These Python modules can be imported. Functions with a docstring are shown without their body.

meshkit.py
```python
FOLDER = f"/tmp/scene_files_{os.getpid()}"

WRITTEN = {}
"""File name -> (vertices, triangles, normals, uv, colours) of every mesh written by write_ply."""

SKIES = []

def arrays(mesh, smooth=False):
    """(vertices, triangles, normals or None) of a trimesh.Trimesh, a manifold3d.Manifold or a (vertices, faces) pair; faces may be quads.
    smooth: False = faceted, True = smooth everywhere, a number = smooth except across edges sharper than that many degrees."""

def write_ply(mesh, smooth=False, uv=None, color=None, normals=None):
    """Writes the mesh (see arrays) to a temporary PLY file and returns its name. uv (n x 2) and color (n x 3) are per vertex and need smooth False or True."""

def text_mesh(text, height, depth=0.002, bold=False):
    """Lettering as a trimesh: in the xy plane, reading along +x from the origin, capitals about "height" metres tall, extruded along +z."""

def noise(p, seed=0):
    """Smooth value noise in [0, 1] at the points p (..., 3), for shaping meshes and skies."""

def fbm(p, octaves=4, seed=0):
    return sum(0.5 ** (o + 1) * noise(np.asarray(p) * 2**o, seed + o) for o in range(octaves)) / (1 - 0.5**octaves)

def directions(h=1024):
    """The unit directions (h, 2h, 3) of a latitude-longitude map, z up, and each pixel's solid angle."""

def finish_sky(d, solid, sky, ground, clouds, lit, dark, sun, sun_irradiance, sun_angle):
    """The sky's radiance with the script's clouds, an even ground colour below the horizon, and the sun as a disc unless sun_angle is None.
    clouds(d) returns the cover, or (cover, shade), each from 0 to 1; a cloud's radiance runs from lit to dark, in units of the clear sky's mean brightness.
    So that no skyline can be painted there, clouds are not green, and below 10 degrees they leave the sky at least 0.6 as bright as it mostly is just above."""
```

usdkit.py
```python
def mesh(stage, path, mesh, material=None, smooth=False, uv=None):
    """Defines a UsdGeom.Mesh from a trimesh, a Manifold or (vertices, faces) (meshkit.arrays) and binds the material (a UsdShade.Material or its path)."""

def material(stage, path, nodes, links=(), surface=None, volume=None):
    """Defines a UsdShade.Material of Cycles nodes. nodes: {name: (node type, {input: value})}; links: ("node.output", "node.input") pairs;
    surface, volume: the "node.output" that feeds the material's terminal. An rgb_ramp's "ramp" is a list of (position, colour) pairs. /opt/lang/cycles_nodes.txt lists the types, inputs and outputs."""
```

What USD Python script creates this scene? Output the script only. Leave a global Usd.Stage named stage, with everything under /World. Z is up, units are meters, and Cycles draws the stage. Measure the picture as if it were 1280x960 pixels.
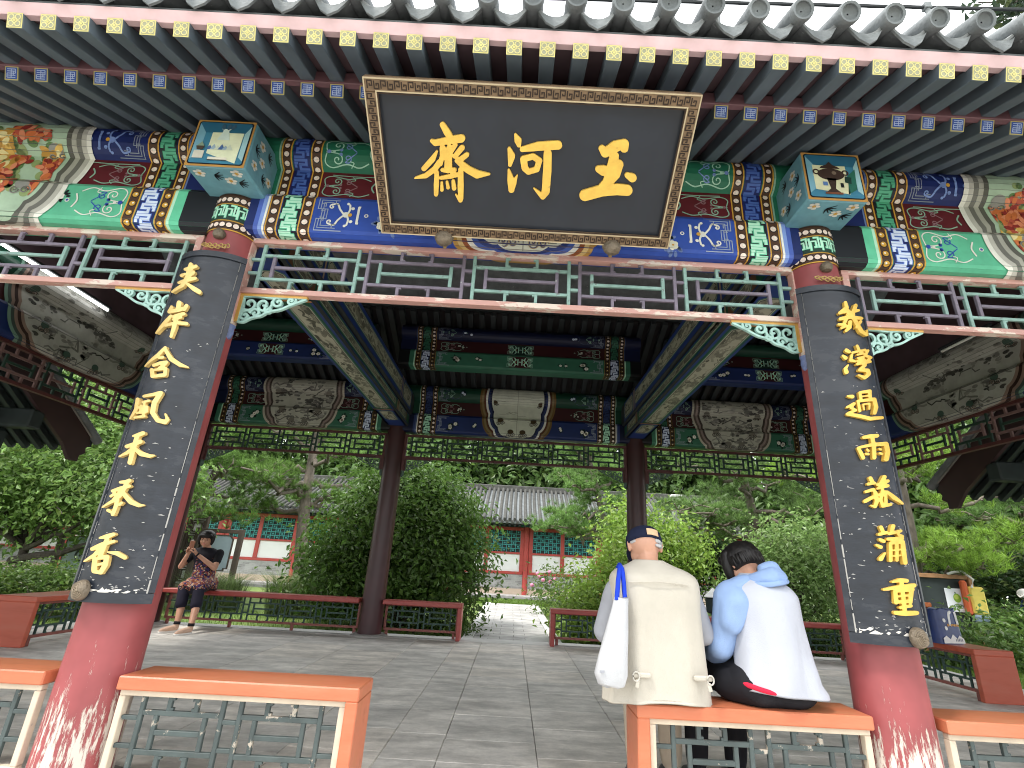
import math, random, json
import numpy as np, trimesh, manifold3d as m3, usdkit, meshkit
from shapely.geometry import Polygon, Point, LineString, MultiPolygon, box as sbox
from shapely import affinity
from shapely.ops import unary_union
from pxr import Usd, UsdGeom, UsdLux, UsdShade, Gf, Sdf, Vt

# ------------------------------------------------------------------ camera, sky, sun, exposure
stage = Usd.Stage.CreateInMemory()
UsdGeom.SetStageUpAxis(stage, UsdGeom.Tokens.z); UsdGeom.SetStageMetersPerUnit(stage, 1.0)
world = UsdGeom.Xform.Define(stage, '/World'); stage.SetDefaultPrim(world.GetPrim())
UsdGeom.Scope.Define(stage, '/World/Looks')
EXPOSURE = 1.85
PITCH, ROLL, FPX = math.radians(20.96), math.radians(3.12), 647.0
EYE = (0.039, -3.0, 1.083)
def camera_axes():
    r0, f0, u0 = np.array([1., 0, 0]), np.array([0, 1., 0]), np.array([0, 0, 1.])
    f = math.cos(PITCH)*f0 + math.sin(PITCH)*u0; u = -math.sin(PITCH)*f0 + math.cos(PITCH)*u0
    return math.cos(ROLL)*r0 + math.sin(ROLL)*u, -math.sin(ROLL)*r0 + math.cos(ROLL)*u, f
R_, U_, F_ = camera_axes()
cam = UsdGeom.Camera.Define(stage, '/World/camera')
cam.AddTransformOp().Set(Gf.Matrix4d(*[float(v) for v in (*R_, 0, *U_, 0, *(-F_), 0, *EYE, 1)]))
cam.CreateHorizontalApertureAttr(36.0); cam.CreateVerticalApertureAttr(27.0)
cam.CreateFocalLengthAttr(36.0*FPX/1280)
cam.CreateHorizontalApertureOffsetAttr(-13/1280*36.0); cam.CreateVerticalApertureOffsetAttr(-23/1280*36.0)
cam.CreateClippingRangeAttr(Gf.Vec2f(0.05, 500)); cam.CreateExposureAttr(EXPOSURE)
SUN = np.array([-0.5, -0.36, 1.05]); SUN /= np.linalg.norm(SUN)
SUN_EL, SUN_ROT = math.asin(SUN[2]), math.atan2(SUN[0], SUN[1])
usdkit.material(stage, '/World/Looks/sky_look', {
    'tc': ('texture_coordinate', {}),
    'n': ('noise_texture', {'scale': 2.2, 'detail': 6.0, 'roughness': 0.6}),
    'cr': ('rgb_ramp', {'ramp': [(0.25, (0.72, 0.72, 0.72)), (0.6, (0.95, 0.95, 0.95))]}),
    'cc': ('rgb_ramp', {'ramp': [(0.3, (9.5, 9.8, 10.2)), (0.7, (13.0, 13.0, 13.0))]}),
    's': ('sky_texture', {'sky_type': 'single_scattering', 'sun_disc': False, 'sun_elevation': SUN_EL, 'sun_rotation': SUN_ROT}),
    'm': ('mix', {}), 'b': ('background_shader', {'strength': 0.072})},
    [('tc.generated', 'n.vector'), ('n.fac', 'cr.fac'), ('n.fac', 'cc.fac'), ('cr.color', 'm.fac'), ('s.color', 'm.color1'), ('cc.color', 'm.color2'), ('m.color', 'b.color')], surface='b.background')
sky = UsdLux.DomeLight.Define(stage, '/World/sky')
UsdShade.MaterialBindingAPI.Apply(sky.GetPrim()).Bind(UsdShade.Material.Get(stage, '/World/Looks/sky_look'))
sky.GetPrim().SetCustomDataByKey('kind', 'structure')
sun = UsdLux.DistantLight.Define(stage, '/World/sun')
sun.CreateIntensityAttr(0.4); sun.CreateAngleAttr(14.0); sun.CreateNormalizeAttr(True); sun.CreateColorAttr(Gf.Vec3f(1.0, 0.96, 0.9))
_zx = np.cross([0, 0, 1.], SUN); _zx /= np.linalg.norm(_zx); _zy = np.cross(SUN, _zx)
sun.AddTransformOp().Set(Gf.Matrix4d(*[float(v) for v in (*_zx, 0, *_zy, 0, *SUN, 0, 0, 0, 0, 1)]))

# ------------------------------------------------------------------ scene tree helpers
USED = {}
def path_of(name, parent=None):
    base = ('/World' if parent is None else str(parent.GetPath())) + '/' + name
    n = USED.get(base, -1) + 1; USED[base] = n
    return base if n == 0 else '%s_%03d' % (base, n)
def mark(p, label=None, cat=None, group=None, kind=None):
    for k, v in (('label', label), ('category', cat), ('group', group), ('kind', kind)):
        if v: p.SetCustomDataByKey(k, v)
    return p
def thing(name, label=None, cat=None, loc=(0, 0, 0), rot=0.0, group=None, kind=None):
    x = UsdGeom.Xform.Define(stage, path_of(name)); x.AddTranslateOp().Set(Gf.Vec3d(*map(float, loc))); x.AddRotateZOp().Set(float(rot))
    return mark(x.GetPrim(), label, cat, group, kind)
def dup(src, loc, rot=0.0, label=None, group=None, scale=None):
    was = src.GetCustomData(); name = src.GetName()
    while name[-4:-3] == '_' and name[-3:].isdigit(): name = name[:-4]
    x = UsdGeom.Xform.Define(stage, path_of(name)); x.AddTranslateOp().Set(Gf.Vec3d(*map(float, loc))); x.AddRotateZOp().Set(float(rot))
    if scale is not None: x.AddScaleOp().Set(Gf.Vec3f(*scale))
    r = x.GetPrim(); mark(r, label or was.get('label'), was.get('category'), group or was.get('group'))
    r.GetReferences().AddInternalReference(src.GetPath()); r.SetInstanceable(True)
    return r
LOOKS = {}
def look(name, nodes, links, surface='p.BSDF'):
    if name not in LOOKS: LOOKS[name] = usdkit.material(stage, '/World/Looks/' + name, nodes, links, surface=surface)
    return LOOKS[name]
def paint(name, col, rough=0.5, var=0.18, scale=6.0, bump=0.0, bscale=60.0, spec=0.5, chips=None, metal=0.0, stretch=None, coat=0.0):
    """plain paint, wood or cloth: colour with blotchy variation; chips = (colour, amount, scale) lets another colour show in worn spots"""
    if name in LOOKS: return LOOKS[name]
    c = np.array(col, float)
    N = {'g': ('geometry', {}), 'mp': ('mapping', {'scale': tuple(stretch or (1, 1, 1))}), 'n': ('noise_texture', {'scale': scale, 'detail': 6.0, 'roughness': 0.62}),
         'r': ('rgb_ramp', {'ramp': [(0.28, tuple(c*(1-var))), (0.5, tuple(c)), (0.72, tuple(np.minimum(c*(1+var), 1)))]}),
         'p': ('principled_bsdf', {'roughness': rough, 'specular_ior_level': spec, 'metallic': metal, 'coat_weight': coat, 'coat_roughness': 0.15})}
    L = [('g.position', 'mp.vector'), ('mp.vector', 'n.vector'), ('n.fac', 'r.fac')]
    out = 'r.color'
    if chips:
        N['cn'] = ('noise_texture', {'scale': chips[2], 'detail': 9.0, 'roughness': 0.7}); N['cm'] = ('rgb_ramp', {'ramp': [(chips[1], (0, 0, 0)), (chips[1]+0.02, (1, 1, 1))]})
        N['cx'] = ('mix', {'color2': tuple(chips[0])}); L += [('mp.vector', 'cn.vector'), ('cn.fac', 'cm.fac'), ('cm.color', 'cx.fac'), (out, 'cx.color1')]; out = 'cx.color'
    L.append((out, 'p.base_color'))
    if bump:
        N['bn'] = ('noise_texture', {'scale': bscale, 'detail': 4.0}); N['b'] = ('bump', {'strength': bump, 'distance': 0.01})
        L += [('mp.vector', 'bn.vector'), ('bn.fac', 'b.height'), ('b.normal', 'p.normal')]
    return look(name, N, L)
def tinted(name, rough=0.55, var=0.15, scale=9.0, spec=0.4, translucent=0.0, bump=0.0, bscale=80.0):
    """the colour comes from the mesh's own painted colours (primvar Cd), aged by noise"""
    if name in LOOKS: return LOOKS[name]
    N = {'a': ('attribute', {'attribute': 'Cd'}), 'g': ('geometry', {}), 'n': ('noise_texture', {'scale': scale, 'detail': 7.0, 'roughness': 0.65}),
         'r': ('rgb_ramp', {'ramp': [(0.25, (1-var,)*3), (0.75, (1+var*0.5,)*3)]}), 'm': ('mix', {'mix_type': 'multiply', 'fac': 1.0}),
         'p': ('principled_bsdf', {'roughness': rough, 'specular_ior_level': spec})}
    L = [('g.position', 'n.vector'), ('n.fac', 'r.fac'), ('a.color', 'm.color1'), ('r.color', 'm.color2'), ('m.color', 'p.base_color')]
    s = 'p.BSDF'
    if bump:
        N['bn'] = ('noise_texture', {'scale': bscale, 'detail': 4.0}); N['b'] = ('bump', {'strength': bump, 'distance': 0.01})
        L += [('g.position', 'bn.vector'), ('bn.fac', 'b.height'), ('b.normal', 'p.normal')]
    if translucent:
        N['t'] = ('translucent_bsdf', {}); N['x'] = ('mix_closure', {'fac': translucent}); L += [('m.color', 't.color'), ('p.BSDF', 'x.closure1'), ('t.BSDF', 'x.closure2')]; s = 'x.closure'
    return look(name, N, L, s)

# ------------------------------------------------------------------ mesh helpers
class MB:
    """collects vertices, triangles and colours, then becomes one Mesh prim"""
    def __init__(self): self.v, self.f, self.c, self.n = [], [], [], 0
    def add(self, m, col=None, M=None):
        if isinstance(m, MB): m = m.arr()[:2]
        if hasattr(m, 'to_mesh'):
            q = m.to_mesh(); v, f = np.array(q.vert_properties[:, :3], float), np.array(q.tri_verts)
        elif isinstance(m, tuple): v, f = np.asarray(m[0], float), np.asarray(m[1])
        else: v, f = np.array(m.vertices, float), np.array(m.faces)
        if f.shape[1] == 4: f = np.vstack([f[:, [0, 1, 2]], f[:, [0, 2, 3]]])
        if M is not None: v = v @ M[:3, :3].T + M[:3, 3]
        c = np.broadcast_to(np.array((0.5, 0.5, 0.5) if col is None else col, float), (len(v), 3))
        self.v.append(v); self.f.append(f + self.n); self.c.append(c); self.n += len(v)
        return self
    def arr(self): return np.vstack(self.v), np.vstack(self.f), np.vstack(self.c)
    def build(self, name, mat, parent=None, smooth=False, color=False, **tags):
        v, f, c = self.arr(); u, inv = np.unique(f, return_inverse=True); v, c, f = v[u], c[u], inv.reshape(f.shape)
        pth = path_of(name, parent)
        if color: smooth = bool(smooth)
        m = usdkit.mesh(stage, pth, (v, f), mat, smooth=smooth)
        if color: UsdGeom.PrimvarsAPI(m).CreatePrimvar('Cd', Sdf.ValueTypeNames.Color3fArray, 'vertex').Set(Vt.Vec3fArray.FromNumpy(c.astype(np.float32)))
        return mark(m.GetPrim(), **tags)
def obj(name, m, mat, parent=None, smooth=False, **tags): return MB().add(m).build(name, mat, parent, smooth, **tags)
def hull(P):
    h = trimesh.convex.convex_hull(np.asarray(P, float)); return np.array(h.vertices), np.array(h.faces)
_BOXF = None
def cbox(x0, x1, y0, y1, z0, z1, b=0.004):
    """box with chamfered edges"""
    global _BOXF
    b = min(b, (x1-x0)*.4, (y1-y0)*.4, (z1-z0)*.4); P = []
    lo, hi = np.array([x0, y0, z0]), np.array([x1, y1, z1])
    for s in np.ndindex(2, 2, 2):
        for k in range(3):
            p = np.where(np.array(s) == 1, hi-b, lo+b); p[k] = hi[k] if s[k] else lo[k]; P.append(p)
    P = np.array(P)
    if _BOXF is None:
        U = []
        for s in np.ndindex(2, 2, 2):
            for k in range(3):
                p = np.where(np.array(s) == 1, .6, -.6); p[k] = 1. if s[k] else -1.; U.append(p)
        h = trimesh.Trimesh(*hull(U), process=False); idx = [int(np.argmin(((np.array(U)-v)**2).sum(1))) for v in h.vertices]
        _BOXF = np.array(idx)[h.faces]
    return P, _BOXF
def frame(p, q, up=(0, 0, 1)):
    a = np.array(q, float)-np.array(p, float); L = np.linalg.norm(a); a /= L
    u = np.array(up, float); s = np.cross(a, u)
    if np.linalg.norm(s) < 1e-6: s = np.cross(a, [1., 0.01, 0])
    s /= np.linalg.norm(s); return a, s, np.cross(s, a), L
def bar(p, q, w, h, up=(0, 0, 1), b=0.003):
    """chamfered bar from p to q, w across, h along up"""
    a, s, n, L = frame(p, q, up); v, f = cbox(0, L, -w/2, w/2, -h/2, h/2, b)
    return np.array(p) + v[:, :1]*a + v[:, 1:2]*s + v[:, 2:]*n, f
def tube(P, r, sides=10, caps=True):
    P = np.asarray(P, float); r = np.broadcast_to(np.asarray(r, float), (len(P),)); t = np.gradient(P, axis=0); t /= np.linalg.norm(t, axis=1, keepdims=True)+1e-12
    ref = np.array([0.03, 0.02, 1.0]) if abs(t[:, 2]).mean() < 0.8 else np.array([0.02, 1.0, 0.05])
    a = np.cross(t, ref); a /= np.linalg.norm(a, axis=1, keepdims=True); b = np.cross(t, a); th = np.arange(sides)*2*np.pi/sides
    v = (P[:, None] + r[:, None, None]*(np.cos(th)[None, :, None]*a[:, None]+np.sin(th)[None, :, None]*b[:, None])).reshape(-1, 3)
    i, j = np.meshgrid(np.arange(len(P)-1), np.arange(sides), indexing='ij'); j2 = (j+1) % sides
    q = np.stack([i*sides+j, (i+1)*sides+j, (i+1)*sides+j2, i*sides+j2], -1).reshape(-1, 4); f = np.vstack([q[:, [0, 1, 2]], q[:, [0, 2, 3]]])
    if caps:
        n = len(v); v = np.vstack([v, P[:1], P[-1:]]); k = np.arange(sides); k2 = (k+1) % sides; o = (len(P)-1)*sides
        f = np.vstack([f, np.stack([k*0+n, k, k2], 1), np.stack([k*0+n+1, o+k2, o+k], 1)])
    return v, f
def lathe(prof, sides=24, center=(0, 0, 0)):
    """prof: (r, z) from bottom to top, closed with caps where r > 0"""
    P = np.array(prof, float); th = np.arange(sides)*2*np.pi/sides
    v = np.stack([P[:, None, 0]*np.cos(th), P[:, None, 0]*np.sin(th), np.broadcast_to(P[:, None, 1], (len(P), sides))], -1).reshape(-1, 3)
    i, j = np.meshgrid(np.arange(len(P)-1), np.arange(sides), indexing='ij'); j2 = (j+1) % sides
    q = np.stack([i*sides+j, i*sides+j2, (i+1)*sides+j2, (i+1)*sides+j], -1).reshape(-1, 4); f = np.vstack([q[:, [0, 1, 2]], q[:, [0, 2, 3]]])
    n = len(v); v = np.vstack([v, [[0, 0, P[0, 1]]], [[0, 0, P[-1, 1]]]]); k = np.arange(sides); k2 = (k+1) % sides; o = (len(P)-1)*sides
    f = np.vstack([f, np.stack([k*0+n, k2, k], 1), np.stack([k*0+n+1, o+k, o+k2], 1)])
    return v + np.array(center, float), f
def loft(rings, cap=True):
    """rings: list of (k,3) arrays of equal length -> closed skin"""
    A = np.array(rings, float); n, k = A.shape[:2]; v = A.reshape(-1, 3)
    i, j = np.meshgrid(np.arange(n-1), np.arange(k), indexing='ij'); j2 = (j+1) % k
    q = np.stack([i*k+j, i*k+j2, (i+1)*k+j2, (i+1)*k+j], -1).reshape(-1, 4); f = np.vstack([q[:, [0, 1, 2]], q[:, [0, 2, 3]]])
    if cap:
        m = len(v); v = np.vstack([v, A[0].mean(0)[None], A[-1].mean(0)[None]]); a = np.arange(k); b = (a+1) % k; o = (n-1)*k
        f = np.vstack([f, np.stack([a*0+m, b, a], 1), np.stack([a*0+m+1, o+a, o+b], 1)])
    return v, f
def isect(a, b):
    try: return a.intersection(b)
    except Exception: return a.buffer(1e-6).intersection(b.buffer(0))
def polys(g):
    if g.is_empty: return []
    return [p for p in getattr(g, 'geoms', [g]) if p.geom_type == 'Polygon' and p.area > 1e-8]
def tri2d(p):
    return trimesh.creation.triangulate_polygon(p, engine='earcut')
def extrude(g, d):
    out = MB()
    for p in polys(g): out.add(trimesh.creation.extrude_polygon(p, d, engine='earcut'))
    return out
class Surf:
    """an unrolled surface: (u, v) with u along a line and v along a profile of points; maps sheets onto it"""
    def __init__(self, prof, place): self.P = np.array(prof, float); self.s = np.r_[0, np.cumsum(np.linalg.norm(np.diff(self.P, axis=0), axis=1))]; self.place = place
    def at(self, u, v, lift):
        i = np.clip(np.searchsorted(self.s, v, 'right')-1, 0, len(self.s)-2); d = np.diff(self.P, axis=0)[i]; L = np.linalg.norm(d, axis=1, keepdims=True); d = d/L
        n = np.stack([d[:, 1], -d[:, 0]], 1); n = n if not getattr(self, 'flip', False) else -n
        q = self.P[i] + d*(v-self.s[i])[:, None] + n*lift
        return self.place(u, q[:, 0], q[:, 1])
    def put(self, mb, g, col, lift):
        cuts = self.s
        for p0 in polys(g):
            x0, y0, x1, y1 = p0.bounds
            for a, b in zip(cuts[:-1], cuts[1:]):
                if b <= y0 or a >= y1: continue
                for p in polys(p0 if a <= y0 and b >= y1 else isect(p0, sbox(x0-1, a, x1+1, b))):
                    v, f = tri2d(p)
                    mid = np.clip(v[:, 1], a+1e-7, b-1e-7)
                    w = self.at(v[:, 0], mid, lift)
                    mb.add((w, f), col)
    def skin(self, mb, u0, u1, col, step=0.5):
        """the surface itself, u0..u1"""
        us = np.linspace(u0, u1, 2); vs = self.s
        for a, b in zip(vs[:-1], vs[1:]):
            v = np.array([a+1e-7, a+1e-7, b-1e-7, b-1e-7]); u = np.array([us[0], us[1], us[1], us[0]])
            mb.add((self.at(u, v, 0.0), np.array([[0, 1, 2], [0, 2, 3]])), col)

# ------------------------------------------------------------------ painted beam decoration
def hexc(h): 
    c = np.array([int(h[i:i+2], 16) for i in (0, 2, 4)])/255.; return np.where(c < .04045, c/12.92, ((c+.055)/1.055)**2.4)
NAVY, BLUE, LBLUE, PALE = hexc('14245e'), hexc('2a4aa0'), hexc('7f9ad8'), hexc('cfdcf0')
GREEN, DGREEN, MINT, LMINT = hexc('2f8f6c'), hexc('124a3c'), hexc('63c49c'), hexc('b4e6cc')
MAROON, BROWN, GOLD, BEAD, INK = hexc('5c1a22'), hexc('4a3222'), hexc('c99a3c'), hexc('e6d3c6'), hexc('10161c')
CREAM, WHITE, STONE, TAUPE = hexc('d8d6c0'), hexc('e8e8de'), hexc('b9b8ae'), hexc('8a8172')
def disc(x, y, r, n=8): return Point(x, y).buffer(r, n)
def spiral(x, y, r, turns, a0, s=1, w=.006, tail=None):
    t = np.linspace(0, 1, 22); a = a0 + s*turns*2*np.pi*t; rr = r*(1-.86*t)
    P = np.stack([x+rr*np.cos(a), y+rr*np.sin(a)], 1)
    if tail is not None: P = np.vstack([np.array(tail, float), P])
    return LineString(P).buffer(w/2, 3)
def curve(P, w=.006, n=14):
    P = np.array(P, float); t = np.linspace(0, len(P)-1, n*(len(P)-1)+1); i = np.minimum(t.astype(int), len(P)-2); u = (t-i)[:, None]
    g = lambda k: P[np.clip(i+k, 0, len(P)-1)]
    Q = .5*((2*g(0))+(-g(-1)+g(1))*u+(2*g(-1)-5*g(0)+4*g(1)-g(2))*u**2+(-g(-1)+3*g(0)-3*g(1)+g(2))*u**3)
    return LineString(Q).buffer(w/2, 3)
class Decor:
    """layers of flat shapes in (u, v), mirrored from the column line u0 in direction s, then laid on a surface"""
    def __init__(self, surf, mb, u0=0.0, s=1): self.surf, self.mb, self.u0, self.s, self.k = surf, mb, u0, s, 0
    def put(self, g, col, layer):
        g = affinity.affine_transform(g, [self.s, 0, 0, 1, self.u0, 0]); self.surf.put(self.mb, g, col, .0012+.0009*layer)
    def rect(self, a, b, v0, v1, col, layer=1): self.put(sbox(a, v0, b, v1), col, layer)
    def beads(self, a, b, v0, v1, gold=False):
        self.rect(a, b, v0, v1, BROWN, 1); w = b-a; self.rect(a-.006, a+.003, v0, v1, GOLD, 2); self.rect(b-.003, b+.006, v0, v1, GOLD, 2)
        n = max(1, int((v1-v0)/(w*1.02))); 
        for i in range(n):
            y = v0+(i+.5)*(v1-v0)/n; self.put(disc((a+b)/2, y, w*.36), INK, 2); self.put(disc((a+b)/2, y+.002, w*.29), GOLD if gold else BEAD, 3)
            self.put(disc((a+b)/2-w*.07, y+w*.08, w*.1, 4), WHITE, 4)
    def fret(self, a, b, v0, v1, base, light, mid):
        self.rect(a, b, v0, v1, base, 1); w = b-a; h = w*.62; n = max(1, round((v1-v0)/h)); h = (v1-v0)/n; P = []
        for i in range(n):
            q = [(.08, .1), (.6, .1), (.6, .5), (.25, .5), (.25, .85), (.92, .85)] if i % 2 == 0 else [(.92, .1), (.4, .1), (.4, .5), (.75, .5), (.75, .85), (.08, .85)]
            P.append(LineString([(a+w*x, v0+(i+y)*h) for x, y in q])); P.append(LineString([(a+w*(.5 if y > .5 else .95), v0+(i+y)*h) for y in (.62, .98)]) if False else LineString([(a+w*.86, v0+(i+.22)*h), (a+w*.86, v0+(i+.6)*h), (a+w*.72, v0+(i+.6)*h)] if i % 2 == 0 else [(a+w*.14, v0+(i+.22)*h), (a+w*.14, v0+(i+.6)*h), (a+w*.28, v0+(i+.6)*h)]))
        U = unary_union(P); self.put(U.buffer(w*.105, cap_style=2, join_style=2), mid, 2); self.put(U.buffer(w*.068, cap_style=2, join_style=2), light, 3)
    def scrolls(self, a, v, w, h, c1, c2):
        """curled grass motif, opening away from the column"""
        for t in (1, -1):
            self.put(spiral(a+w*.28, v+t*h*.22, h*.17, 1.3, -t*1.6, t, .008, [(a+w*.02, v)]), c1, 2)
            self.put(curve([(a+w*.03, v+t*h*.05), (a+w*.0, v+t*h*.32), (a+w*.16, v+t*h*.44), (a+w*.5, v+t*h*.34), (a+w*.78, v+t*h*.42), (a+w*1.0, v+t*h*.3)], .008), c1, 2)
            self.put(spiral(a+w*.52, v+t*h*.18, h*.13, 1.2, t*2.2, -t, .007, [(a+w*.72, v+t*h*.02)]), c2, 2)
            self.put(disc(a+w*.36, v+t*h*.07, h*.05, 5), c2, 2); self.put(curve([(a+w*.6, v+t*h*.43), (a+w*.66, v+t*h*.3), (a+w*.58, v+t*h*.26)], .006), c1, 3)
        self.put(disc(a+w*.08, v, h*.06, 5), c2, 3); self.put(disc(a+w*.2, v, h*.04, 5), c1, 3)
        self.put(curve([(a+w*1.1, v+h*.2), (a+w*1.04, v), (a+w*1.1, v-h*.2)], .011), c1, 3); self.put(disc(a+w*1.26, v, h*.06), c1, 2); self.put(disc(a+w*1.26, v, h*.035), c2, 3)
    def corner_key(self, a, v0, v1, w, col):
        """thin nested key lines round a panel's end"""
        h = v1-v0; P = []
        for i in range(3):
            d = .012+.018*i; P.append(LineString([(a+w*(.95-.2*i), v0+d), (a+d, v0+d), (a+d, v0+h*.36), (a+d+.03, v0+h*.36), (a+d+.03, v0+h*.5), (a+d+.03, v1-h*.36), (a+d, v1-h*.36), (a+d, v1-d), (a+w*(.95-.2*i), v1-d)]))
        for t in (.3, .5, .7):
            P.append(LineString([(a+.06, v0+h*t), (a+w*.3, v0+h*t), (a+w*.3, v0+h*(t+.1)), (a+w*.16, v0+h*(t+.1))]))
        for t in (0, 1):
            y = v0+.03 if t == 0 else v1-.03
            P.append(LineString([(a+w*.5, y), (a+w*.62, y), (a+w*.62, y+(.03 if t == 0 else -.03)), (a+w*.75, y+(.03 if t == 0 else -.03))]))
        self.put(unary_union(P).buffer(.0028, cap_style=2, join_style=2), col, 2)
    def beast(self, a, v, w, h, c):
        """pale knotted X figure between the key lines"""
        for t in (1, -1):
            self.put(curve([(a, v+t*h*.38), (a+w*.18, v+t*h*.42), (a+w*.3, v+t*h*.2), (a+w*.5, v), (a+w*.62, v+t*h*.18), (a+w*.6, v+t*h*.4)], .013), c, 2)
            self.put(spiral(a+w*.02, v+t*h*.3, h*.1, 1, 1.5*t, t, .009), c, 3); self.put(disc(a+w*.72, v+t*h*.26, h*.06, 5), c, 3); self.put(disc(a+w*.54, v+t*h*.44, h*.05, 5), c, 3)
        self.put(disc(a+w*.52, v, h*.11, 6), c, 3); self.put(disc(a+w*.66, v, h*.07, 5), GOLD, 4)
        self.put(LineString([(a+w*.98, v-h*.32), (a+w*.92, v-h*.32), (a+w*.92, v+h*.32), (a+w*.98, v+h*.32)]).buffer(.008, cap_style=2), c, 3)
        self.put(disc(a+w*1.2, v, h*.07), c, 2); self.put(disc(a+w*1.2, v, h*.035), BLUE, 3)
    def flowers(self, a, v, r, rng, c=None, n=3, leaf=INK):
        for i in range(n):
            x, y = a+rng.uniform(-1, 1)*r*1.6, v+rng.uniform(-1, 1)*r*.9
            for k in range(9):
                t = rng.uniform(0, 6.28); d = r*rng.uniform(.6, 1.15); self.put(affinity.rotate(affinity.scale(disc(x+d*math.cos(t), y+d*math.sin(t), r*.24, 4), 1.5, .8), math.degrees(t)), leaf, 2)
            self.put(unary_union([disc(x+r*.3*math.cos(q), y+r*.3*math.sin(q), r*.32, 5) for q in np.arange(5)*1.2566]), WHITE if c is None else c, 3); self.put(disc(x, y, r*.13, 5), GOLD, 4)
def lobed(cx, v_top, half_w, depth, lobes, amp, k=0.0):
    """a cloth-bundle outline: half ellipse hanging down from v_top, scalloped"""
    t = np.linspace(np.pi, 2*np.pi, 160); q = np.abs(np.sin((t-np.pi)*lobes))**.7*amp
    return Polygon([(cx+(half_w-k+e)*math.copysign(abs(math.cos(a))**.62, math.cos(a)), v_top+(depth-k*.8+e)*-abs(math.sin(a))**.8) for a, e in zip(t, q)] + [(cx+half_w-k, v_top+.3), (cx-half_w+k, v_top+.3)]).buffer(0)

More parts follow.
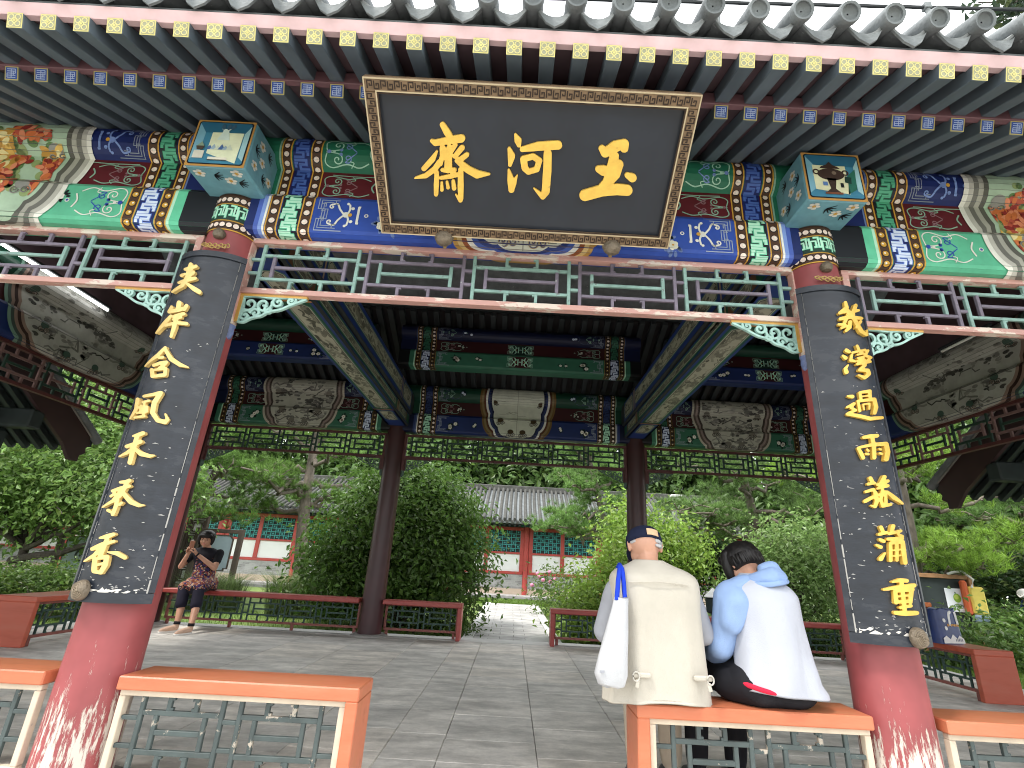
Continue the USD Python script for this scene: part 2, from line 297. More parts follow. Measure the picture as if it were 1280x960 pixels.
def lower_profile(): return [(.10, 3.035), (-.07, 3.035), (-.10, 3.05), (-.11, 3.075), (-.11, 3.315), (-.09, 3.345), (.10, 3.345)]
def upper_profile():
    a = np.radians(np.linspace(246.4, 118, 9)); return [(-.06, 3.345)] + [(.15*math.cos(t), 3.72+.15*math.sin(t)) for t in a]
VL0, VL1, VF0, VF1 = .0, .66, .23, .47       # lower beam: whole strip, front face
VR1, VU1 = .238, .56                          # red board, purlin
def bay_paint(parent, place, u0, u1, blue_low, off, seed, medal=None, fine=True):
    """painted skin of one bay seen from its -y side (place may turn it): lower beam, red board and round purlin"""
    rng = np.random.default_rng(seed); mb = MB(); L, Uq = Surf(lower_profile(), place), Surf(upper_profile(), place); L.flip = Uq.flip = True
    # body colours
    base_l, base_u = (BLUE, GREEN*.55) if blue_low else (MINT*.8, NAVY)
    for S, v0, v1, c in ((L, .004, VL1-.01, base_l), (Uq, .004, VR1, MAROON), (Uq, VR1, VU1, base_u)):
        S.put(mb, sbox(u0, v0, u1, v1), c, .001)
    W = u1-u0
    for c0, s in ((u0, 1), (u1, -1)):
        d = Decor(L, mb, c0, s); u = Decor(Uq, mb, c0, s); o = off
        if blue_low:
            d.rect(.0, .17+o, VL0+.01, VL1-.02, NAVY, 1); d.rect(.17+o, .20+o, VL0+.01, VL1-.02, hexc('4a62b4'), 1); d.rect(.2+o, .226+o, VL0+.01, VL1-.02, LBLUE, 1); d.rect(.226+o, .24+o, VL0+.01, VL1-.02, WHITE, 1)
        else:
            d.rect(0, .16+o, VL0+.01, VL1-.02, INK, 1); d.rect(.16+o, .225+o, VL0+.01, VL1-.02, MINT, 1); d.rect(.225+o, .25+o, VL0+.01, VL1-.02, LMINT, 1)
        d.beads(.25+o, .318+o, VL0+.02, .53, not blue_low); d.beads(.468+o, .536+o, VL0+.02, .53, not blue_low)
        d.fret(.328+o, .46+o, VL0+.02, .53, *((INK*1.4, LMINT, MINT) if blue_low else (NAVY, PALE, hexc('5a78c8'))))
        u.rect(0, .236+o, .002, VU1, GREEN*.6 if blue_low else NAVY, 1); u.rect(.228+o, .24+o, .002, VU1, LMINT*.6 if blue_low else LBLUE*.6, 2)
        u.beads(.25+o, .31+o, .004, VU1); u.beads(.455+o, .52+o, .004, VU1)
        u.fret(.322+o, .445+o, .004, VU1, *((NAVY, hexc('4a68b0'), NAVY*1.8) if blue_low else (INK*1.5, MINT*.75, GREEN*.7)))
        if fine:
            if blue_low:
                d.corner_key(.56+o, VF0-.02, VF1+.02, .2, PALE*.5); d.beast(.66+o, (VF0+VF1)/2, .2, .2, WHITE*.9)
                u.scrolls(.55+o, (VR1+VU1)/2-.02, .3, .24, LMINT*.8, LBLUE*.8)
            else:
                d.scrolls(.56+o, (VF0+VF1)/2, .3, .26, WHITE*.85, BLUE); d.put(curve([(.6+o, .1), (.75+o, .05), (.95+o, .13), (1.1+o, .06)], .008), LMINT, 2)
                u.corner_key(.545+o, VR1+.01, VU1-.04, .2, PALE*.35); u.beast(.66+o, (VR1+VU1)/2-.02, .22, .2, LBLUE*.8)
                d.flowers(1.06+o, VF0+.15, .045, rng, n=4)
            u.scrolls(.55+o, VR1*.5, .32, .19, LMINT*.55, hexc('8a6a70')); u.put(curve([(.6+o, VR1-.025), (.8+o, VR1-.03), (1.0+o, VR1-.022)], .007), LMINT*.6, 2)
            if not blue_low: u.flowers(1.03+o, VR1*.5, .028, rng, WHITE*.7, 2, DGREEN*.6)
            else: d.flowers(1.05+o, VF0+.07, .06, rng, CREAM, 2, LBLUE*.6)
        else:
            d.flowers(.8+o, VF0+.1, .05, rng, n=3, leaf=DGREEN); d.corner_key(.56+o, VF0-.02, VF1+.02, .2, PALE*.5); d.flowers(1.15+o, VF0+.12, .035, rng, n=2, leaf=DGREEN); u.corner_key(.55+o, VR1+.01, VU1-.04, .2, PALE*.4); u.flowers(.9+o, VR1*.5, .025, rng, WHITE*.8, 3, DGREEN); u.flowers(1.0+o, (VR1+VU1)/2, .035, rng, PALE, 2, NAVY)
            if not medal:
                for S_, q0, q1, cc in ((d, VF0+.01, VF1-.01, LMINT), (u, .02, VR1-.02, LMINT*.8)):
                    S_.put(sbox(W/2-.16, q0, W/2, q1), MAROON if S_ is d else DGREEN, 1); S_.beast(W/2-.15, (q0+q1)/2, .13, (q1-q0)*.8, cc); S_.corner_key(W/2-.2, q0, q1, .12, cc*.7)
            u.scrolls(.6+o, VR1*.5, .3, .19, LMINT*.5, hexc('8a6a70')); u.scrolls(.6+o, (VR1+VU1)/2, .3, .22, LBLUE*.5, LMINT*.5)
    if medal:
        hw, ring, inner, art = medal; cu = (u0+u1)/2; k = len(ring)
        # one bundle crosses purlin, red board and beam: v measured from the purlin's top down, split over both surfaces
        tot = VU1 + .50; dep = tot*.98
        for j in range(k+1):
            shape = lobed(cu, tot, hw, dep, 7, .03, j*.034); col = ring[j] if j < k else inner
            for S, lo, hi, sh in ((Uq, .5, tot, -.5), (L, 0, .5, 0.0)):
                part = isect(shape, sbox(u0+.62, lo, u1-.62, hi))
                S.put(mb, affinity.translate(part, 0, sh), col, .0066+j*.0009)
        inn = lobed(cu, tot, hw-.02, dep, 7, .03, k*.034+.01); x0, y0, x1, y1 = inn.bounds
        def stroke(g, col, layer):
            g = isect(g, inn)
            for S, lo, hi, sh in ((Uq, .5, tot, -.5), (L, 0, .5, 0.0)):
                S.put(mb, affinity.translate(isect(g, sbox(-99, lo, 99, hi)), 0, sh), col, .013+.0009*layer)
        if art == 'peony':
            for i in range(30):
                x, y = rng.uniform(x0, x1), rng.uniform(tot*.35, tot*.86); r = rng.uniform(.05, .1); rr = i % 4 == 3
                for q in range(7): stroke(disc(x+rng.uniform(-1, 1)*r*1.4, y+rng.uniform(-1, 1)*r, r*.45, 5), hexc('5f7f4c') if q % 2 else hexc('8ea06a'), 0)
                for q in range(16):
                    a = rng.uniform(0, 6.28); dd = r*rng.uniform(.2, 1); c = (hexc('b5543f'), hexc('8c2f2a'), hexc('d98a66'), hexc('c9703f'))[q % 4] if not rr else (hexc('d9b25a'), hexc('c99a4c'), hexc('e6d9a0'), hexc('b58a3c'))[q % 4]
                    stroke(affinity.rotate(affinity.scale(disc(x+dd*math.cos(a), y+dd*math.sin(a)*.8, r*.34, 5), 1.3, .7), rng.uniform(0, 180)), c, 1+q*.12)
        elif art == 'ink':
            for i in range(70):
                x, y = rng.uniform(x0, x1), rng.uniform(y0, tot); tone = rng.uniform(.08, .5)
                c = np.array((.55, .54, .48))*tone
                if i % 3 == 0: stroke(LineString([(x+q*.05*rng.uniform(.6, 1.3), y+rng.uniform(-.012, .03)*q) for q in range(6)]).buffer(rng.uniform(.003, .012)), c, i*.02)
                else:
                    for q in range(6): stroke(affinity.scale(disc(x+rng.normal()*.05, y+rng.normal()*.03, rng.uniform(.006, .03), 4), 1.6, .8), c*rng.uniform(.7, 1.6), i*.02)
        elif art == 'bare':
            for i in range(14):
                x, y = rng.uniform(x0, x1), rng.uniform(y0, tot); stroke(LineString([(x+q*.03, y+rng.uniform(-.008, .01)) for q in range(6)]).buffer(.002), np.array((.1, .1, .08)), 1)
            stroke(sbox(cu-.003, y0, cu+.003, tot), np.array((.2, .2, .17)), 1)
        # curled cloud knots inside the rim
        for t in np.linspace(.12, .88, 6):
            a = np.pi+np.pi*t; x, y = cu+(hw-.2)*math.cos(a), tot+(dep-.17)*math.sin(a)
            for e in (-1, 1): stroke(spiral(x+e*.035, y, .035, 1.4, 0, e, .012), ring[1]*.55, 3); stroke(spiral(x+e*.035, y, .032, 1.4, 0, e, .005), ring[-1]*1.1, 4)
            stroke(affinity.scale(disc(x, y+.05, .05, 5), 1, .8), ring[0]*.35, 2)
    if not fine: mb.c = [c*np.where(c.max(1, keepdims=True)-c.min(1, keepdims=True) > .5*c.max(1, keepdims=True), .3, .92) for c in mb.c]      # same paint on the inner beams; indoor shade is put into the colours
    return mb.build('painted_decoration', tinted('beam_paint', .5, .22, 7.0, .35), parent, color=True)

# ------------------------------------------------------------------ the pavilion
COLX, SIDEX, DEP = 1.985, 5.25, 5.5
def worn_red(name, col, hi, lo, amount):
    """old red paint; pale undercoat shows in upright streaks, most of it low on the shaft"""
    return look(name, {
        'g': ('geometry', {}), 'mp': ('mapping', {'scale': (7.0, 7.0, 1.15)}), 'n': ('noise_texture', {'scale': 3.6, 'detail': 12.0, 'roughness': 0.78}),
        'n2': ('noise_texture', {'scale': 1.6, 'detail': 3.0}), 'x': ('separate_xyz', {}), 'h': ('map_range', {'from_min': lo, 'from_max': hi, 'to_min': amount, 'to_max': -0.2, 'clamp': True}),
        'a': ('math', {'math_type': 'add'}), 'b': ('math', {'math_type': 'multiply_add', 'value2': 0.18}), 't': ('rgb_ramp', {'ramp': [(0.70, (0, 0, 0)), (0.735, (1, 1, 1))]}),
        'v': ('noise_texture', {'scale': 5.0, 'detail': 6.0}), 'c': ('rgb_ramp', {'ramp': [(.3, tuple(np.array(col)*.78)), (.7, tuple(np.array(col)*1.15))]}),
        'w': ('rgb_ramp', {'ramp': [(.3, (.5, .43, .37)), (.7, (.66, .6, .53))]}), 'm': ('mix', {}), 'p': ('principled_bsdf', {'roughness': .5, 'specular_ior_level': .45}), 'bp': ('bump', {'strength': .5, 'distance': .004, 'invert': True})},
        [('g.position', 'mp.vector'), ('mp.vector', 'n.vector'), ('g.position', 'n2.vector'), ('g.position', 'x.vector'), ('x.z', 'h.value'), ('n.fac', 'a.value1'), ('h.result', 'a.value2'),
         ('n2.fac', 'b.value1'), ('a.value', 'b.value3'), ('b.value', 't.fac'), ('g.position', 'v.vector'), ('v.fac', 'c.fac'), ('v.fac', 'w.fac'), ('t.color', 'm.fac'), ('c.color', 'm.color1'), ('w.color', 'm.color2'),
         ('m.color', 'p.base_color'), ('t.color', 'bp.height'), ('bp.normal', 'p.normal')])
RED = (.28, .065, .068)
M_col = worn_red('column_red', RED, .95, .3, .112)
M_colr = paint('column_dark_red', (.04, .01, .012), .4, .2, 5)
M_stone = paint('base_stone', (.3, .29, .27), .85, .2, 9, .3)
M_rail = paint('faded_rail_red', (.52, .29, .25), .5, .14, 8, chips=((.64, .55, .47), .53, 9), stretch=(.35, 1, 1))
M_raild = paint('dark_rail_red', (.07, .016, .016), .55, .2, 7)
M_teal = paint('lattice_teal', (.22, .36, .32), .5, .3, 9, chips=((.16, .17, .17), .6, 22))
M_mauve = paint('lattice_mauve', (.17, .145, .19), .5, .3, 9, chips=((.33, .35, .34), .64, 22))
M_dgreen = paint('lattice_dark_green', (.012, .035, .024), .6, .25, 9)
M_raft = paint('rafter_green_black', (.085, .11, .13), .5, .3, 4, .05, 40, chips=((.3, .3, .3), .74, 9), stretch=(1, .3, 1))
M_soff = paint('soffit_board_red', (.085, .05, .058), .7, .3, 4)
M_batten = paint('batten_dark_red', (.13, .06, .07), .6, .25, 5)
M_eave = paint('eave_board_faded', (.6, .42, .43), .55, .14, 5, chips=((.55, .42, .4), .66, 8))
M_tile = paint('grey_tile', (.15, .165, .17), .8, .3, 7, .4, 50, chips=((.3, .31, .3), .66, 11))
M_tilepale = paint('grey_tile_worn', (.26, .275, .28), .75, .25, 9, .3, 60)
M_rin = paint('rafter_sooty', (.02, .024, .026), .6, .4, 4, chips=((.2, .2, .19), .7, 7), stretch=(1, .4, 1)); M_sin = paint('soffit_sooty', (.014, .011, .012), .7, .3, 4)  # rear rafters and soffit: shade under the roof painted in as darker copies
M_inner = paint('inner_dark', (.018, .021, .024), .7, .3, 3)
M_gold = paint('old_gold', (.42, .29, .1), .45, .25, 14, metal=.35)
M_paint = tinted('beam_paint', .5, .22, 7.0, .35)
M_carve = paint('carved_teal', (.34, .55, .49), .5, .3, 12)
pav = thing('garden_pavilion', 'open garden pavilion with painted beams, red columns and grey tiled eaves', 'pavilion')

def ident(u, y, z): return np.stack([u, y, z], -1)
def at_rear(u, y, z): return np.stack([u, DEP+y, z], -1)
def at_left(u, y, z): return np.stack([-SIDEX-y, u, z-.075], -1)          # seen from inside, facing +x
def at_right(u, y, z): return np.stack([SIDEX+y, u, z-.075], -1)
def at_mid(u, y, z): return np.stack([u, 4.2+y, 3.72+(z-3.035)*.79], -1)

# columns
def column(x, y, mat, lean, band):
    P = [(0.172, .03), (.166, .6), (.158, 1.5), (.152, 2.4), (.15, 3.29)]; v, f = lathe(P, 40)
    v[:, 0] += x - lean*v[:, 2]*math.copysign(1, x); v[:, 1] += y
    c = obj('column', (v, f), mat, pav, 40)
    obj('column_base', lathe([(.27, -.004), (.26, .012), (.225, .03)], 32, (x, y, 0)), M_stone, c, 30)
    if band:
        mb = MB(); r = .1535
        S = Surf([(0, 3.0), (0, 3.284)], lambda u, p, z: np.stack([x-lean*z*math.copysign(1, x)+(r-p)*np.sin(u/r), y-(r-p)*np.cos(u/r), z], -1)); S.flip = True
        H = r*math.pi*.72; n = 44
        def strip(v0, v1, col, k):
            for i in range(n): S.put(mb, sbox(-H+2*H*i/n, v0, -H+2*H*(i+1)/n, v1), col, k)
        strip(.0, .283, BROWN, .001)
        for v0, v1, c_ in ((.075, .2, hexc('1c3a30')), (.07, .078, GOLD), (.197, .205, GOLD), (.0, .008, GOLD), (.27, .283, BROWN*.5)): strip(v0, v1, c_, .003)
        k = 17
        for i in range(k):
            u = -H+2*H*(i+.5)/k
            for v in (.04, .237): S.put(mb, disc(u, v, .021), INK, .0035); S.put(mb, disc(u, v, .017), BEAD, .0045)
        w = 2*H/10; P2 = []
        for i in range(10):
            a = -H+i*w; P2.append(LineString([(a+w*.05, .09), (a+w*.05, .16), (a+w*.5, .16), (a+w*.5, .115), (a+w*.3, .115)])); P2.append(LineString([(a+w*.95, .187), (a+w*.95, .115), (a+w*.72, .115), (a+w*.72, .187), (a+w*.3, .187)]))
        P2 = unary_union(P2)
        for wd, c_, l in ((.013, MINT, .0042), (.008, LMINT, .0052)): S.put(mb, P2.buffer(wd/1.6, cap_style=2, join_style=2).segmentize(.03), c_, l)
        mb.build('painted_band', M_paint, c, color=True)
    return c
for x in (-COLX, COLX): column(x, 0, M_col, .010, True)
for x in (-SIDEX, SIDEX): column(x, 0, M_col, .0, True)
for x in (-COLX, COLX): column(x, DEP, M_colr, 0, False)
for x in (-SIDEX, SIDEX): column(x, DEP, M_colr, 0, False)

# beams: lower beam, red board, purlin behind each painted skin
def beam_set(place, u0, u1):
    P = lower_profile(); ring = np.array(P+[(.10, 3.345)]); 
    A = [place(np.full(len(ring), u), ring[:, 0]*.985, 3.19+(ring[:, 1]-3.19)*.985) for u in (u0, u1)]
    obj('beam', loft(A), M_inner, pav)
    B = np.array([(-.055, 3.34), (-.055, 3.6), (.055, 3.6), (.055, 3.34)]); obj('board_panel', loft([place(np.full(4, u), B[:, 0], B[:, 1]) for u in (u0, u1)]), M_inner, pav)
    t = np.arange(20)*2*np.pi/20; C = np.stack([.147*np.cos(t), 3.72+.147*np.sin(t)], 1)
    obj('purlin', loft([place(np.full(20, u), C[:, 0], C[:, 1]) for u in (u0, u1)]), M_inner, pav, 40)
PEONY = ([WHITE*.95, STONE, hexc('6f6f68'), hexc('a8a89c'), hexc('5a5a52')], hexc('a9c2a8'))
INKR = ([hexc('b9b4a4'), hexc('5c5048'), hexc('8f7f78'), hexc('463c38')], hexc('b4b4a6'))
GLD = ([hexc('b08a48'), hexc('c9b078'), hexc('8a4e2c'), hexc('d8d8d0'), hexc('4058a0'), hexc('24346e')], hexc('c4c8b8'))
SIDEM = ([hexc('6f8f80'), hexc('3c4a44'), hexc('8a7468'), hexc('5c3c34'), hexc('8a7468')], hexc('a8a8a0'))
for place, a, b, blue, off, med, fine in (
        (ident, -COLX+.03, COLX-.03, True, .0, (.62, GLD[0], GLD[1], 'bare'), True), (ident, -SIDEX, -COLX-.03, False, .10, (.58, PEONY[0], PEONY[1], 'peony'), True), (ident, COLX+.03, SIDEX, False, .10, (.58, PEONY[0], PEONY[1], 'peony'), True),
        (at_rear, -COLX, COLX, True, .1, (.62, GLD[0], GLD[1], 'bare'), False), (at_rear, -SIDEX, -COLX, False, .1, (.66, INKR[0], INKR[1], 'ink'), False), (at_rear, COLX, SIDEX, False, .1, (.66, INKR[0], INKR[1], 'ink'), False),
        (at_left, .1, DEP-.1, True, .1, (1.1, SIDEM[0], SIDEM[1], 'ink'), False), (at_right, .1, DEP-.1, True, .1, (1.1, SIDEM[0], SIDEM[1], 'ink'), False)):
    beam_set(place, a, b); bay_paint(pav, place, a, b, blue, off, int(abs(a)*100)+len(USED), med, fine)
for a, b, bl in ((-COLX+.2, COLX-.2, False), (-SIDEX+.1, -COLX-.2, True), (COLX+.2, SIDEX-.1, True)):
    beam_set(at_mid, a, b); bay_paint(pav, at_mid, a, b, bl, .0, 77+int(a*10) % 50, None, False)
for y, z in ((1.3, 4.27), (2.75, 4.95)):
    obj('purlin', tube([(-SIDEX-.4, y, z), (SIDEX+.4, y, z)], .14, 16), M_inner, pav, 40)

# cross beams from the front to the rear columns, with painted soffits and sides; their heads are the painted boxes
rngb = np.random.default_rng(5)
def landscape(S, mb, a, b, v0, v1, rng, lift=.004):
    """cream panel with ink landscape inside a thin double border"""
    def cut(k, d): return Polygon([(a+d+k, v0+d), (b-d-k, v0+d), (b-d, v0+d+k), (b-d, v1-d-k), (b-d-k, v1-d), (a+d+k, v1-d), (a+d, v1-d-k), (a+d, v0+d+k)])
    S.put(mb, cut(.05, 0), hexc('4f7a68'), lift); S.put(mb, cut(.045, .012), CREAM*.7, lift+.001); S.put(mb, cut(.04, .02), INK, lift+.002); inn = cut(.04, .026); S.put(mb, inn, CREAM*.62, lift+.003)
    for i in range(int((b-a)*28)):
        x, y = rng.uniform(a, b), rng.uniform(v0, v1); c = CREAM*rng.uniform(.1, .45); h = v1-v0
        g = LineString([(x+q*.04, y+rng.uniform(-.1, .12)*h) for q in range(5)]).buffer(rng.uniform(.004, .016)) if i % 2 else unary_union([affinity.scale(disc(x+rng.normal()*.05, y+rng.normal()*.12*h, rng.uniform(.01, .035), 4), 1.6, .7) for _ in range(5)])
        S.put(mb, isect(g, inn), c, lift+.004+i*1e-5)
for sx in (-1, 1):
    X = sx*COLX*.985; xi = X-sx*.2
    cb = obj('cross_beam', MB().add(cbox(X-.2, X+.2, .12, DEP+.35, 3.305, 3.66, .02)).add(cbox(X-.175, X+.175, .16, DEP-.13, 3.1, 3.3, .02)).add(cbox(X-.13, X+.13, 4.08, 4.32, 3.66, 3.74, .01)), M_inner, pav)
    mb = MB()
    def side_place(s):
        return lambda u, p, z: np.stack([X+s*(.2+p*0)+0*u if False else np.full_like(u, X)+s*(.2-p), u, z], -1)
    for s in (-1, 1):
        S = Surf([(0, 3.33), (0, 3.65)], side_place(s)); S.flip = True
        S.put(mb, sbox(.2, .002, 5.2, .318), BLUE*.55, .001); landscape(S, mb, 1.05, 4.4, .06, .26, rngb)
        for a, b in ((.35, .95), (4.55, 5.15)): landscape(S, mb, a, b, .03, .29, rngb)
        S2 = Surf([(0, 3.12), (0, 3.28)], lambda u, p, z: np.stack([np.full_like(u, X)+s*(.175-p), u, z], -1)); S2.flip = True
        S2.put(mb, sbox(.2, .002, 5.3, .158), GREEN*.3, .001); S2.put(mb, sbox(.2, .002, 5.3, .014), BLUE*.6, .0015); S2.put(mb, sbox(.2, .146, 5.3, .158), BLUE*.6, .0015); landscape(S2, mb, 1.05, 4.3, .028, .132, rngb)
        for a, b in ((.4, .95), (4.42, 5.1)): S2.put(mb, sbox(a, .015, b, .145), hexc('6a4a34'), .004); landscape(S2, mb, a+.06, b-.06, .02, .14, rngb, .005)
        for a in (.985, 4.38, 4.47): 
            S.put(mb, sbox(a, .002, a+.03, .318), hexc('a89078'), .006); S2.put(mb, sbox(a, .002, a+.03, .158), hexc('a89078'), .006)
    S3 = Surf([(-.155, 0), (.155, 0)], lambda u, p, z: np.stack([np.full_like(u, X)+p, u, 3.1-np.abs(z)], -1)); S3.flip = True
    S3.put(mb, sbox(.2, .002, 5.3, .308), GREEN*.28, .001); S3.put(mb, sbox(.2, .002, 5.3, .03), BLUE*.5, .0015); S3.put(mb, sbox(.2, .28, 5.3, .308), BLUE*.5, .0015); S3.put(mb, sbox(.2, .002, 1.0, .308), BLUE*.6, .0015); S3.put(mb, sbox(4.35, .002, 5.3, .308), BLUE*.6, .0015)
    for a, b in ((.5, .95), (1.05, 4.3), (4.42, 4.95)): landscape(S3, mb, a, b, .05, .26, rngb)
    for a in (.985, 4.34): S3.put(mb, sbox(a, .002, a+.03, .308), hexc('b07a4c'), .006)
    mb.build('painted_decoration', M_paint, cb, color=True)
    # painted beam head: a box with a still life on its face
    hx = X-.01*sx; head = obj('beam_head', cbox(hx-.19, hx+.19, -.40, .11, 3.287, 3.66, .012), paint('beam_head_blue', (.13, .3, .36), .45, .2, 8), pav)
    d = MB(); F = Surf([(0, 3.287), (0, 3.66)], lambda u, p, z: np.stack([hx+u, -.4+p, z], -1)); F.flip = True; w = .186; H = .371
    def fp(g, c, k): F.put(d, g, c, .001+.0012*k)
    fp(sbox(-w, .002, w, H), hexc('b98a48'), 0); rr = sbox(-w+.03, .035, w-.03, H-.03).buffer(.018); fp(rr, INK, 1); iw = sbox(-w+.034, .039, w-.034, H-.034).buffer(.014); fp(iw, hexc('3f7f9c'), 2)
    def fi(g, c, k): fp(isect(g, iw), c, k)
    fi(Polygon([(-w, H), (w, H), (w*.72, H*.72), (-w*.62, H*.72)]), hexc('2c6684'), 3); fi(Polygon([(-w, H), (-w*.62, H*.72), (-w*.62, .1), (-w, .03)]), hexc('78aabf'), 3); fi(Polygon([(w, H), (w*.72, H*.72), (w*.72, .08), (w, .03)]), hexc('9cc4cc'), 3)
    if sx < 0:
        fi(Polygon([(-.07, .27), (.13, .27), (.125, .03), (-.07, .1)]), hexc('dfe4c4'), 4)
        fi(Polygon([(-.03, .21), (.05, .21), (.04, .25), (.03, .285), (.045, .3), (-.02, .3), (-.005, .285), (-.015, .25)]), hexc('cfe0d8'), 5)
        for q in (-.02, .015, .045): fi(affinity.rotate(affinity.scale(disc(q+.01, .315, .02, 5), .6, 1.2), -q*500), hexc('3a5a70'), 6)
        for q in range(6): fi(Polygon([(-.08+q*.025, .13), (-.06+q*.025, .165+.01*(q % 2)), (-.035+q*.025, .13)]), (hexc('4a6a9c'), hexc('9ab0c0'), hexc('c9d2c0'))[q % 3], 6+q*.1)
        fi(sbox(-.15, .06, -.085, .12), hexc('d6d2c4'), 5); fi(Polygon([(-.145, .155), (-.09, .155), (-.1, .125), (-.135, .125)]), hexc('4a4038'), 6); fi(Polygon([(-.14, .155), (-.095, .155), (-.115, .19)]), hexc('8aa08a'), 6); fi(sbox(-.05, .045, .07, .07), hexc('e0dccc'), 7); fi(sbox(-.05, .045, .07, .05), INK, 8)
    else:
        fi(Polygon([(-.13, .27), (.08, .27), (.08, .05), (-.13, .08)]), hexc('d9d8b4'), 4); fi(Polygon([(.07, .05), (.13, .09), (.14, .25), (.09, .2)]), hexc('2c6a5a'), 4)
        br = hexc('3c2c26'); fi(affinity.scale(disc(-.02, .2, .085, 10), 1, .55), br, 5); fi(Polygon([(-.05, .17), (.01, .17), (-.005, .09), (.03, .055), (-.07, .055), (-.035, .09)]), br, 5); fi(Polygon([(-.085, .245), (.045, .245), (.03, .26), (.0, .275), (-.02, .3), (-.04, .275), (-.075, .26)]), br, 6)
        for e in (-1, 1): fi(disc(-.02+e*.092, .215, .022).difference(disc(-.02+e*.092, .215, .012)), br, 6)
        fi(sbox(-.075, .045, .035, .06), hexc('7a4a34'), 6); fi(disc(.0, .21, .014), hexc('7a6a5c'), 7); fi(sbox(-.08, .11, -.05, .14), hexc('5a7ab0'), 5); fi(sbox(.03, .1, .05, .135), INK, 5); fi(Polygon([(.06, .14), (.1, .13), (.105, .18), (.065, .19)]), hexc('1c3a34'), 6)
    for nm, pl, L in (('b', lambda u, p, z: np.stack([hx+u, -.4+z, 3.287-np.abs(p)], -1), .5), ('l', lambda u, p, z: np.stack([hx-.19-np.abs(p), -.145+u, 3.287+z], -1), .37), ('r', lambda u, p, z: np.stack([hx+.19+np.abs(p), -.145+u, 3.287+z], -1), .37)):
        G = Surf([(0, 0), (0, L)], pl); G.flip = True
        for x, y in ((-.12, .06), (.05, .12), (.12, .05)) if nm == 'b' else ((-.17, .1), (-.1, .18), (-.14, .28), (.02, .12)):
            for q in range(5): G.put(d, affinity.rotate(affinity.scale(disc(x+.022*math.cos(q*1.257), y+.022*math.sin(q*1.257), .014, 5), 1.2, .8), 0), WHITE*.85, .002)
            G.put(d, disc(x, y, .012, 5), hexc('c9a04c'), .003)
        for x, y in ((-.03, .07), (.1, .13)) if nm == 'b' else ((-.2, .2), (-.06, .08), (-.05, .27)):
            for q in range(5): a = -.6+q*.55; G.put(d, Polygon([(x, y), (x+.05*math.cos(a)+.004, y+.05*math.sin(a)), (x+.02*math.cos(a)-.005*math.sin(a), y+.02*math.sin(a)+.005*math.cos(a))]).buffer(.0025), INK, .0025)
    d.build('painted_still_life', M_paint, head, color=True, kind='stuff')
for sx in (-1, 1):
    obj('beam_head', cbox(sx*SIDEX-.19, sx*SIDEX+.19, -.40, .2, 3.287, 3.66, .012), paint('beam_head_blue', (.13, .3, .36), .45, .2, 8), pav)

# eaves: rafters, flying rafters, boards, tiles
SP = .1712; NX = 33
end_blue, end_gold = MB(), MB()
def tilt(v, sl):
    h = math.hypot(1, sl); return np.stack([v[:, 0], (v[:, 1]-sl*v[:, 2])/h, (v[:, 2]+sl*v[:, 1])/h], 1)
def raft_z(y): return 3.58+.42*(y+.75)
def fly_z(y): return 3.555+.34*(y+1.1)
E_S = Surf([(0, -.04), (0, .04)], lambda u, p, z: np.stack([u, p, z], -1)); E_S.flip = True
endm = MB()
for q in range(1):
    for g, c, l in ((sbox(-.039, .001, .039, .079), hexc('b8ac6a'), .001), (sbox(-.033, .007, .033, .073), hexc('3a55a0'), .002)): E_S.put(endm, g, c, l)
    P = [LineString([(-.024, .016+.012*i), (.024, .016+.012*i)]) for i in range(5)] + [LineString([(-.024, .016), (-.024, .04)]), LineString([(.024, .04), (.024, .064)]), LineString([(0, .016), (0, .064)]), LineString([(.012, .03), (.012, .05)])]
    E_S.put(endm, unary_union(P).buffer(.0022, cap_style=2), hexc('a9b8d8'), .003)
endf = MB()
E_S.put(endf, sbox(-.04, .0, .04, .08), hexc('c8bf78'), .001); E_S.put(endf, sbox(-.034, .006, .034, .074), hexc('97977c'), .002)
for x, y in ((-.017, .023), (.017, .023), (-.017, .057), (.017, .057), (0, .04)): E_S.put(endf, disc(x, y, .0155).difference(disc(x, y, .011)), hexc('d0c684'), .003+x*.01)
E_S.put(endf, disc(0, .04, .007), hexc('c8bf78'), .004)
x0r = -2.66+8*0
xs = x0r + SP*np.arange(-19, 51)
for i, x in enumerate(xs):
    if abs(x) > 6.1: continue
    r = obj('rafter', bar((x, 1.5, raft_z(1.5)), (x, -.75, raft_z(-.75)), .079, .08, (0, 0, 1), .004), M_raft, pav)
    if abs(x) < 3.9: MB().add(endm, M=np.array([[1, 0, 0, x], [0, 1, 0, -.7505], [0, 0, 1, raft_z(-.75)], [0, 0, 0, 1.]])).build('painted_end', M_paint, r, color=True) if False else None
    if abs(x) < 3.9:
        v, f, c = endm.arr(); e = MB(); e.v, e.f, e.c, e.n = [tilt(v, .42)+np.array([x, -.7505, raft_z(-.75)])], [f], [c], len(v); e.build('painted_end', M_paint, r, color=True)
    r = obj('flying_rafter', bar((x, -.2, fly_z(-.2)+.01), (x, -1.1, fly_z(-1.1)), .08, .08, (0, 0, 1), .004), M_raft, pav)
    if abs(x) < 3.9:
        v, f, c = endf.arr(); e = MB(); e.v, e.f, e.c, e.n = [tilt(v, .34)+np.array([x, -1.1005, fly_z(-1.1)])], [f], [c], len(v); e.build('painted_end', M_paint, r, color=True)
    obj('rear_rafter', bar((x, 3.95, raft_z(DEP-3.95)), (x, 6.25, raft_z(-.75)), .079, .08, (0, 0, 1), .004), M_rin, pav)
def slab(y0, z0, y1, z1, x0, x1, t): return hull([(x, y, z+dz) for x in (x0, x1) for y, z in ((y0, z0), (y1, z1)) for dz in (0, t)])
XR = 6.2
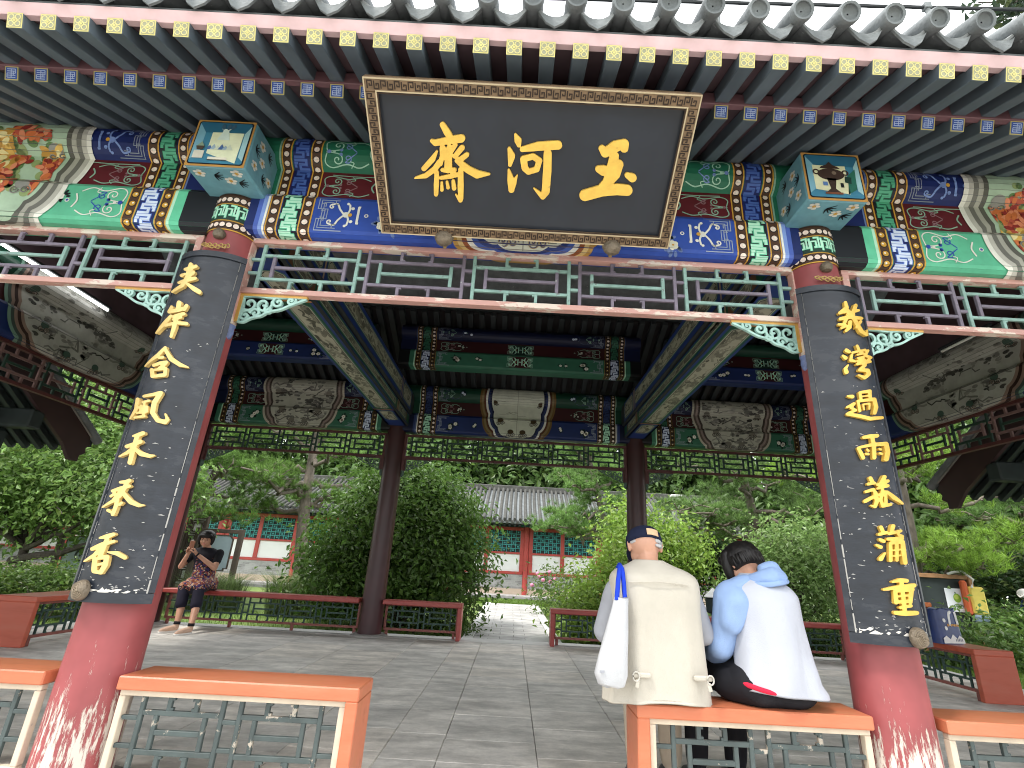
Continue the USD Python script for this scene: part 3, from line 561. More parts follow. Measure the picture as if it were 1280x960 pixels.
obj('soffit_board', slab(-.76, raft_z(-.76)+.044, 1.5, raft_z(1.5)+.044, -XR, XR, .02), M_soff, pav)
obj('soffit_board', slab(-1.1, fly_z(-1.1)+.044, -.3, fly_z(-.3)+.054, -XR, XR, .02), M_soff, pav)
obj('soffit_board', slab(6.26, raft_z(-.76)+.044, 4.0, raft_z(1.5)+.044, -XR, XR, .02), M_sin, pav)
obj('eave_batten', cbox(-XR, XR, -.775, -.735, 3.615, 3.70, .004), M_batten, pav)
obj('eave_board', hull([(x, y, z) for x in (-XR, XR) for y, z in ((-1.105, 3.592), (-1.07, 3.597), (-1.145, 3.632), (-1.07, 3.63))]), M_eave, pav)
TS = .2285
tile_rows = []
roof = obj('roof', MB().add(slab(-1.12, 3.63, 2.75, 5.37, -XR, XR, .05)).add(slab(6.62, 3.63, 2.75, 5.37, -XR, XR, .05)).add(cbox(-XR, XR, 2.6, 2.9, 5.4, 5.75, .03)), M_tile, pav)
for s in (-1, 1):
    g = Polygon([(.0, 3.80), (5.5, 3.80), (2.75, 5.40)]); m = extrude(g, .06); v, f, c = m.arr(); v = np.stack([np.full(len(v), s*SIDEX)+v[:, 2]-.03, v[:, 0], v[:, 1]], 1); obj('gable_board', (v, f), M_soff, pav)
RS = .45
def roof_z(y): return 3.74+RS*(y+1.2)
rt = np.random.default_rng(3)
for i in range(-27, 28):
    x = -.012+TS*i + (978.6-978.6)*0 + .0; x += rt.uniform(-.006, .006); dz = rt.uniform(-.006, .006)
    y0, y1 = -1.235+rt.uniform(-.012, .008), 1.2
    # hollow half-round cap tile with a thick round mouth
    th = np.linspace(-.25*math.pi, 1.25*math.pi, 17); R1, R0 = .054, .041
    ax = np.array([0, 1, RS])/math.hypot(1, RS); up = np.array([0, -RS, 1])/math.hypot(1, RS); rings = []
    for r, y in ((.004, y0+.022), (R0*.6, y0+.02), (R0, y0+.012), (R0, y0), (R1*.97, y0-.004), (R1*1.06, y0+.006), (R1*1.06, y0+.03), (R1, y0+.036), (R1, y1)):
        P = np.array([x, y, roof_z(y)+.035+dz]); rings.append([P+np.array([1, 0, 0])*r*math.cos(t)+up*r*math.sin(t) for t in np.linspace(0, 2*math.pi, 20, endpoint=False)])
    obj('cap_tile', loft(rings, cap=False), M_tile, roof, 40)
    # pan tile: shallow trough with a pale worn front lip and a drip leaf below
    xp = x+TS/2; A = []; t = np.linspace(math.pi*1.12, math.pi*1.88, 13)
    for (r, y, dzz) in ((.112, -1.19, 0), (.112, 1.2, 0), (.098, 1.2, 0), (.098, -1.19, 0), (.112, -1.19, 0)):
        A.append([np.array([xp, y, roof_z(y)+.065+dzz]) + r*np.array([math.cos(q), 0, 0]) + r*math.sin(q)*up for q in t])
    A = np.array(A); k = len(t); v = A.reshape(-1, 3); ii, jj = np.meshgrid(np.arange(4), np.arange(k-1), indexing='ij'); f = np.stack([ii*k+jj, ii*k+jj+1, (ii+1)*k+jj+1, (ii+1)*k+jj], -1).reshape(-1, 4)
    pt = obj('pan_tile', (v, f), M_tilepale if rt.random() < .0 else M_tile, roof, 40)
    L = np.array([[np.array([xp, -1.195-rt.uniform(0, .004), roof_z(-1.19)+.065]) + r*np.array([math.cos(q), 0, 0]) + r*math.sin(q)*up for q in t] for r in (.099, .113)])
    vv = np.concatenate([L.reshape(-1, 3), L.reshape(-1, 3)+np.array([0, .03, .012])]); m_ = 2*k; ff = [[j, j+1, k+j+1, k+j] for j in range(k-1)] + [[j, m_+j, m_+j+1, j+1] for j in range(k-1)] + [[k+j, k+j+1, m_+k+j+1, m_+k+j] for j in range(k-1)]
    obj('tile_lip', (vv, np.array(ff)), M_tilepale, pt)
    g = Polygon([(.113*math.cos(q), .113*math.sin(q)) for q in t]+[(.07, -.105), (.045, -.15), (0, -.185), (-.045, -.15), (-.07, -.105)]).buffer(0)
    v, f, _ = extrude(g, .012).arr(); v = np.stack([xp+v[:, 0], -1.172+v[:, 2]+(v[:, 1]+.05)*-.35*0, roof_z(-1.19)+.065+v[:, 1]], 1); obj('drip_leaf', (v, f), M_tile, pt)

# hanging lattices under the beams
def lattice(place, a, b, z0, z1, units, mats, frame_mat, brackets, post_drop, bracket_mats, fine=True):
    def bx(u0, u1, z0_, z1_, d=.011, m=None):
        if not fine and z1_-z0_ < .03: c_ = (z0_+z1_)/2; z0_, z1_ = c_-.0135, c_+.0135
        if not fine and u1-u0 < .03: c_ = (u0+u1)/2; u0, u1 = c_-.0135, c_+.0135
        v, f = cbox(u0, u1, -d, d, z0_, z1_, .002); return (place(v[:, 0], v[:, 1], v[:, 2]), f)
    fr = MB()
    for q in ((a, b, z0, z0+.036), (a, b, z1-.036, z1)): fr.add(bx(*q, d=.03))
    for q in ((a, a+.045), (b-.045, b)): fr.add(bx(q[0], q[1], z0+.037-post_drop, z1-.037, d=.032) if post_drop == 0 else bx(q[0], q[1], z0-post_drop, z1-.037, d=.033))
    P = fr.build('hanging_lattice', frame_mat, pav)
    u = a+.05; L = b-.05-u; gap = .072; w = (L-gap*(units+1))/units; h = z1-z0-.072; zb = z0+.036
    for i in range(units):
        x = u+gap+i*(w+gap); m0, m1 = mats[i % 2], mats[(i+1) % 2]; t = .011
        zl, zm, zh = zb+h*.24, zb+h*.5, zb+h*.76
        def B(*q): obj('bar', bx(*q), m0, P)
        def B1(*q): obj('bar', bx(*q), m1, P)
        B(x-t, x+t, zb, zb+h); B(x+w-t, x+w+t, zb, zb+h)
        obj('bar', bx(x+t, x+w-t, zl-t*.9, zl+t*.9, .0105), m0, P); obj('bar', bx(x+t, x+w-t, zh-t*.9, zh+t*.9, .0105), m0, P)
        B1(x+.08-t, x+.08+t, zl+t, zh-t); B1(x+w-.08-t, x+w-.08+t, zl+t, zh-t); obj('bar', bx(x+.08+t, x+w-.08-t, zm-t*.9, zm+t*.9, .0105), m1, P)
        for e in (.34, .66):
            for q0, q1 in ((zb, zl-t), (zh+t, zb+h)):
                c = x+w*e; s = 1 if e > .5 else -1
                if fine: 
                    mm = MB(); mm.add(bx(c-.01, c+.01, q0, q1)); mm.add(bx(min(c, c+s*-.024), max(c, c+s*-.024), q0+.001, q0+.012, .010)); mm.add(bx(min(c, c-s*.024), max(c, c-s*.024), q1-.012, q1-.001, .010)); mm.build('stub', m1 if False else m0, P)
                else: obj('stub', bx(c-.01, c+.01, q0, q1), m0, P)
        for zc in (zb+h*.36, zb+h*.66):
            obj('link', bx(x+w+t, x+w+gap-t if i < units-1 else x+w+gap, zc-.01, zc+.01), m0, P)
            if i == 0: obj('link', bx(x-gap, x-t, zc-.01, zc+.01), m0, P)
    if brackets:
        for s, c in ((1, a+.045), (-1, b-.045)):
            S = []
            for (x, y, r, tr, a0, sg) in ((.07, -.07, .06, 1.2, 2.6, 1), (.16, -.07, .055, 1.3, 0.4, -1), (.25, -.05, .045, 1.3, 1.0, 1), (.33, -.035, .03, 1.2, .3, -1), (.06, -.155, .04, 1.2, 1.2, 1), (.12, -.135, .035, 1.1, 3.0, -1), (.2, -.105, .03, 1, 2.2, 1)):
                S.append(spiral(x, y, r, tr, a0, sg, .015))
            S += [curve([(.0, -.19), (.05, -.2), (.1, -.17), (.16, -.15), (.2, -.12), (.27, -.1), (.34, -.06), (.42, -.02)], .014), curve([(.02, -.02), (.1, -.012), (.2, -.02), (.3, -.012), (.42, -.014)], .014), curve([(.02, -.02), (.03, -.1), (.02, -.19)], .014)]
            g = unary_union(S).intersection(sbox(.006, -.3, .5, -.006)); v, f, _ = extrude(g, .02).arr(); 
            def put(v): return place(c+s*v[:, 0], v[:, 2]-.01, z0+v[:, 1])
            br = obj('carved_bracket', (put(v), f), bracket_mats[0], pav)
            g2 = sbox(0, -.2, .43, 0).difference(sbox(.022, -.3, .5, -.016)); v, f, _ = extrude(g2, .026).arr(); v[:, 2] -= .003; obj('bracket_rim', (put(v), f), bracket_mats[1], br)
            # carved bud at the foot of the hanging post
            cu = a+.0225 if s > 0 else b-.0225; v, f = lathe([(.008, -.1), (.026, -.085), (.034, -.055), (.03, -.02), (.036, -.012), (.036, -.001)], 12)
            obj('post_bud', (place(cu+v[:, 0], v[:, 1], z0-post_drop+v[:, 2]), f), bracket_mats[2], pav, 50)
M_bud = paint('bud_blue', (.13, .17, .33), .5, .4, 30); M_rim = paint('bracket_ochre', (.55, .32, .08), .5, .2, 9); M_cdark = paint('carved_dark', (.05, .09, .07), .6, .3, 12)
tm = (M_teal, M_mauve)
lattice(ident, -1.845, 1.845, 2.622, 3.033, 5, tm, M_rail, True, .225, (M_carve, M_rim, M_bud))
lattice(ident, -5.09, -2.135, 2.622, 3.033, 4, tm[::-1], M_rail, True, .225, (M_carve, M_rim, M_bud))
lattice(ident, 2.135, 5.09, 2.622, 3.033, 4, tm[::-1], M_rail, True, .225, (M_carve, M_rim, M_bud))
dm = (M_dgreen, M_dgreen)
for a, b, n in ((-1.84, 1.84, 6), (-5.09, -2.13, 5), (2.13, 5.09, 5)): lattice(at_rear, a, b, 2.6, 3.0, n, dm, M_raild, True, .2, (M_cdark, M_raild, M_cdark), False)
M_sl = paint('side_lattice_brown', (.16, .09, .085), .6, .3, 9)
for pl in (at_left, at_right): lattice(pl, .16, DEP-.16, 2.63, 3.033, 9, (M_dgreen, M_sl), M_raild, False, 0, None, False)

# ------------------------------------------------------------------ tube lamps on the side beams
M_lampglow = look('lit_tube', {'e': ('emission', {'color': (1, 1, 1), 'strength': 2.2})}, [], 'e.emission')
for s, y0, y1, lab in ((-1, 1.3, 2.72, 'long white tube lamp fixed along the left side beam under the roof'), (1, 1.95, 2.6, 'short white tube lamp fixed along the right side beam under the roof')):
    t = thing('tube_lamp', lab, 'lamp', (s*5.02, 0, 3.7)); 
    obj('lamp_body', cbox(-.02, .02, y0-.03, y1+.03, .022, .05, .004), M_inner, t); obj('tube', tube([(0, y0, 0), (0, y1, 0)], .016, 12), M_lampglow if s < 0 else paint('unlit_tube', (.75, .78, .72), .3, .05), t, 40)

# ------------------------------------------------------------------ railing benches
def bench_kit(seat_m, frame_m, bar_m):
    def make(label, p0, p1, width, ends, units, clad=True, rows=None, foot=True, zs=.49, group=None, inner=(0, 0)):
        """p0, p1: ends of the centre line; ends: which ends carry an upright end panel"""
        p0, p1 = np.array(p0, float), np.array(p1, float); d = p1-p0; L = np.linalg.norm(d); rot = math.degrees(math.atan2(d[1], d[0]))
        t = thing('railing_bench', label, 'bench', (p0[0], p0[1], 0), rot, group)
        w = width/2; th = .058
        a0 = inner[0]; a1 = L-inner[1]
        # seat board: chamfered plank with mitred ends
        obj('seat_board', cbox(a0, a1, -w, w, zs-th, zs, .006), seat_m, t)
        lo, hi = a0+.012, a1-.012
        if ends[0]: obj('end_panel', cbox(a0+.001, a0+.06, -w+.001, w-.001, 0.0, zs-th+.001, .005), seat_m, t); lo = a0+.062
        if ends[1]: obj('end_panel', cbox(a1-.06, a1-.001, -w+.001, w-.001, 0.0, zs-th+.001, .005), seat_m, t); hi = a1-.062
        yl = -w+.045 if clad else 0.0
        zb = .075 if foot else .04
        fr = MB()
        fr.add(cbox(lo, hi, yl-.02, yl+.02, zs-th-.026, zs-th-.001, .003)); fr.add(cbox(lo, hi, yl-.02, yl+.02, zb, zb+.03, .003)); fr.add(cbox(lo, lo+.03, yl-.021, yl+.021, zb+.031, zs-th-.027, .003)); fr.add(cbox(hi-.03, hi, yl-.021, yl+.021, zb+.031, zs-th-.027, .003))
        P = fr.build('lattice_frame', frame_m, t)
        if foot:
            n = max(2, int((hi-lo)/.75)+1)
            for i in range(n): x = lo+.05+(hi-lo-.1)*i/(n-1); obj('foot', cbox(x-.02, x+.02, yl-.018, yl+.018, -.003, zb-.001, .003), frame_m, t)
        z0, z1 = zb+.03, zs-th-.026; h = z1-z0; u0, u1 = lo+.03, hi-.03; W = u1-u0; gap = .085; wd = (W-gap*(units+1))/units; q = .0105
        def B(x0, x1, za, zc, k=0, nm='bar'): obj(nm, cbox(x0, x1, yl-q-.0004*k, yl+q+.0004*k, za, zc, .002), bar_m, P)
        for i in range(units):
            x = u0+gap+i*(wd+gap); zl, zm, zh = z0+h*.26, z0+h*.52, z0+h*.78
            B(x-q, x+q, z0, z1); B(x+wd-q, x+wd+q, z0, z1); B(x+q, x+wd-q, zl-q, zl+q, 1); B(x+q, x+wd-q, zh-q, zh+q, 1)
            B(x+.075-q, x+.075+q, zl+q, zh-q); B(x+wd-.075-q, x+wd-.075+q, zl+q, zh-q); B(x+.075+q, x+wd-.075-q, zm-q, zm+q, 1)
            for e in (.33, .67):
                c = x+wd*e; s = 1 if e > .5 else -1
                for za, zc in ((z0, zl-q), (zh+q, z1)):
                    m = MB().add(cbox(c-q, c+q, yl-q, yl+q, za, zc, .002)).add(cbox(min(c, c-s*.022), max(c, c-s*.022), yl-q*.9, yl+q*.9, za+.001, za+.013, .001)).add(cbox(min(c, c-s*.022), max(c, c-s*.022), yl-q*.9, yl+q*.9, zc-.013, zc-.001, .001)); m.build('stub', bar_m, P)
            for zc in (z0+h*.33, z0+h*.7):
                B(x+wd+q, x+wd+gap-q if i < units-1 else x+wd+gap, zc-.009, zc+.009, -1, 'link')
                if i == 0: B(x-gap, x-q, zc-.009, zc+.009, -1, 'link')
        return t
    return make
def bench_paint(name, col, edge):
    return look(name, {'g': ('geometry', {}), 'mp': ('mapping', {'scale': (.5, 2.5, 2.5)}), 'n': ('noise_texture', {'scale': 3.0, 'detail': 8.0, 'roughness': .65}), 'r': ('rgb_ramp', {'ramp': [(.3, tuple(np.array(col)*.86)), (.5, tuple(col)), (.72, tuple(edge))]}),
        'n2': ('noise_texture', {'scale': 70.0, 'detail': 2.0}), 'rr': ('rgb_ramp', {'ramp': [(.3, (.28,)*3), (.7, (.5,)*3)]}), 'bp': ('bump', {'strength': .12, 'distance': .004}), 'p': ('principled_bsdf', {'specular_ior_level': .5})},
        [('g.position', 'mp.vector'), ('mp.vector', 'n.vector'), ('n.fac', 'r.fac'), ('r.color', 'p.base_color'), ('n.fac', 'rr.fac'), ('rr.color', 'p.roughness'), ('g.position', 'n2.vector'), ('n2.fac', 'bp.height'), ('bp.normal', 'p.normal')])
M_orange = bench_paint('orange_bench_paint', (.5, .15, .072), (.47, .19, .1))
M_benchred = bench_paint('red_bench_paint', (.3, .045, .038), (.33, .07, .055)); M_benchside = bench_paint('rust_bench_paint', (.42, .085, .045), (.42, .11, .065))
M_pale = paint('pale_frame', (.55, .47, .36), .6, .15, 8, chips=((.3, .3, .27), .66, 18)); M_bgrey = paint('weathered_bars', (.05, .068, .066), .6, .35, 7, chips=((.36, .32, .26), .6, 9))
M_bdark = paint('bench_bars_dark', (.02, .05, .04), .6, .3, 9); M_frred = paint('bench_frame_red', (.22, .07, .055), .6, .2, 9)
front = bench_kit(M_orange, M_pale, M_bgrey); rear = bench_kit(M_benchred, M_frred, M_bdark); side = bench_kit(M_benchside, M_frred, M_bdark)
W1 = .265
front('orange railing bench at lower left, from the left front column to the way in', (-1.80, 0), (-.65, 0), W1, (0, 1), 2)
front('orange railing bench on which the two people sit with their backs turned', (.672, 0), (1.80, 0), W1, (1, 0), 2)
front('orange railing bench left of the left front column, running out of view', (-5.06, 0), (-2.15, 0), W1, (0, 0), 5)
front('orange railing bench right of the right front column, running out of view', (2.15, 0), (5.06, 0), W1, (0, 0), 5)
def rr(label, a, b, ends, n): rear(label, (b, DEP), (a, DEP), W1, ends[::-1], n)
rr('red back railing bench on which the woman with the phone sits', -5.06, -2.17, (0, 0), 5)
rr('short red back railing bench left of the path, below the big round shrub', -1.82, -.651, (0, 1), 2)
rr('short red back railing bench right of the path, half behind the old man', .653, 1.82, (1, 0), 2)
rr('red back railing bench seen between the woman in white and the right column', 2.17, 5.06, (0, 0), 5)
side('rust red side bench at the left with a broad end panel', (-SIDEX, 3.2), (-SIDEX, DEP-.19), .42, (1, 0), 4, clad=True)
side('rust red side bench at the right carrying the navy bag', (SIDEX-.1, DEP-.19), (SIDEX-.1, 3.06), .42, (0, 1), 4, clad=True)
side('rust red side bench beside the front left corner column, out of view', (-SIDEX, .2), (-SIDEX, 1.6), .36, (0, 1), 3)
side('rust red side bench beside the front right corner column, out of view', (SIDEX-.1, 1.6), (SIDEX-.1, .2), .36, (1, 0), 3)

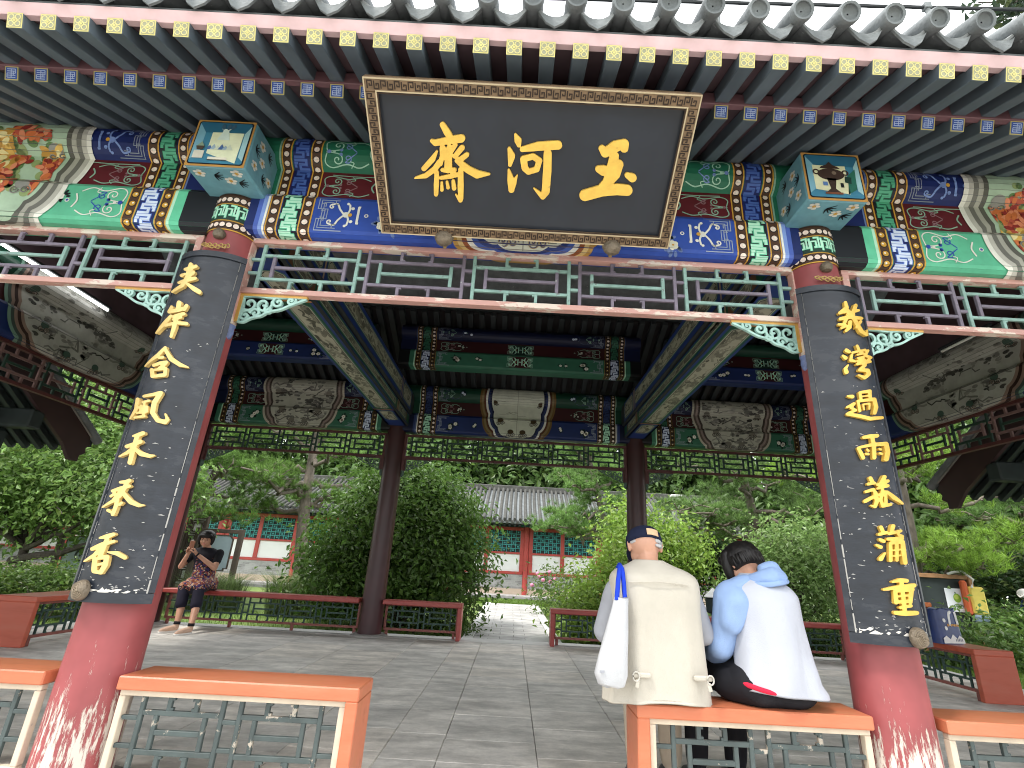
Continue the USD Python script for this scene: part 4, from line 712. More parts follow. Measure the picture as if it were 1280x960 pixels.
# ------------------------------------------------------------------ name board over the way in
GLYPH = json.loads(r'''{"zhai":[[[[-3878,5375],[-4279,4881],[-4306,4804],[-4267,4708],[-4221,4680],[-4141,4676],[-4191,4593],[-4193,4536],[-4172,4484],[-3893,4222],[-3968,4180],[-4001,4132],[-4022,3941],[-5065,3651],[-5114,3611],[-5135,3553],[-5108,3482],[-5035,3456],[-4482,3539],[-4038,3674],[-4069,3137],[-4061,2575],[-4193,2680],[-4227,2675],[-4243,2645],[-4040,2230],[-4007,2197],[-3938,2179],[-3867,2204],[-3817,2255],[-3772,2359],[-3718,3156],[-3721,4065],[-3572,3933],[-2988,3638],[-2896,3643],[-2197,3872],[-2163,3915],[-2198,3955],[-2859,4084],[-3344,4284],[-3740,4554],[-3388,4840],[-3365,4944],[-3385,4993],[-3449,5040],[-3559,5034],[-4017,4719],[-4066,4716],[-3637,5196],[-3612,5252],[-3619,5339],[-3676,5404],[-3764,5425],[-3825,5410]]],[[[-4920,6494],[-4943,6445],[-4939,6368],[-4733,5951],[-4622,5798],[-5227,5628],[-5460,5643],[-5508,5617],[-5539,5555],[-5516,5495],[-5359,5336],[-5303,5303],[-5236,5294],[-4919,5354],[-4981,5300],[-5009,5241],[-5020,4785],[-5098,4591],[-5192,4521],[-5466,4150],[-5958,3764],[-6549,3516],[-6585,3467],[-6573,3431],[-6537,3418],[-5875,3499],[-5820,3524],[-5388,3833],[-5463,3148],[-5487,2577],[-5456,2491],[-5370,2459],[-5299,2484],[-5242,2566],[-5164,3164],[-5129,3875],[-5161,3938],[-5218,3967],[-5029,4208],[-4953,4236],[-4908,4280],[-4752,4755],[-4679,5258],[-4721,5337],[-4804,5376],[-4251,5476],[-4310,5383],[-4396,5421],[-4472,5417],[-4573,5362],[-4617,5300],[-4750,4656],[-4811,4129],[-4938,4118],[-4979,4100],[-5023,4049],[-5027,3965],[-4969,3909],[-4613,3847],[-4209,3927],[-4142,3965],[-4112,4007],[-4101,4056],[-4120,4124],[-4201,4173],[-4364,4164],[-4346,4632],[-4294,4956],[-4018,5371],[-4009,5445],[-4045,5509],[-3758,5556],[-3676,5592],[-3591,5691],[-3572,5773],[-3587,5853],[-3634,5918],[-3747,5970],[-3835,5965],[-4255,5880],[-4415,6160],[-4698,6525],[-4743,6552],[-4797,6559],[-4878,6533]]],[[[-4400,3473],[-4418,3420],[-4415,2962],[-4362,2881],[-4263,2867],[-4177,2927],[-4152,3002],[-4227,3449],[-4251,3496],[-4300,3519],[-4355,3510]]],[[[-4747,3398],[-4761,3359],[-4735,2974],[-4680,2920],[-4599,2924],[-4550,2965],[-4529,3025],[-4625,3392],[-4649,3422],[-4688,3431]]],[[[-5055,3338],[-5108,2842],[-5066,2777],[-4987,2765],[-4917,2814],[-4897,2874],[-4930,3320],[-4947,3354],[-4982,3371],[-5023,3365]]],[[[-5219,5065],[-5561,4679],[-6094,4117],[-6121,4062],[-6125,4003],[-6106,3950],[-6066,3910],[-5981,3889],[-5892,3919],[-5317,4501],[-5118,5004],[-5128,5043],[-5161,5068]]]],"he":[[[[-445,5498],[-510,5442],[-533,5362],[-519,5307],[-484,5263],[-405,5227],[881,5384],[822,5299],[811,5215],[842,4251],[841,3136],[820,3029],[379,3279],[346,3274],[333,3244],[825,2664],[905,2627],[991,2641],[1037,2676],[1256,2953],[1312,3077],[1320,4276],[1263,5239],[1239,5321],[1150,5412],[1629,5462],[1716,5502],[1779,5571],[1809,5658],[1782,5793],[1682,5894],[1541,5926],[430,5798]]],[[[-387,5011],[-467,4941],[-494,4840],[-384,4317],[-328,4226],[-69,4028],[23,4006],[548,4189],[599,4226],[631,4279],[760,4793],[756,4856],[704,4937],[310,5162],[248,5183],[183,5180]],[[337,4449],[62,4350],[-27,4447],[-94,4743],[205,4846],[401,4735]]],[[[-858,6167],[-874,6128],[-837,5748],[-667,5491],[-606,5463],[-539,5473],[-488,5517],[-473,5557],[-457,5839],[-475,5910],[-521,5968],[-786,6177],[-829,6183]]],[[[-1161,4269],[-1178,4227],[-1179,3637],[-1099,3046],[-1071,2984],[-1021,2938],[-957,2915],[-888,2919],[-800,2972],[-764,3031],[-754,3121],[-662,3416],[-585,3970],[-606,3989],[-629,3981],[-808,3751],[-1069,4266],[-1120,4289]]],[[[-1191,5429],[-1217,5366],[-1157,4458],[-1111,4397],[-1034,4387],[-982,4416],[-961,4450],[-789,4910],[-781,5027],[-815,5098],[-1061,5436],[-1127,5458]]]],"yu":[[[[5545,4392],[5499,4322],[5497,4264],[5518,4208],[5559,4161],[5860,3937],[5955,3905],[6052,3910],[6135,3951],[6192,4022],[6213,4112],[6197,4206],[6145,4291],[6065,4354],[5970,4385],[5656,4420],[5596,4417]]],[[[5114,5542],[5194,5500],[5325,5494],[5430,5559],[5467,5630],[5473,5926],[5460,6001],[5399,6101],[5279,6178],[5140,6184],[4595,6053],[4201,5734],[4110,5793],[4038,5816],[3964,5812],[3873,5758],[3833,5663],[3842,5592],[4012,5319],[4079,5242],[4170,5192],[4272,5179],[4368,5203],[4498,5282],[4430,4699],[4363,4730],[4247,4746],[3925,4709],[3833,4652],[3792,4553],[3801,4479],[3867,4384],[4154,4209],[4268,4171],[4351,4172],[4325,3931],[4145,3690],[4120,3608],[3223,3289],[3126,3214],[3068,3106],[3057,2981],[3095,2858],[3177,2756],[3290,2691],[3418,2673],[3480,2683],[4443,3010],[5242,3127],[5824,3106],[5944,3137],[6036,3212],[6088,3320],[6092,3443],[6047,3563],[5960,3662],[5905,3699],[5783,3740],[5145,3763],[4903,3733],[5233,4163],[5344,4812],[5306,4956],[5237,5034],[5144,5084],[5030,5096],[5008,5338],[4956,5425],[4854,5498],[5055,5608]]]],"jia":[[[[-534,26902],[-687,26852],[-735,26980],[-769,27025],[-869,27086],[-945,27089],[-996,27033],[-1017,26772],[-1253,26740],[-1303,26710],[-1301,26650],[-1221,26558],[-1107,26507],[-1009,26515],[-989,26321],[-1045,26360],[-1101,26373],[-1415,26342],[-1482,26294],[-1457,26222],[-1344,26125],[-1212,26083],[-979,26220],[-966,26084],[-1012,25919],[-1426,25821],[-1473,25798],[-1459,25727],[-1342,25638],[-1264,25619],[-1098,25631],[-1117,25567],[-1831,25245],[-1840,25196],[-1727,25107],[-1640,25073],[-1574,25070],[-849,25354],[-753,25572],[-697,25494],[-185,25105],[211,24909],[281,24925],[322,24985],[326,25040],[311,25097],[279,25148],[234,25185],[-618,25638],[-681,25658],[-724,25651],[-708,25695],[-197,25850],[-159,25912],[-184,25998],[-216,26035],[-279,26065],[-542,26023],[-546,26076],[-380,26280],[-368,26339],[-394,26405],[-451,26458],[-520,26480],[-577,26464],[-602,26608],[-382,26683],[-342,26745],[-355,26812],[-403,26872],[-470,26906]]]],"an":[[[[-924,24428],[-956,24392],[-962,24342],[-909,23986],[-874,23909],[-1125,23877],[-1146,24046],[-1175,24100],[-1288,24169],[-1380,24171],[-1518,23815],[-1493,23747],[-1380,23658],[-1279,23623],[-1194,23621],[-630,23677],[-389,23762],[-324,23732],[-278,23733],[-220,23786],[-160,24063],[-173,24126],[-199,24164],[-278,24209],[-336,24202],[-371,24162],[-429,24008],[-577,23969],[-628,24261],[-664,24344],[-713,24393],[-775,24428],[-872,24444]]],[[[-323,23666],[-984,23460],[-1043,23507],[-1092,23526],[-1162,23530],[-1195,23514],[-2194,22540],[-2191,22514],[-2105,22460],[-1993,22420],[-1918,22416],[-1337,22793],[-1268,22754],[-1196,22740],[-760,22810],[-696,22080],[-631,22010],[-547,22000],[-515,22043],[-467,22585],[-476,22862],[84,22824],[119,22835],[152,22879],[155,22921],[132,22984],[62,23040],[-483,23072],[-487,23185],[-334,23239],[-303,23276],[-311,23350],[-362,23407],[-203,23464],[-170,23504],[-178,23584],[-241,23651]],[[-941,23316],[-853,23281],[-780,23292],[-889,23249],[-910,23202],[-858,23128],[-772,23101],[-770,23041],[-1211,22939],[-972,23343]]]],"han":[[[[-833,21464],[-1231,21027],[-2148,20426],[-2156,20401],[-2087,20361],[-2016,20337],[-1942,20329],[-1054,20778],[-1001,20717],[-925,20690],[-653,20703],[-612,20726],[-602,20770],[-614,20804],[-656,20849],[-694,20869],[-754,20877],[-967,20847],[-748,21185],[-297,20640],[-226,20578],[339,20278],[806,20262],[830,20276],[830,20309],[812,20329],[381,20508],[-116,20798],[-650,21353],[-651,21398],[-683,21444],[-755,21482],[-792,21484]]],[[[-1245,20413],[-1299,20366],[-1279,20307],[-1187,20235],[-1102,20211],[-669,20339],[-572,20362],[-804,20185],[-823,20130],[-1015,20108],[-1047,20083],[-1045,20042],[-995,19987],[-919,19962],[-399,20002],[-368,19812],[-879,19741],[-1082,20085],[-1187,20150],[-1306,20162],[-1361,20129],[-1358,20071],[-1111,19624],[-1056,19574],[-1008,19551],[-938,19542],[-213,19624],[-171,19653],[-155,19766],[-228,20135],[-270,20183],[-328,20209],[-462,20188],[-406,20235],[-298,20428],[-297,20510],[-341,20570],[-393,20593],[-427,20593],[-799,20533]]]],"feng":[[[[-1217,18543],[-1255,18518],[-1244,18459],[-1171,18406],[-1104,18389],[-482,18473],[-363,18510],[-492,18151],[-411,17554],[-377,17479],[40,17047],[82,17016],[496,16941],[538,16945],[571,16967],[662,17158],[662,17215],[645,17252],[421,17530],[372,17541],[350,17524],[345,17494],[466,17237],[425,17189],[158,17232],[-138,17560],[-201,18058],[-41,18618],[-46,18665],[-91,18744],[-142,18776],[-226,18778],[-586,18657]]],[[[-1144,18188],[-1175,18167],[-1174,18131],[-1125,18083],[-1037,18061],[-990,17900],[-1042,17897],[-1079,17969],[-1122,17990],[-1167,17996],[-1208,17967],[-1191,17892],[-1318,17888],[-1389,18291],[-1411,18332],[-1488,18390],[-1602,18429],[-1719,18437],[-1793,18409],[-1800,18374],[-1610,17775],[-1799,17236],[-1786,17211],[-1727,17180],[-1657,17167],[-1616,17181],[-1291,17674],[-1299,17780],[-1243,17760],[-1158,17759],[-1113,17576],[-1324,17576],[-1358,17548],[-1334,17502],[-1286,17473],[-1232,17460],[-866,17462],[-843,17375],[-1373,17316],[-1412,17273],[-1369,17223],[-1310,17196],[-1251,17189],[-697,17233],[-622,17254],[-594,17281],[-591,17308],[-612,17350],[-681,17392],[-701,17468],[-632,17474],[-611,17495],[-611,17525],[-558,17526],[-533,17560],[-610,17858],[-635,17893],[-676,17917],[-816,17913],[-852,18047],[-886,18088],[-628,18145],[-602,18180],[-611,18217],[-657,18258],[-717,18268]],[[-679,17584],[-730,17583],[-782,17783],[-737,17787]],[[-952,17770],[-898,17577],[-958,17576],[-1007,17766]]]],"he2":[[[[-507,16478],[-1054,16242],[-1047,16203],[-1002,16169],[-854,16161],[-852,15857],[-1295,15732],[-1348,15699],[-1353,15665],[-1289,15591],[-1173,15546],[-1117,15545],[-847,15609],[-847,15591],[-1132,15370],[-1600,15143],[-1617,15120],[-1558,15078],[-1487,15072],[-943,15212],[-838,15299],[-776,14775],[-730,14716],[-631,14673],[-562,14680],[-517,14738],[-539,15381],[-264,15178],[-183,15146],[294,15078],[493,15196],[505,15224],[498,15245],[474,15264],[259,15272],[-173,15392],[-544,15586],[-549,15712],[-314,15835],[-291,15901],[-332,15976],[-394,16012],[-461,16016],[-565,15972],[-576,16171],[-329,16290],[-307,16321],[-308,16381],[-368,16457],[-464,16487]]]],"shu":[[[[-876,13817],[-914,13798],[-924,13764],[-901,13726],[-855,13697],[-802,13686],[-573,13687],[-611,13570],[-728,13542],[-1269,13354],[-1283,13314],[-1251,13269],[-1210,13244],[-1136,13223],[-1090,13223],[-771,13307],[-834,13187],[-895,13236],[-983,13241],[-1252,13076],[-1264,13043],[-1237,13005],[-1162,12970],[-1102,12967],[-878,13106],[-1022,12853],[-1602,12503],[-1618,12481],[-1575,12449],[-1492,12441],[-819,12730],[-782,12781],[-759,12533],[-768,12282],[-971,12384],[-1042,12405],[-1129,12392],[-1157,12339],[-1140,12308],[-1085,12267],[-772,12171],[-767,12129],[-746,12098],[-693,12064],[-652,12053],[-582,12067],[-560,12104],[-517,12478],[-536,12624],[-521,12596],[-486,12571],[-421,12568],[-308,12702],[-335,12761],[-376,12783],[-420,12785],[-451,12766],[-538,12635],[-583,12940],[-516,12971],[-470,13084],[-42,12726],[32,12682],[463,12553],[706,12635],[723,12664],[716,12684],[693,12701],[442,12744],[95,12905],[-399,13279],[-366,13440],[-194,13506],[-164,13550],[-174,13594],[-226,13641],[-277,13652],[-328,13641],[-312,13749],[-262,13777],[-239,13822],[-252,13877],[-297,13925],[-360,13949],[-402,13947],[-554,13874]]]],"xiang":[[[[-328,10372],[-335,10340],[-296,10307],[135,10214],[532,10043],[571,10037],[606,10047],[631,10070],[643,10105],[639,10144],[620,10183],[571,10227],[157,10406],[114,10412]]],[[[-1021,11024],[-1046,11004],[-1045,10976],[-1018,10949],[-976,10932],[-657,10959],[-687,10799],[-776,10777],[-1400,10492],[-1417,10449],[-1378,10402],[-1300,10367],[-1241,10357],[-1164,10365],[-908,10458],[-1104,10203],[-1638,9866],[-1643,9843],[-1590,9818],[-1522,9817],[-1024,10009],[-869,9499],[-795,9391],[-739,9358],[-695,9348],[-287,9309],[-238,9326],[-220,9351],[-94,9691],[-89,9732],[-131,10111],[-158,10170],[-217,10213],[-288,10227],[-482,10178],[-441,10653],[-106,10804],[-83,10829],[-80,10854],[-108,10902],[-134,10919],[-178,10929],[-430,10862],[-432,10944],[-465,10988],[-200,11131],[-181,11167],[-192,11212],[-246,11259],[-316,11268],[-650,11174]],[[-705,9967],[-665,9963],[-366,10003],[-359,9875],[-652,9792]],[[-363,9742],[-425,9484],[-563,9494],[-615,9669]],[[-870,10081],[-759,10234],[-762,10176],[-727,10116],[-781,10098],[-804,10064]]]],"ji":[[[[452,26806],[410,26732],[398,26409],[-21,26054],[-55,25999],[-60,25940],[-34,25895],[15,25881],[81,25910],[575,26054],[590,26010],[491,25986],[435,25952],[393,25880],[407,25816],[17,25696],[-39,25663],[-66,25626],[-82,25562],[-65,25507],[-37,25485],[19,25482],[213,25530],[102,25301],[-156,25292],[-207,25233],[-206,25173],[-168,25141],[65,25105],[-51,25037],[-89,24985],[-82,24914],[-49,24895],[-7,24901],[293,25063],[338,25099],[362,25150],[348,25210],[308,25229],[258,25219],[464,25599],[593,25637],[729,25643],[914,25217],[849,25133],[843,25082],[859,25057],[907,25043],[987,25070],[1120,24817],[1158,24792],[1654,24703],[1814,24758],[1902,24820],[1948,24895],[2015,25247],[1927,25237],[1829,25186],[1679,24964],[1468,25046],[1263,25358],[1502,25601],[1526,25641],[1518,25688],[1461,25704],[1352,25674],[1281,25624],[1174,25510],[1078,25677],[1478,25745],[1550,25774],[1677,25868],[1709,25917],[1698,25971],[1588,25982],[948,25902],[938,25921],[999,25968],[1033,26029],[1026,26081],[982,26105],[1422,26305],[1500,26361],[1535,26403],[1536,26471],[1478,26487],[1222,26416],[1384,26690],[1385,26780],[1315,26805],[1250,26796],[1182,26769],[1097,26704],[819,26215],[808,26166],[772,26208],[692,26210],[668,26286],[613,26310],[654,26372],[665,26423],[606,26815],[583,26838],[529,26846]]],[[[474,25481],[441,25413],[366,25087],[150,24858],[131,24823],[132,24753],[181,24718],[234,24728],[267,24752],[542,24984],[589,25050],[691,25450],[690,25494],[654,25540],[612,25551],[538,25533]]]],"wan":[[[[618,23359],[582,23331],[562,23282],[574,23252],[605,23239],[1097,23396],[1049,23335],[1042,23292],[598,23144],[567,23112],[555,23075],[586,23034],[626,23036],[1067,23178],[1116,23205],[1149,23243],[1390,23224],[1139,23033],[1108,22965],[487,22771],[441,22736],[417,22688],[431,22631],[488,22614],[912,22741],[515,22386],[486,22330],[487,22294],[515,22255],[550,22245],[992,22260],[1005,22177],[813,22005],[453,22057],[412,22041],[393,22003],[406,21979],[739,21797],[779,21787],[852,21804],[1274,22119],[1343,22192],[1358,22240],[1316,22470],[1265,22512],[1208,22517],[871,22469],[1139,22692],[1164,22756],[1127,22810],[1501,22934],[1613,22997],[1663,23072],[1635,23107],[1562,23112],[1439,23076],[1800,23309],[1843,23351],[1856,23403],[1772,23426],[1343,23423],[1651,23756],[1652,23815],[1570,23826],[1487,23801],[1418,23755],[1166,23477],[1151,23508],[1094,23515]]],[[[686,23946],[646,23905],[631,23858],[681,23639],[720,23602],[363,23483],[308,23445],[285,23385],[309,23339],[251,23322],[216,23285],[61,22920],[61,22848],[96,22815],[382,22793],[437,22819],[464,22857],[468,22897],[448,22925],[264,22980],[358,23270],[335,23331],[1240,23624],[1290,23647],[1350,23699],[1371,23768],[1334,23797],[1291,23800],[844,23645],[883,23721],[806,23944],[756,23968]]],[[[530,22955],[482,22912],[470,22871],[492,22830],[531,22824],[1065,22996],[1115,23031],[1142,23075],[1127,23120],[1065,23128]]],[[[-44,23611],[-90,23525],[-89,23480],[-59,23429],[130,23340],[185,23350],[235,23390],[261,23446],[255,23499],[99,23635],[18,23647]]],[[[-277,22428],[-315,22356],[-312,22105],[-294,22064],[-262,22038],[-219,22029],[-174,22040],[-113,22090],[-87,22137],[-81,22211],[-124,22365],[-3,22589],[1,22627],[-21,22643],[-50,22636]]],[[[-250,23237],[-287,23188],[-290,23145],[-186,22957],[-117,22925],[-35,22963],[11,23048],[-6,23130],[-185,23246]]]],"guo":[[[[-535,20081],[-553,20029],[-534,19984],[-489,19974],[-352,20039],[-366,19991],[-353,19952],[-242,19871],[-491,19764],[-531,19724],[-589,19698],[-618,19653],[-623,19618],[-609,19573],[-587,19554],[-85,19455],[624,19315],[1551,19527],[1620,19553],[1707,19610],[1737,19650],[1726,19698],[1621,19716],[687,19536],[-11,19656],[-319,19693],[-68,19794],[-30,19824],[-14,19852],[-10,19896],[-22,19920],[-188,20034],[-24,20238],[-19,20290],[-57,20337],[-123,20333]]],[[[324,21011],[262,20968],[238,20919],[229,20511],[91,20474],[66,20451],[46,20407],[56,20356],[51,19787],[81,19758],[145,19763],[188,19796],[211,19844],[208,20348],[1043,20498],[1053,20143],[878,19768],[888,19732],[938,19702],[1017,19707],[1073,19731],[1155,19808],[1383,20179],[1398,20224],[1371,20733],[1271,20762],[1030,20704],[1118,21117],[1109,21174],[1053,21203],[1000,21202]],[[808,20742],[801,20645],[397,20548],[402,20663]],[[817,20846],[407,20753],[414,20882],[826,20959]]],[[[364,20276],[323,20206],[335,19894],[381,19884],[412,19901],[433,19929],[435,20206],[700,20257],[646,19974],[683,19948],[742,19969],[769,20009],[857,20341],[846,20381],[784,20388]]],[[[-365,20754],[-403,20711],[-406,20677],[-391,20652],[-179,20565],[-100,20569],[-33,20631],[-18,20717],[-64,20774],[-103,20780]]]],"yu3":[[[[57,18405],[9,18369],[-16,18316],[-10,18266],[25,18234],[59,18229],[424,18289],[422,18012],[-254,17809],[-287,17782],[-338,17766],[-364,17742],[-381,17711],[-384,17663],[-235,17102],[-190,17077],[-114,17095],[-69,17143],[-52,17202],[-119,17474],[-208,17690],[421,17829],[322,17186],[356,17124],[437,17116],[503,17149],[554,17225],[665,17868],[1232,17943],[1227,17613],[1013,17158],[1042,17101],[1091,17081],[1195,17086],[1305,17133],[1383,17204],[1678,17680],[1669,18149],[1627,18202],[1560,18217],[1478,18213],[668,18067],[670,18333],[875,18372],[976,18428],[1017,18492],[1017,18532],[977,18574],[929,18583],[494,18529]]],[[[795,17548],[744,17488],[767,17435],[897,17403],[950,17413],[998,17443],[1026,17496],[998,17534],[863,17565]]],[[[829,17788],[781,17732],[803,17684],[916,17652],[965,17661],[1009,17688],[1035,17737],[1009,17772],[891,17804]]],[[[-4,17454],[-34,17422],[-45,17384],[-14,17338],[141,17324],[181,17338],[213,17369],[223,17420],[192,17454],[35,17467]]],[[[106,17695],[69,17643],[78,17601],[155,17515],[190,17514],[226,17532],[253,17577],[243,17618],[175,17699],[142,17707]]]],"gu":[[[[-362,15416],[-390,15374],[-394,15328],[-382,15303],[-347,15283],[-317,15284],[4,15388],[29,15345],[17,15296],[18,15191],[-103,15146],[-478,14938],[-527,14875],[-532,14819],[-491,14768],[-421,14771],[20,15031],[21,14893],[-71,14673],[-203,14689],[-231,14677],[-246,14651],[-235,14621],[-63,14522],[11,14525],[60,14567],[237,14885],[244,15135],[333,15175],[255,14951],[311,14592],[348,14569],[394,14568],[871,14692],[951,14732],[985,14794],[965,14832],[933,14847],[871,14846],[689,14795],[780,15310],[1054,15057],[1805,14846],[1906,14857],[2001,14893],[2029,14925],[2003,14947],[1334,15253],[866,15482],[723,15487],[668,15470],[617,15419],[481,14734],[450,14725],[437,14982],[641,15493],[635,15536],[598,15563],[543,15563],[474,15524],[378,15294],[335,15305],[242,15275],[233,15387],[193,15421],[135,15555],[93,15576],[40,15568]]],[[[253,15601],[222,15572],[212,15524],[242,15493],[280,15492],[944,15673],[1025,15727],[1047,15780],[1009,15831],[920,15836]]],[[[739,16276],[439,15876],[289,15811],[252,15775],[240,15718],[276,15680],[339,15685],[1015,15928],[1100,15983],[1120,16052],[1063,16094],[990,16092],[814,16026],[955,16200],[963,16263],[941,16295],[846,16317]]],[[[-24,16167],[-70,16119],[-86,16061],[-28,15866],[-181,15833],[-224,15780],[-223,15720],[-193,15692],[-164,15687],[223,15770],[259,15806],[271,15863],[248,15895],[195,15903],[113,16147],[55,16186]]]],"pu":[[[[323,12771],[165,11954],[171,11908],[207,11879],[261,11877],[316,11903],[353,11947],[443,12440],[473,12415],[590,12431],[551,12233],[452,12218],[427,12202],[413,12172],[443,12143],[536,12153],[502,11968],[517,11932],[577,11914],[649,11939],[690,11992],[732,12178],[848,12194],[893,12233],[884,12261],[858,12270],[750,12258],[796,12461],[917,12479],[962,12501],[939,12357],[921,11844],[961,11804],[1008,11792],[1125,11811],[1177,11840],[1222,11895],[1335,12933],[1307,12978],[1217,12999],[1312,13068],[1326,13107],[1308,13145],[1354,13182],[1354,13230],[1311,13250],[1031,13319],[982,13319],[910,13280],[898,13235],[921,13210],[1062,13163],[325,13071],[289,13057],[247,13019],[232,12971],[239,12943],[274,12915],[692,12942],[687,12917],[384,12858],[347,12825]],[[950,12556],[815,12542],[871,12783],[1011,12797],[970,12546]],[[498,12744],[656,12761],[606,12511],[482,12490],[447,12461]]],[[[702,13741],[631,13673],[509,13400],[502,13354],[413,13328],[406,13365],[370,13392],[317,13394],[237,13371],[184,13604],[155,13644],[82,13654],[25,13625],[-11,13576],[-18,13539],[57,13318],[-112,13258],[-145,13203],[-133,13151],[-111,13136],[-66,13133],[350,13247],[376,13197],[441,13190],[1206,13382],[1274,13415],[1311,13460],[1311,13489],[1274,13520],[1231,13529],[739,13417],[882,13650],[893,13690],[882,13725],[830,13758],[780,13763]]],[[[29,12328],[-267,12080],[-297,12044],[-313,12002],[-312,11962],[-296,11928],[-265,11907],[-225,11901],[-181,11911],[-141,11936],[-110,11972],[94,12296],[84,12336],[61,12341]]],[[[-115,12999],[-147,12944],[-142,12903],[-125,12883],[61,12785],[116,12793],[165,12827],[193,12893],[164,12946],[-40,13023],[-71,13021]]],[[[-318,12714],[-342,12672],[-332,12632],[-158,12503],[-94,12493],[-30,12532],[-3,12598],[-31,12650],[-263,12732]]]],"zhong":[[[[140,10988],[112,10962],[102,10930],[113,10903],[141,10889],[526,10949],[483,10901],[471,10810],[249,10773],[-328,10615],[-359,10599],[-382,10559],[-373,10522],[-337,10508],[173,10583],[112,10536],[85,10487],[32,9969],[62,9928],[118,9915],[162,9924],[214,9957],[404,9974],[391,9862],[266,9832],[232,9802],[220,9765],[233,9733],[267,9717],[376,9732],[366,9636],[-7,9613],[-58,9578],[-79,9545],[-78,9478],[-24,9443],[465,9411],[1157,9477],[1221,9492],[1299,9535],[1327,9571],[1317,9624],[1251,9658],[1190,9665],[591,9645],[605,9769],[895,9812],[953,9841],[988,9897],[953,9943],[895,9954],[620,9907],[629,9994],[757,10005],[789,9972],[857,9959],[936,9976],[1000,10018],[1254,10569],[1315,10606],[1341,10642],[1332,10693],[1260,10727],[1400,10744],[1503,10783],[1562,10839],[1550,10894],[1504,10920],[1401,10933],[714,10847],[720,10911],[706,10948],[917,10940],[971,10956],[1037,11000],[1059,11037],[1051,11088],[971,11125],[600,11142]],[[940,10528],[891,10405],[670,10381],[682,10504]],[[854,10311],[798,10164],[646,10149],[661,10289]],[[266,10240],[438,10261],[422,10125],[257,10106]],[[451,10480],[443,10349],[272,10320],[281,10461]]]]}''')
def glyph(k, du=0.0, dv=0.0):
    out = []
    for rings in GLYPH[k]:
        R = [[(x*1e-4+du, y*1e-4+dv) for x, y in r] for r in rings]; out.append(Polygon(R[0], R[1:]).buffer(0))
    g = unary_union(out); return g.buffer(-.003).buffer(.006).buffer(-.003)
M_boss = paint('boss_metal', (.15, .12, .085), .55, .3, 30, .8, 70, metal=.3); M_ring = paint('boss_ring', (.2, .16, .11), .5, .3, 30, metal=.3)
M_black = paint('black_lacquer', (.009, .013, .02), .36, .35, 3.0, .06, 9, .5, stretch=(1, .4, 1)); M_blackold = paint('black_lacquer_worn', (.012, .016, .024), .42, .5, 4, .1, 30, chips=((.024, .028, .036), .54, 4), stretch=(1, 1, 2.6))
M_gilt = paint('gilt_letters', (.74, .47, .085), .42, .14, 16, .15, 45, .5, chips=((.32, .2, .07), .66, 13), metal=.25)
M_gilt2 = paint('gilt_letters_pale', (.74, .53, .19), .42, .14, 16, .15, 45, .5, chips=((.55, .4, .18), .7, 13), metal=.2)
BT = math.radians(57.6); BC = np.array([.012, -.28, 2.955]); BU, BV = np.array([1., 0, 0]), np.array([0, -math.sin(BT), math.cos(BT)]); BN = np.cross(BU, BV)
def on_board(v): return BC + v[:, :1]*BU + v[:, 1:2]*BV + v[:, 2:]*BN
W, H, fw = .889, .858, .072
nb = thing('name_board', 'black name board with three large gilt characters in a key fret frame', 'sign')
obj('panel', (lambda q: (on_board(q[0]), q[1]))(cbox(-W+fw-.01, W-fw+.01, fw-.01, H-fw+.01, -.04, -.012, .003)), M_black, nb)
for a in ((-W, W, 0, fw), (-W, W, H-fw, H), (-W, -W+fw, fw+.0005, H-fw-.0005), (W-fw, W, fw+.0005, H-fw-.0005)):
    v, f = cbox(*a, -.05, .012, .004); obj('frame_rail', (on_board(v), f), paint('bronze_frame', (.17, .11, .06), .5, .3, 12, metal=.25), nb)
SB = Surf([(0, 0), (0, H)], lambda u, p, z: BC + u[:, None]*BU + z[:, None]*BV + (.012-p)[:, None]*BN); SB.flip = True
fm = MB(); lines = []
for d in (.006, fw-.006): lines.append(sbox(-W+d, d, W-d, H-d).exterior.buffer(.0035, cap_style=2, join_style=2))
lines.append(sbox(-W+fw+.004, fw+.004, W-fw-.004, H-fw-.004).exterior.buffer(.003, cap_style=2, join_style=2).intersection(sbox(-9, -9, 9, 9)))
def key_run(x0, x1, y0, y1, vertical):
    n = max(3, round((x1-x0)/.036)); st = (x1-x0)/n; P = []
    for i in range(n):
        a = x0+i*st; q = [(.08, .08), (.08, .92), (.62, .92), (.62, .4), (.34, .4), (.34, .62)] if i % 2 == 0 else [(.08, .92), (.08, .08), (.62, .08), (.62, .6), (.34, .6), (.34, .38)]
        q = [(a+st*1.25*x, y0+(y1-y0)*y) for x, y in q]; P.append(LineString([(y, x) for x, y in q] if vertical else q))
    return unary_union(P).buffer(.0032, cap_style=2, join_style=2)
for a, b in ((.014, fw-.014), (H-fw+.014, H-.014)): lines.append(key_run(-W+.02, W-.02, a, b, False))
for a, b in ((-W+.014, -W+fw-.014), (W-fw+.014, W-.014)): lines.append(key_run(fw, H-fw, a, b, True))
for g in lines: SB.put(fm, g.segmentize(.3), hexc('2a1c10') if g is not lines[0] and g is not lines[1] else hexc('b8a888'), .002)
fm.build('key_fret', M_paint, nb, color=True)
for k in ('zhai', 'he', 'yu'):
    v, f, _ = extrude(glyph(k), .018).arr(); v[:, 2] -= .0125; obj('gilt_character', (on_board(v), f), M_gilt, nb)
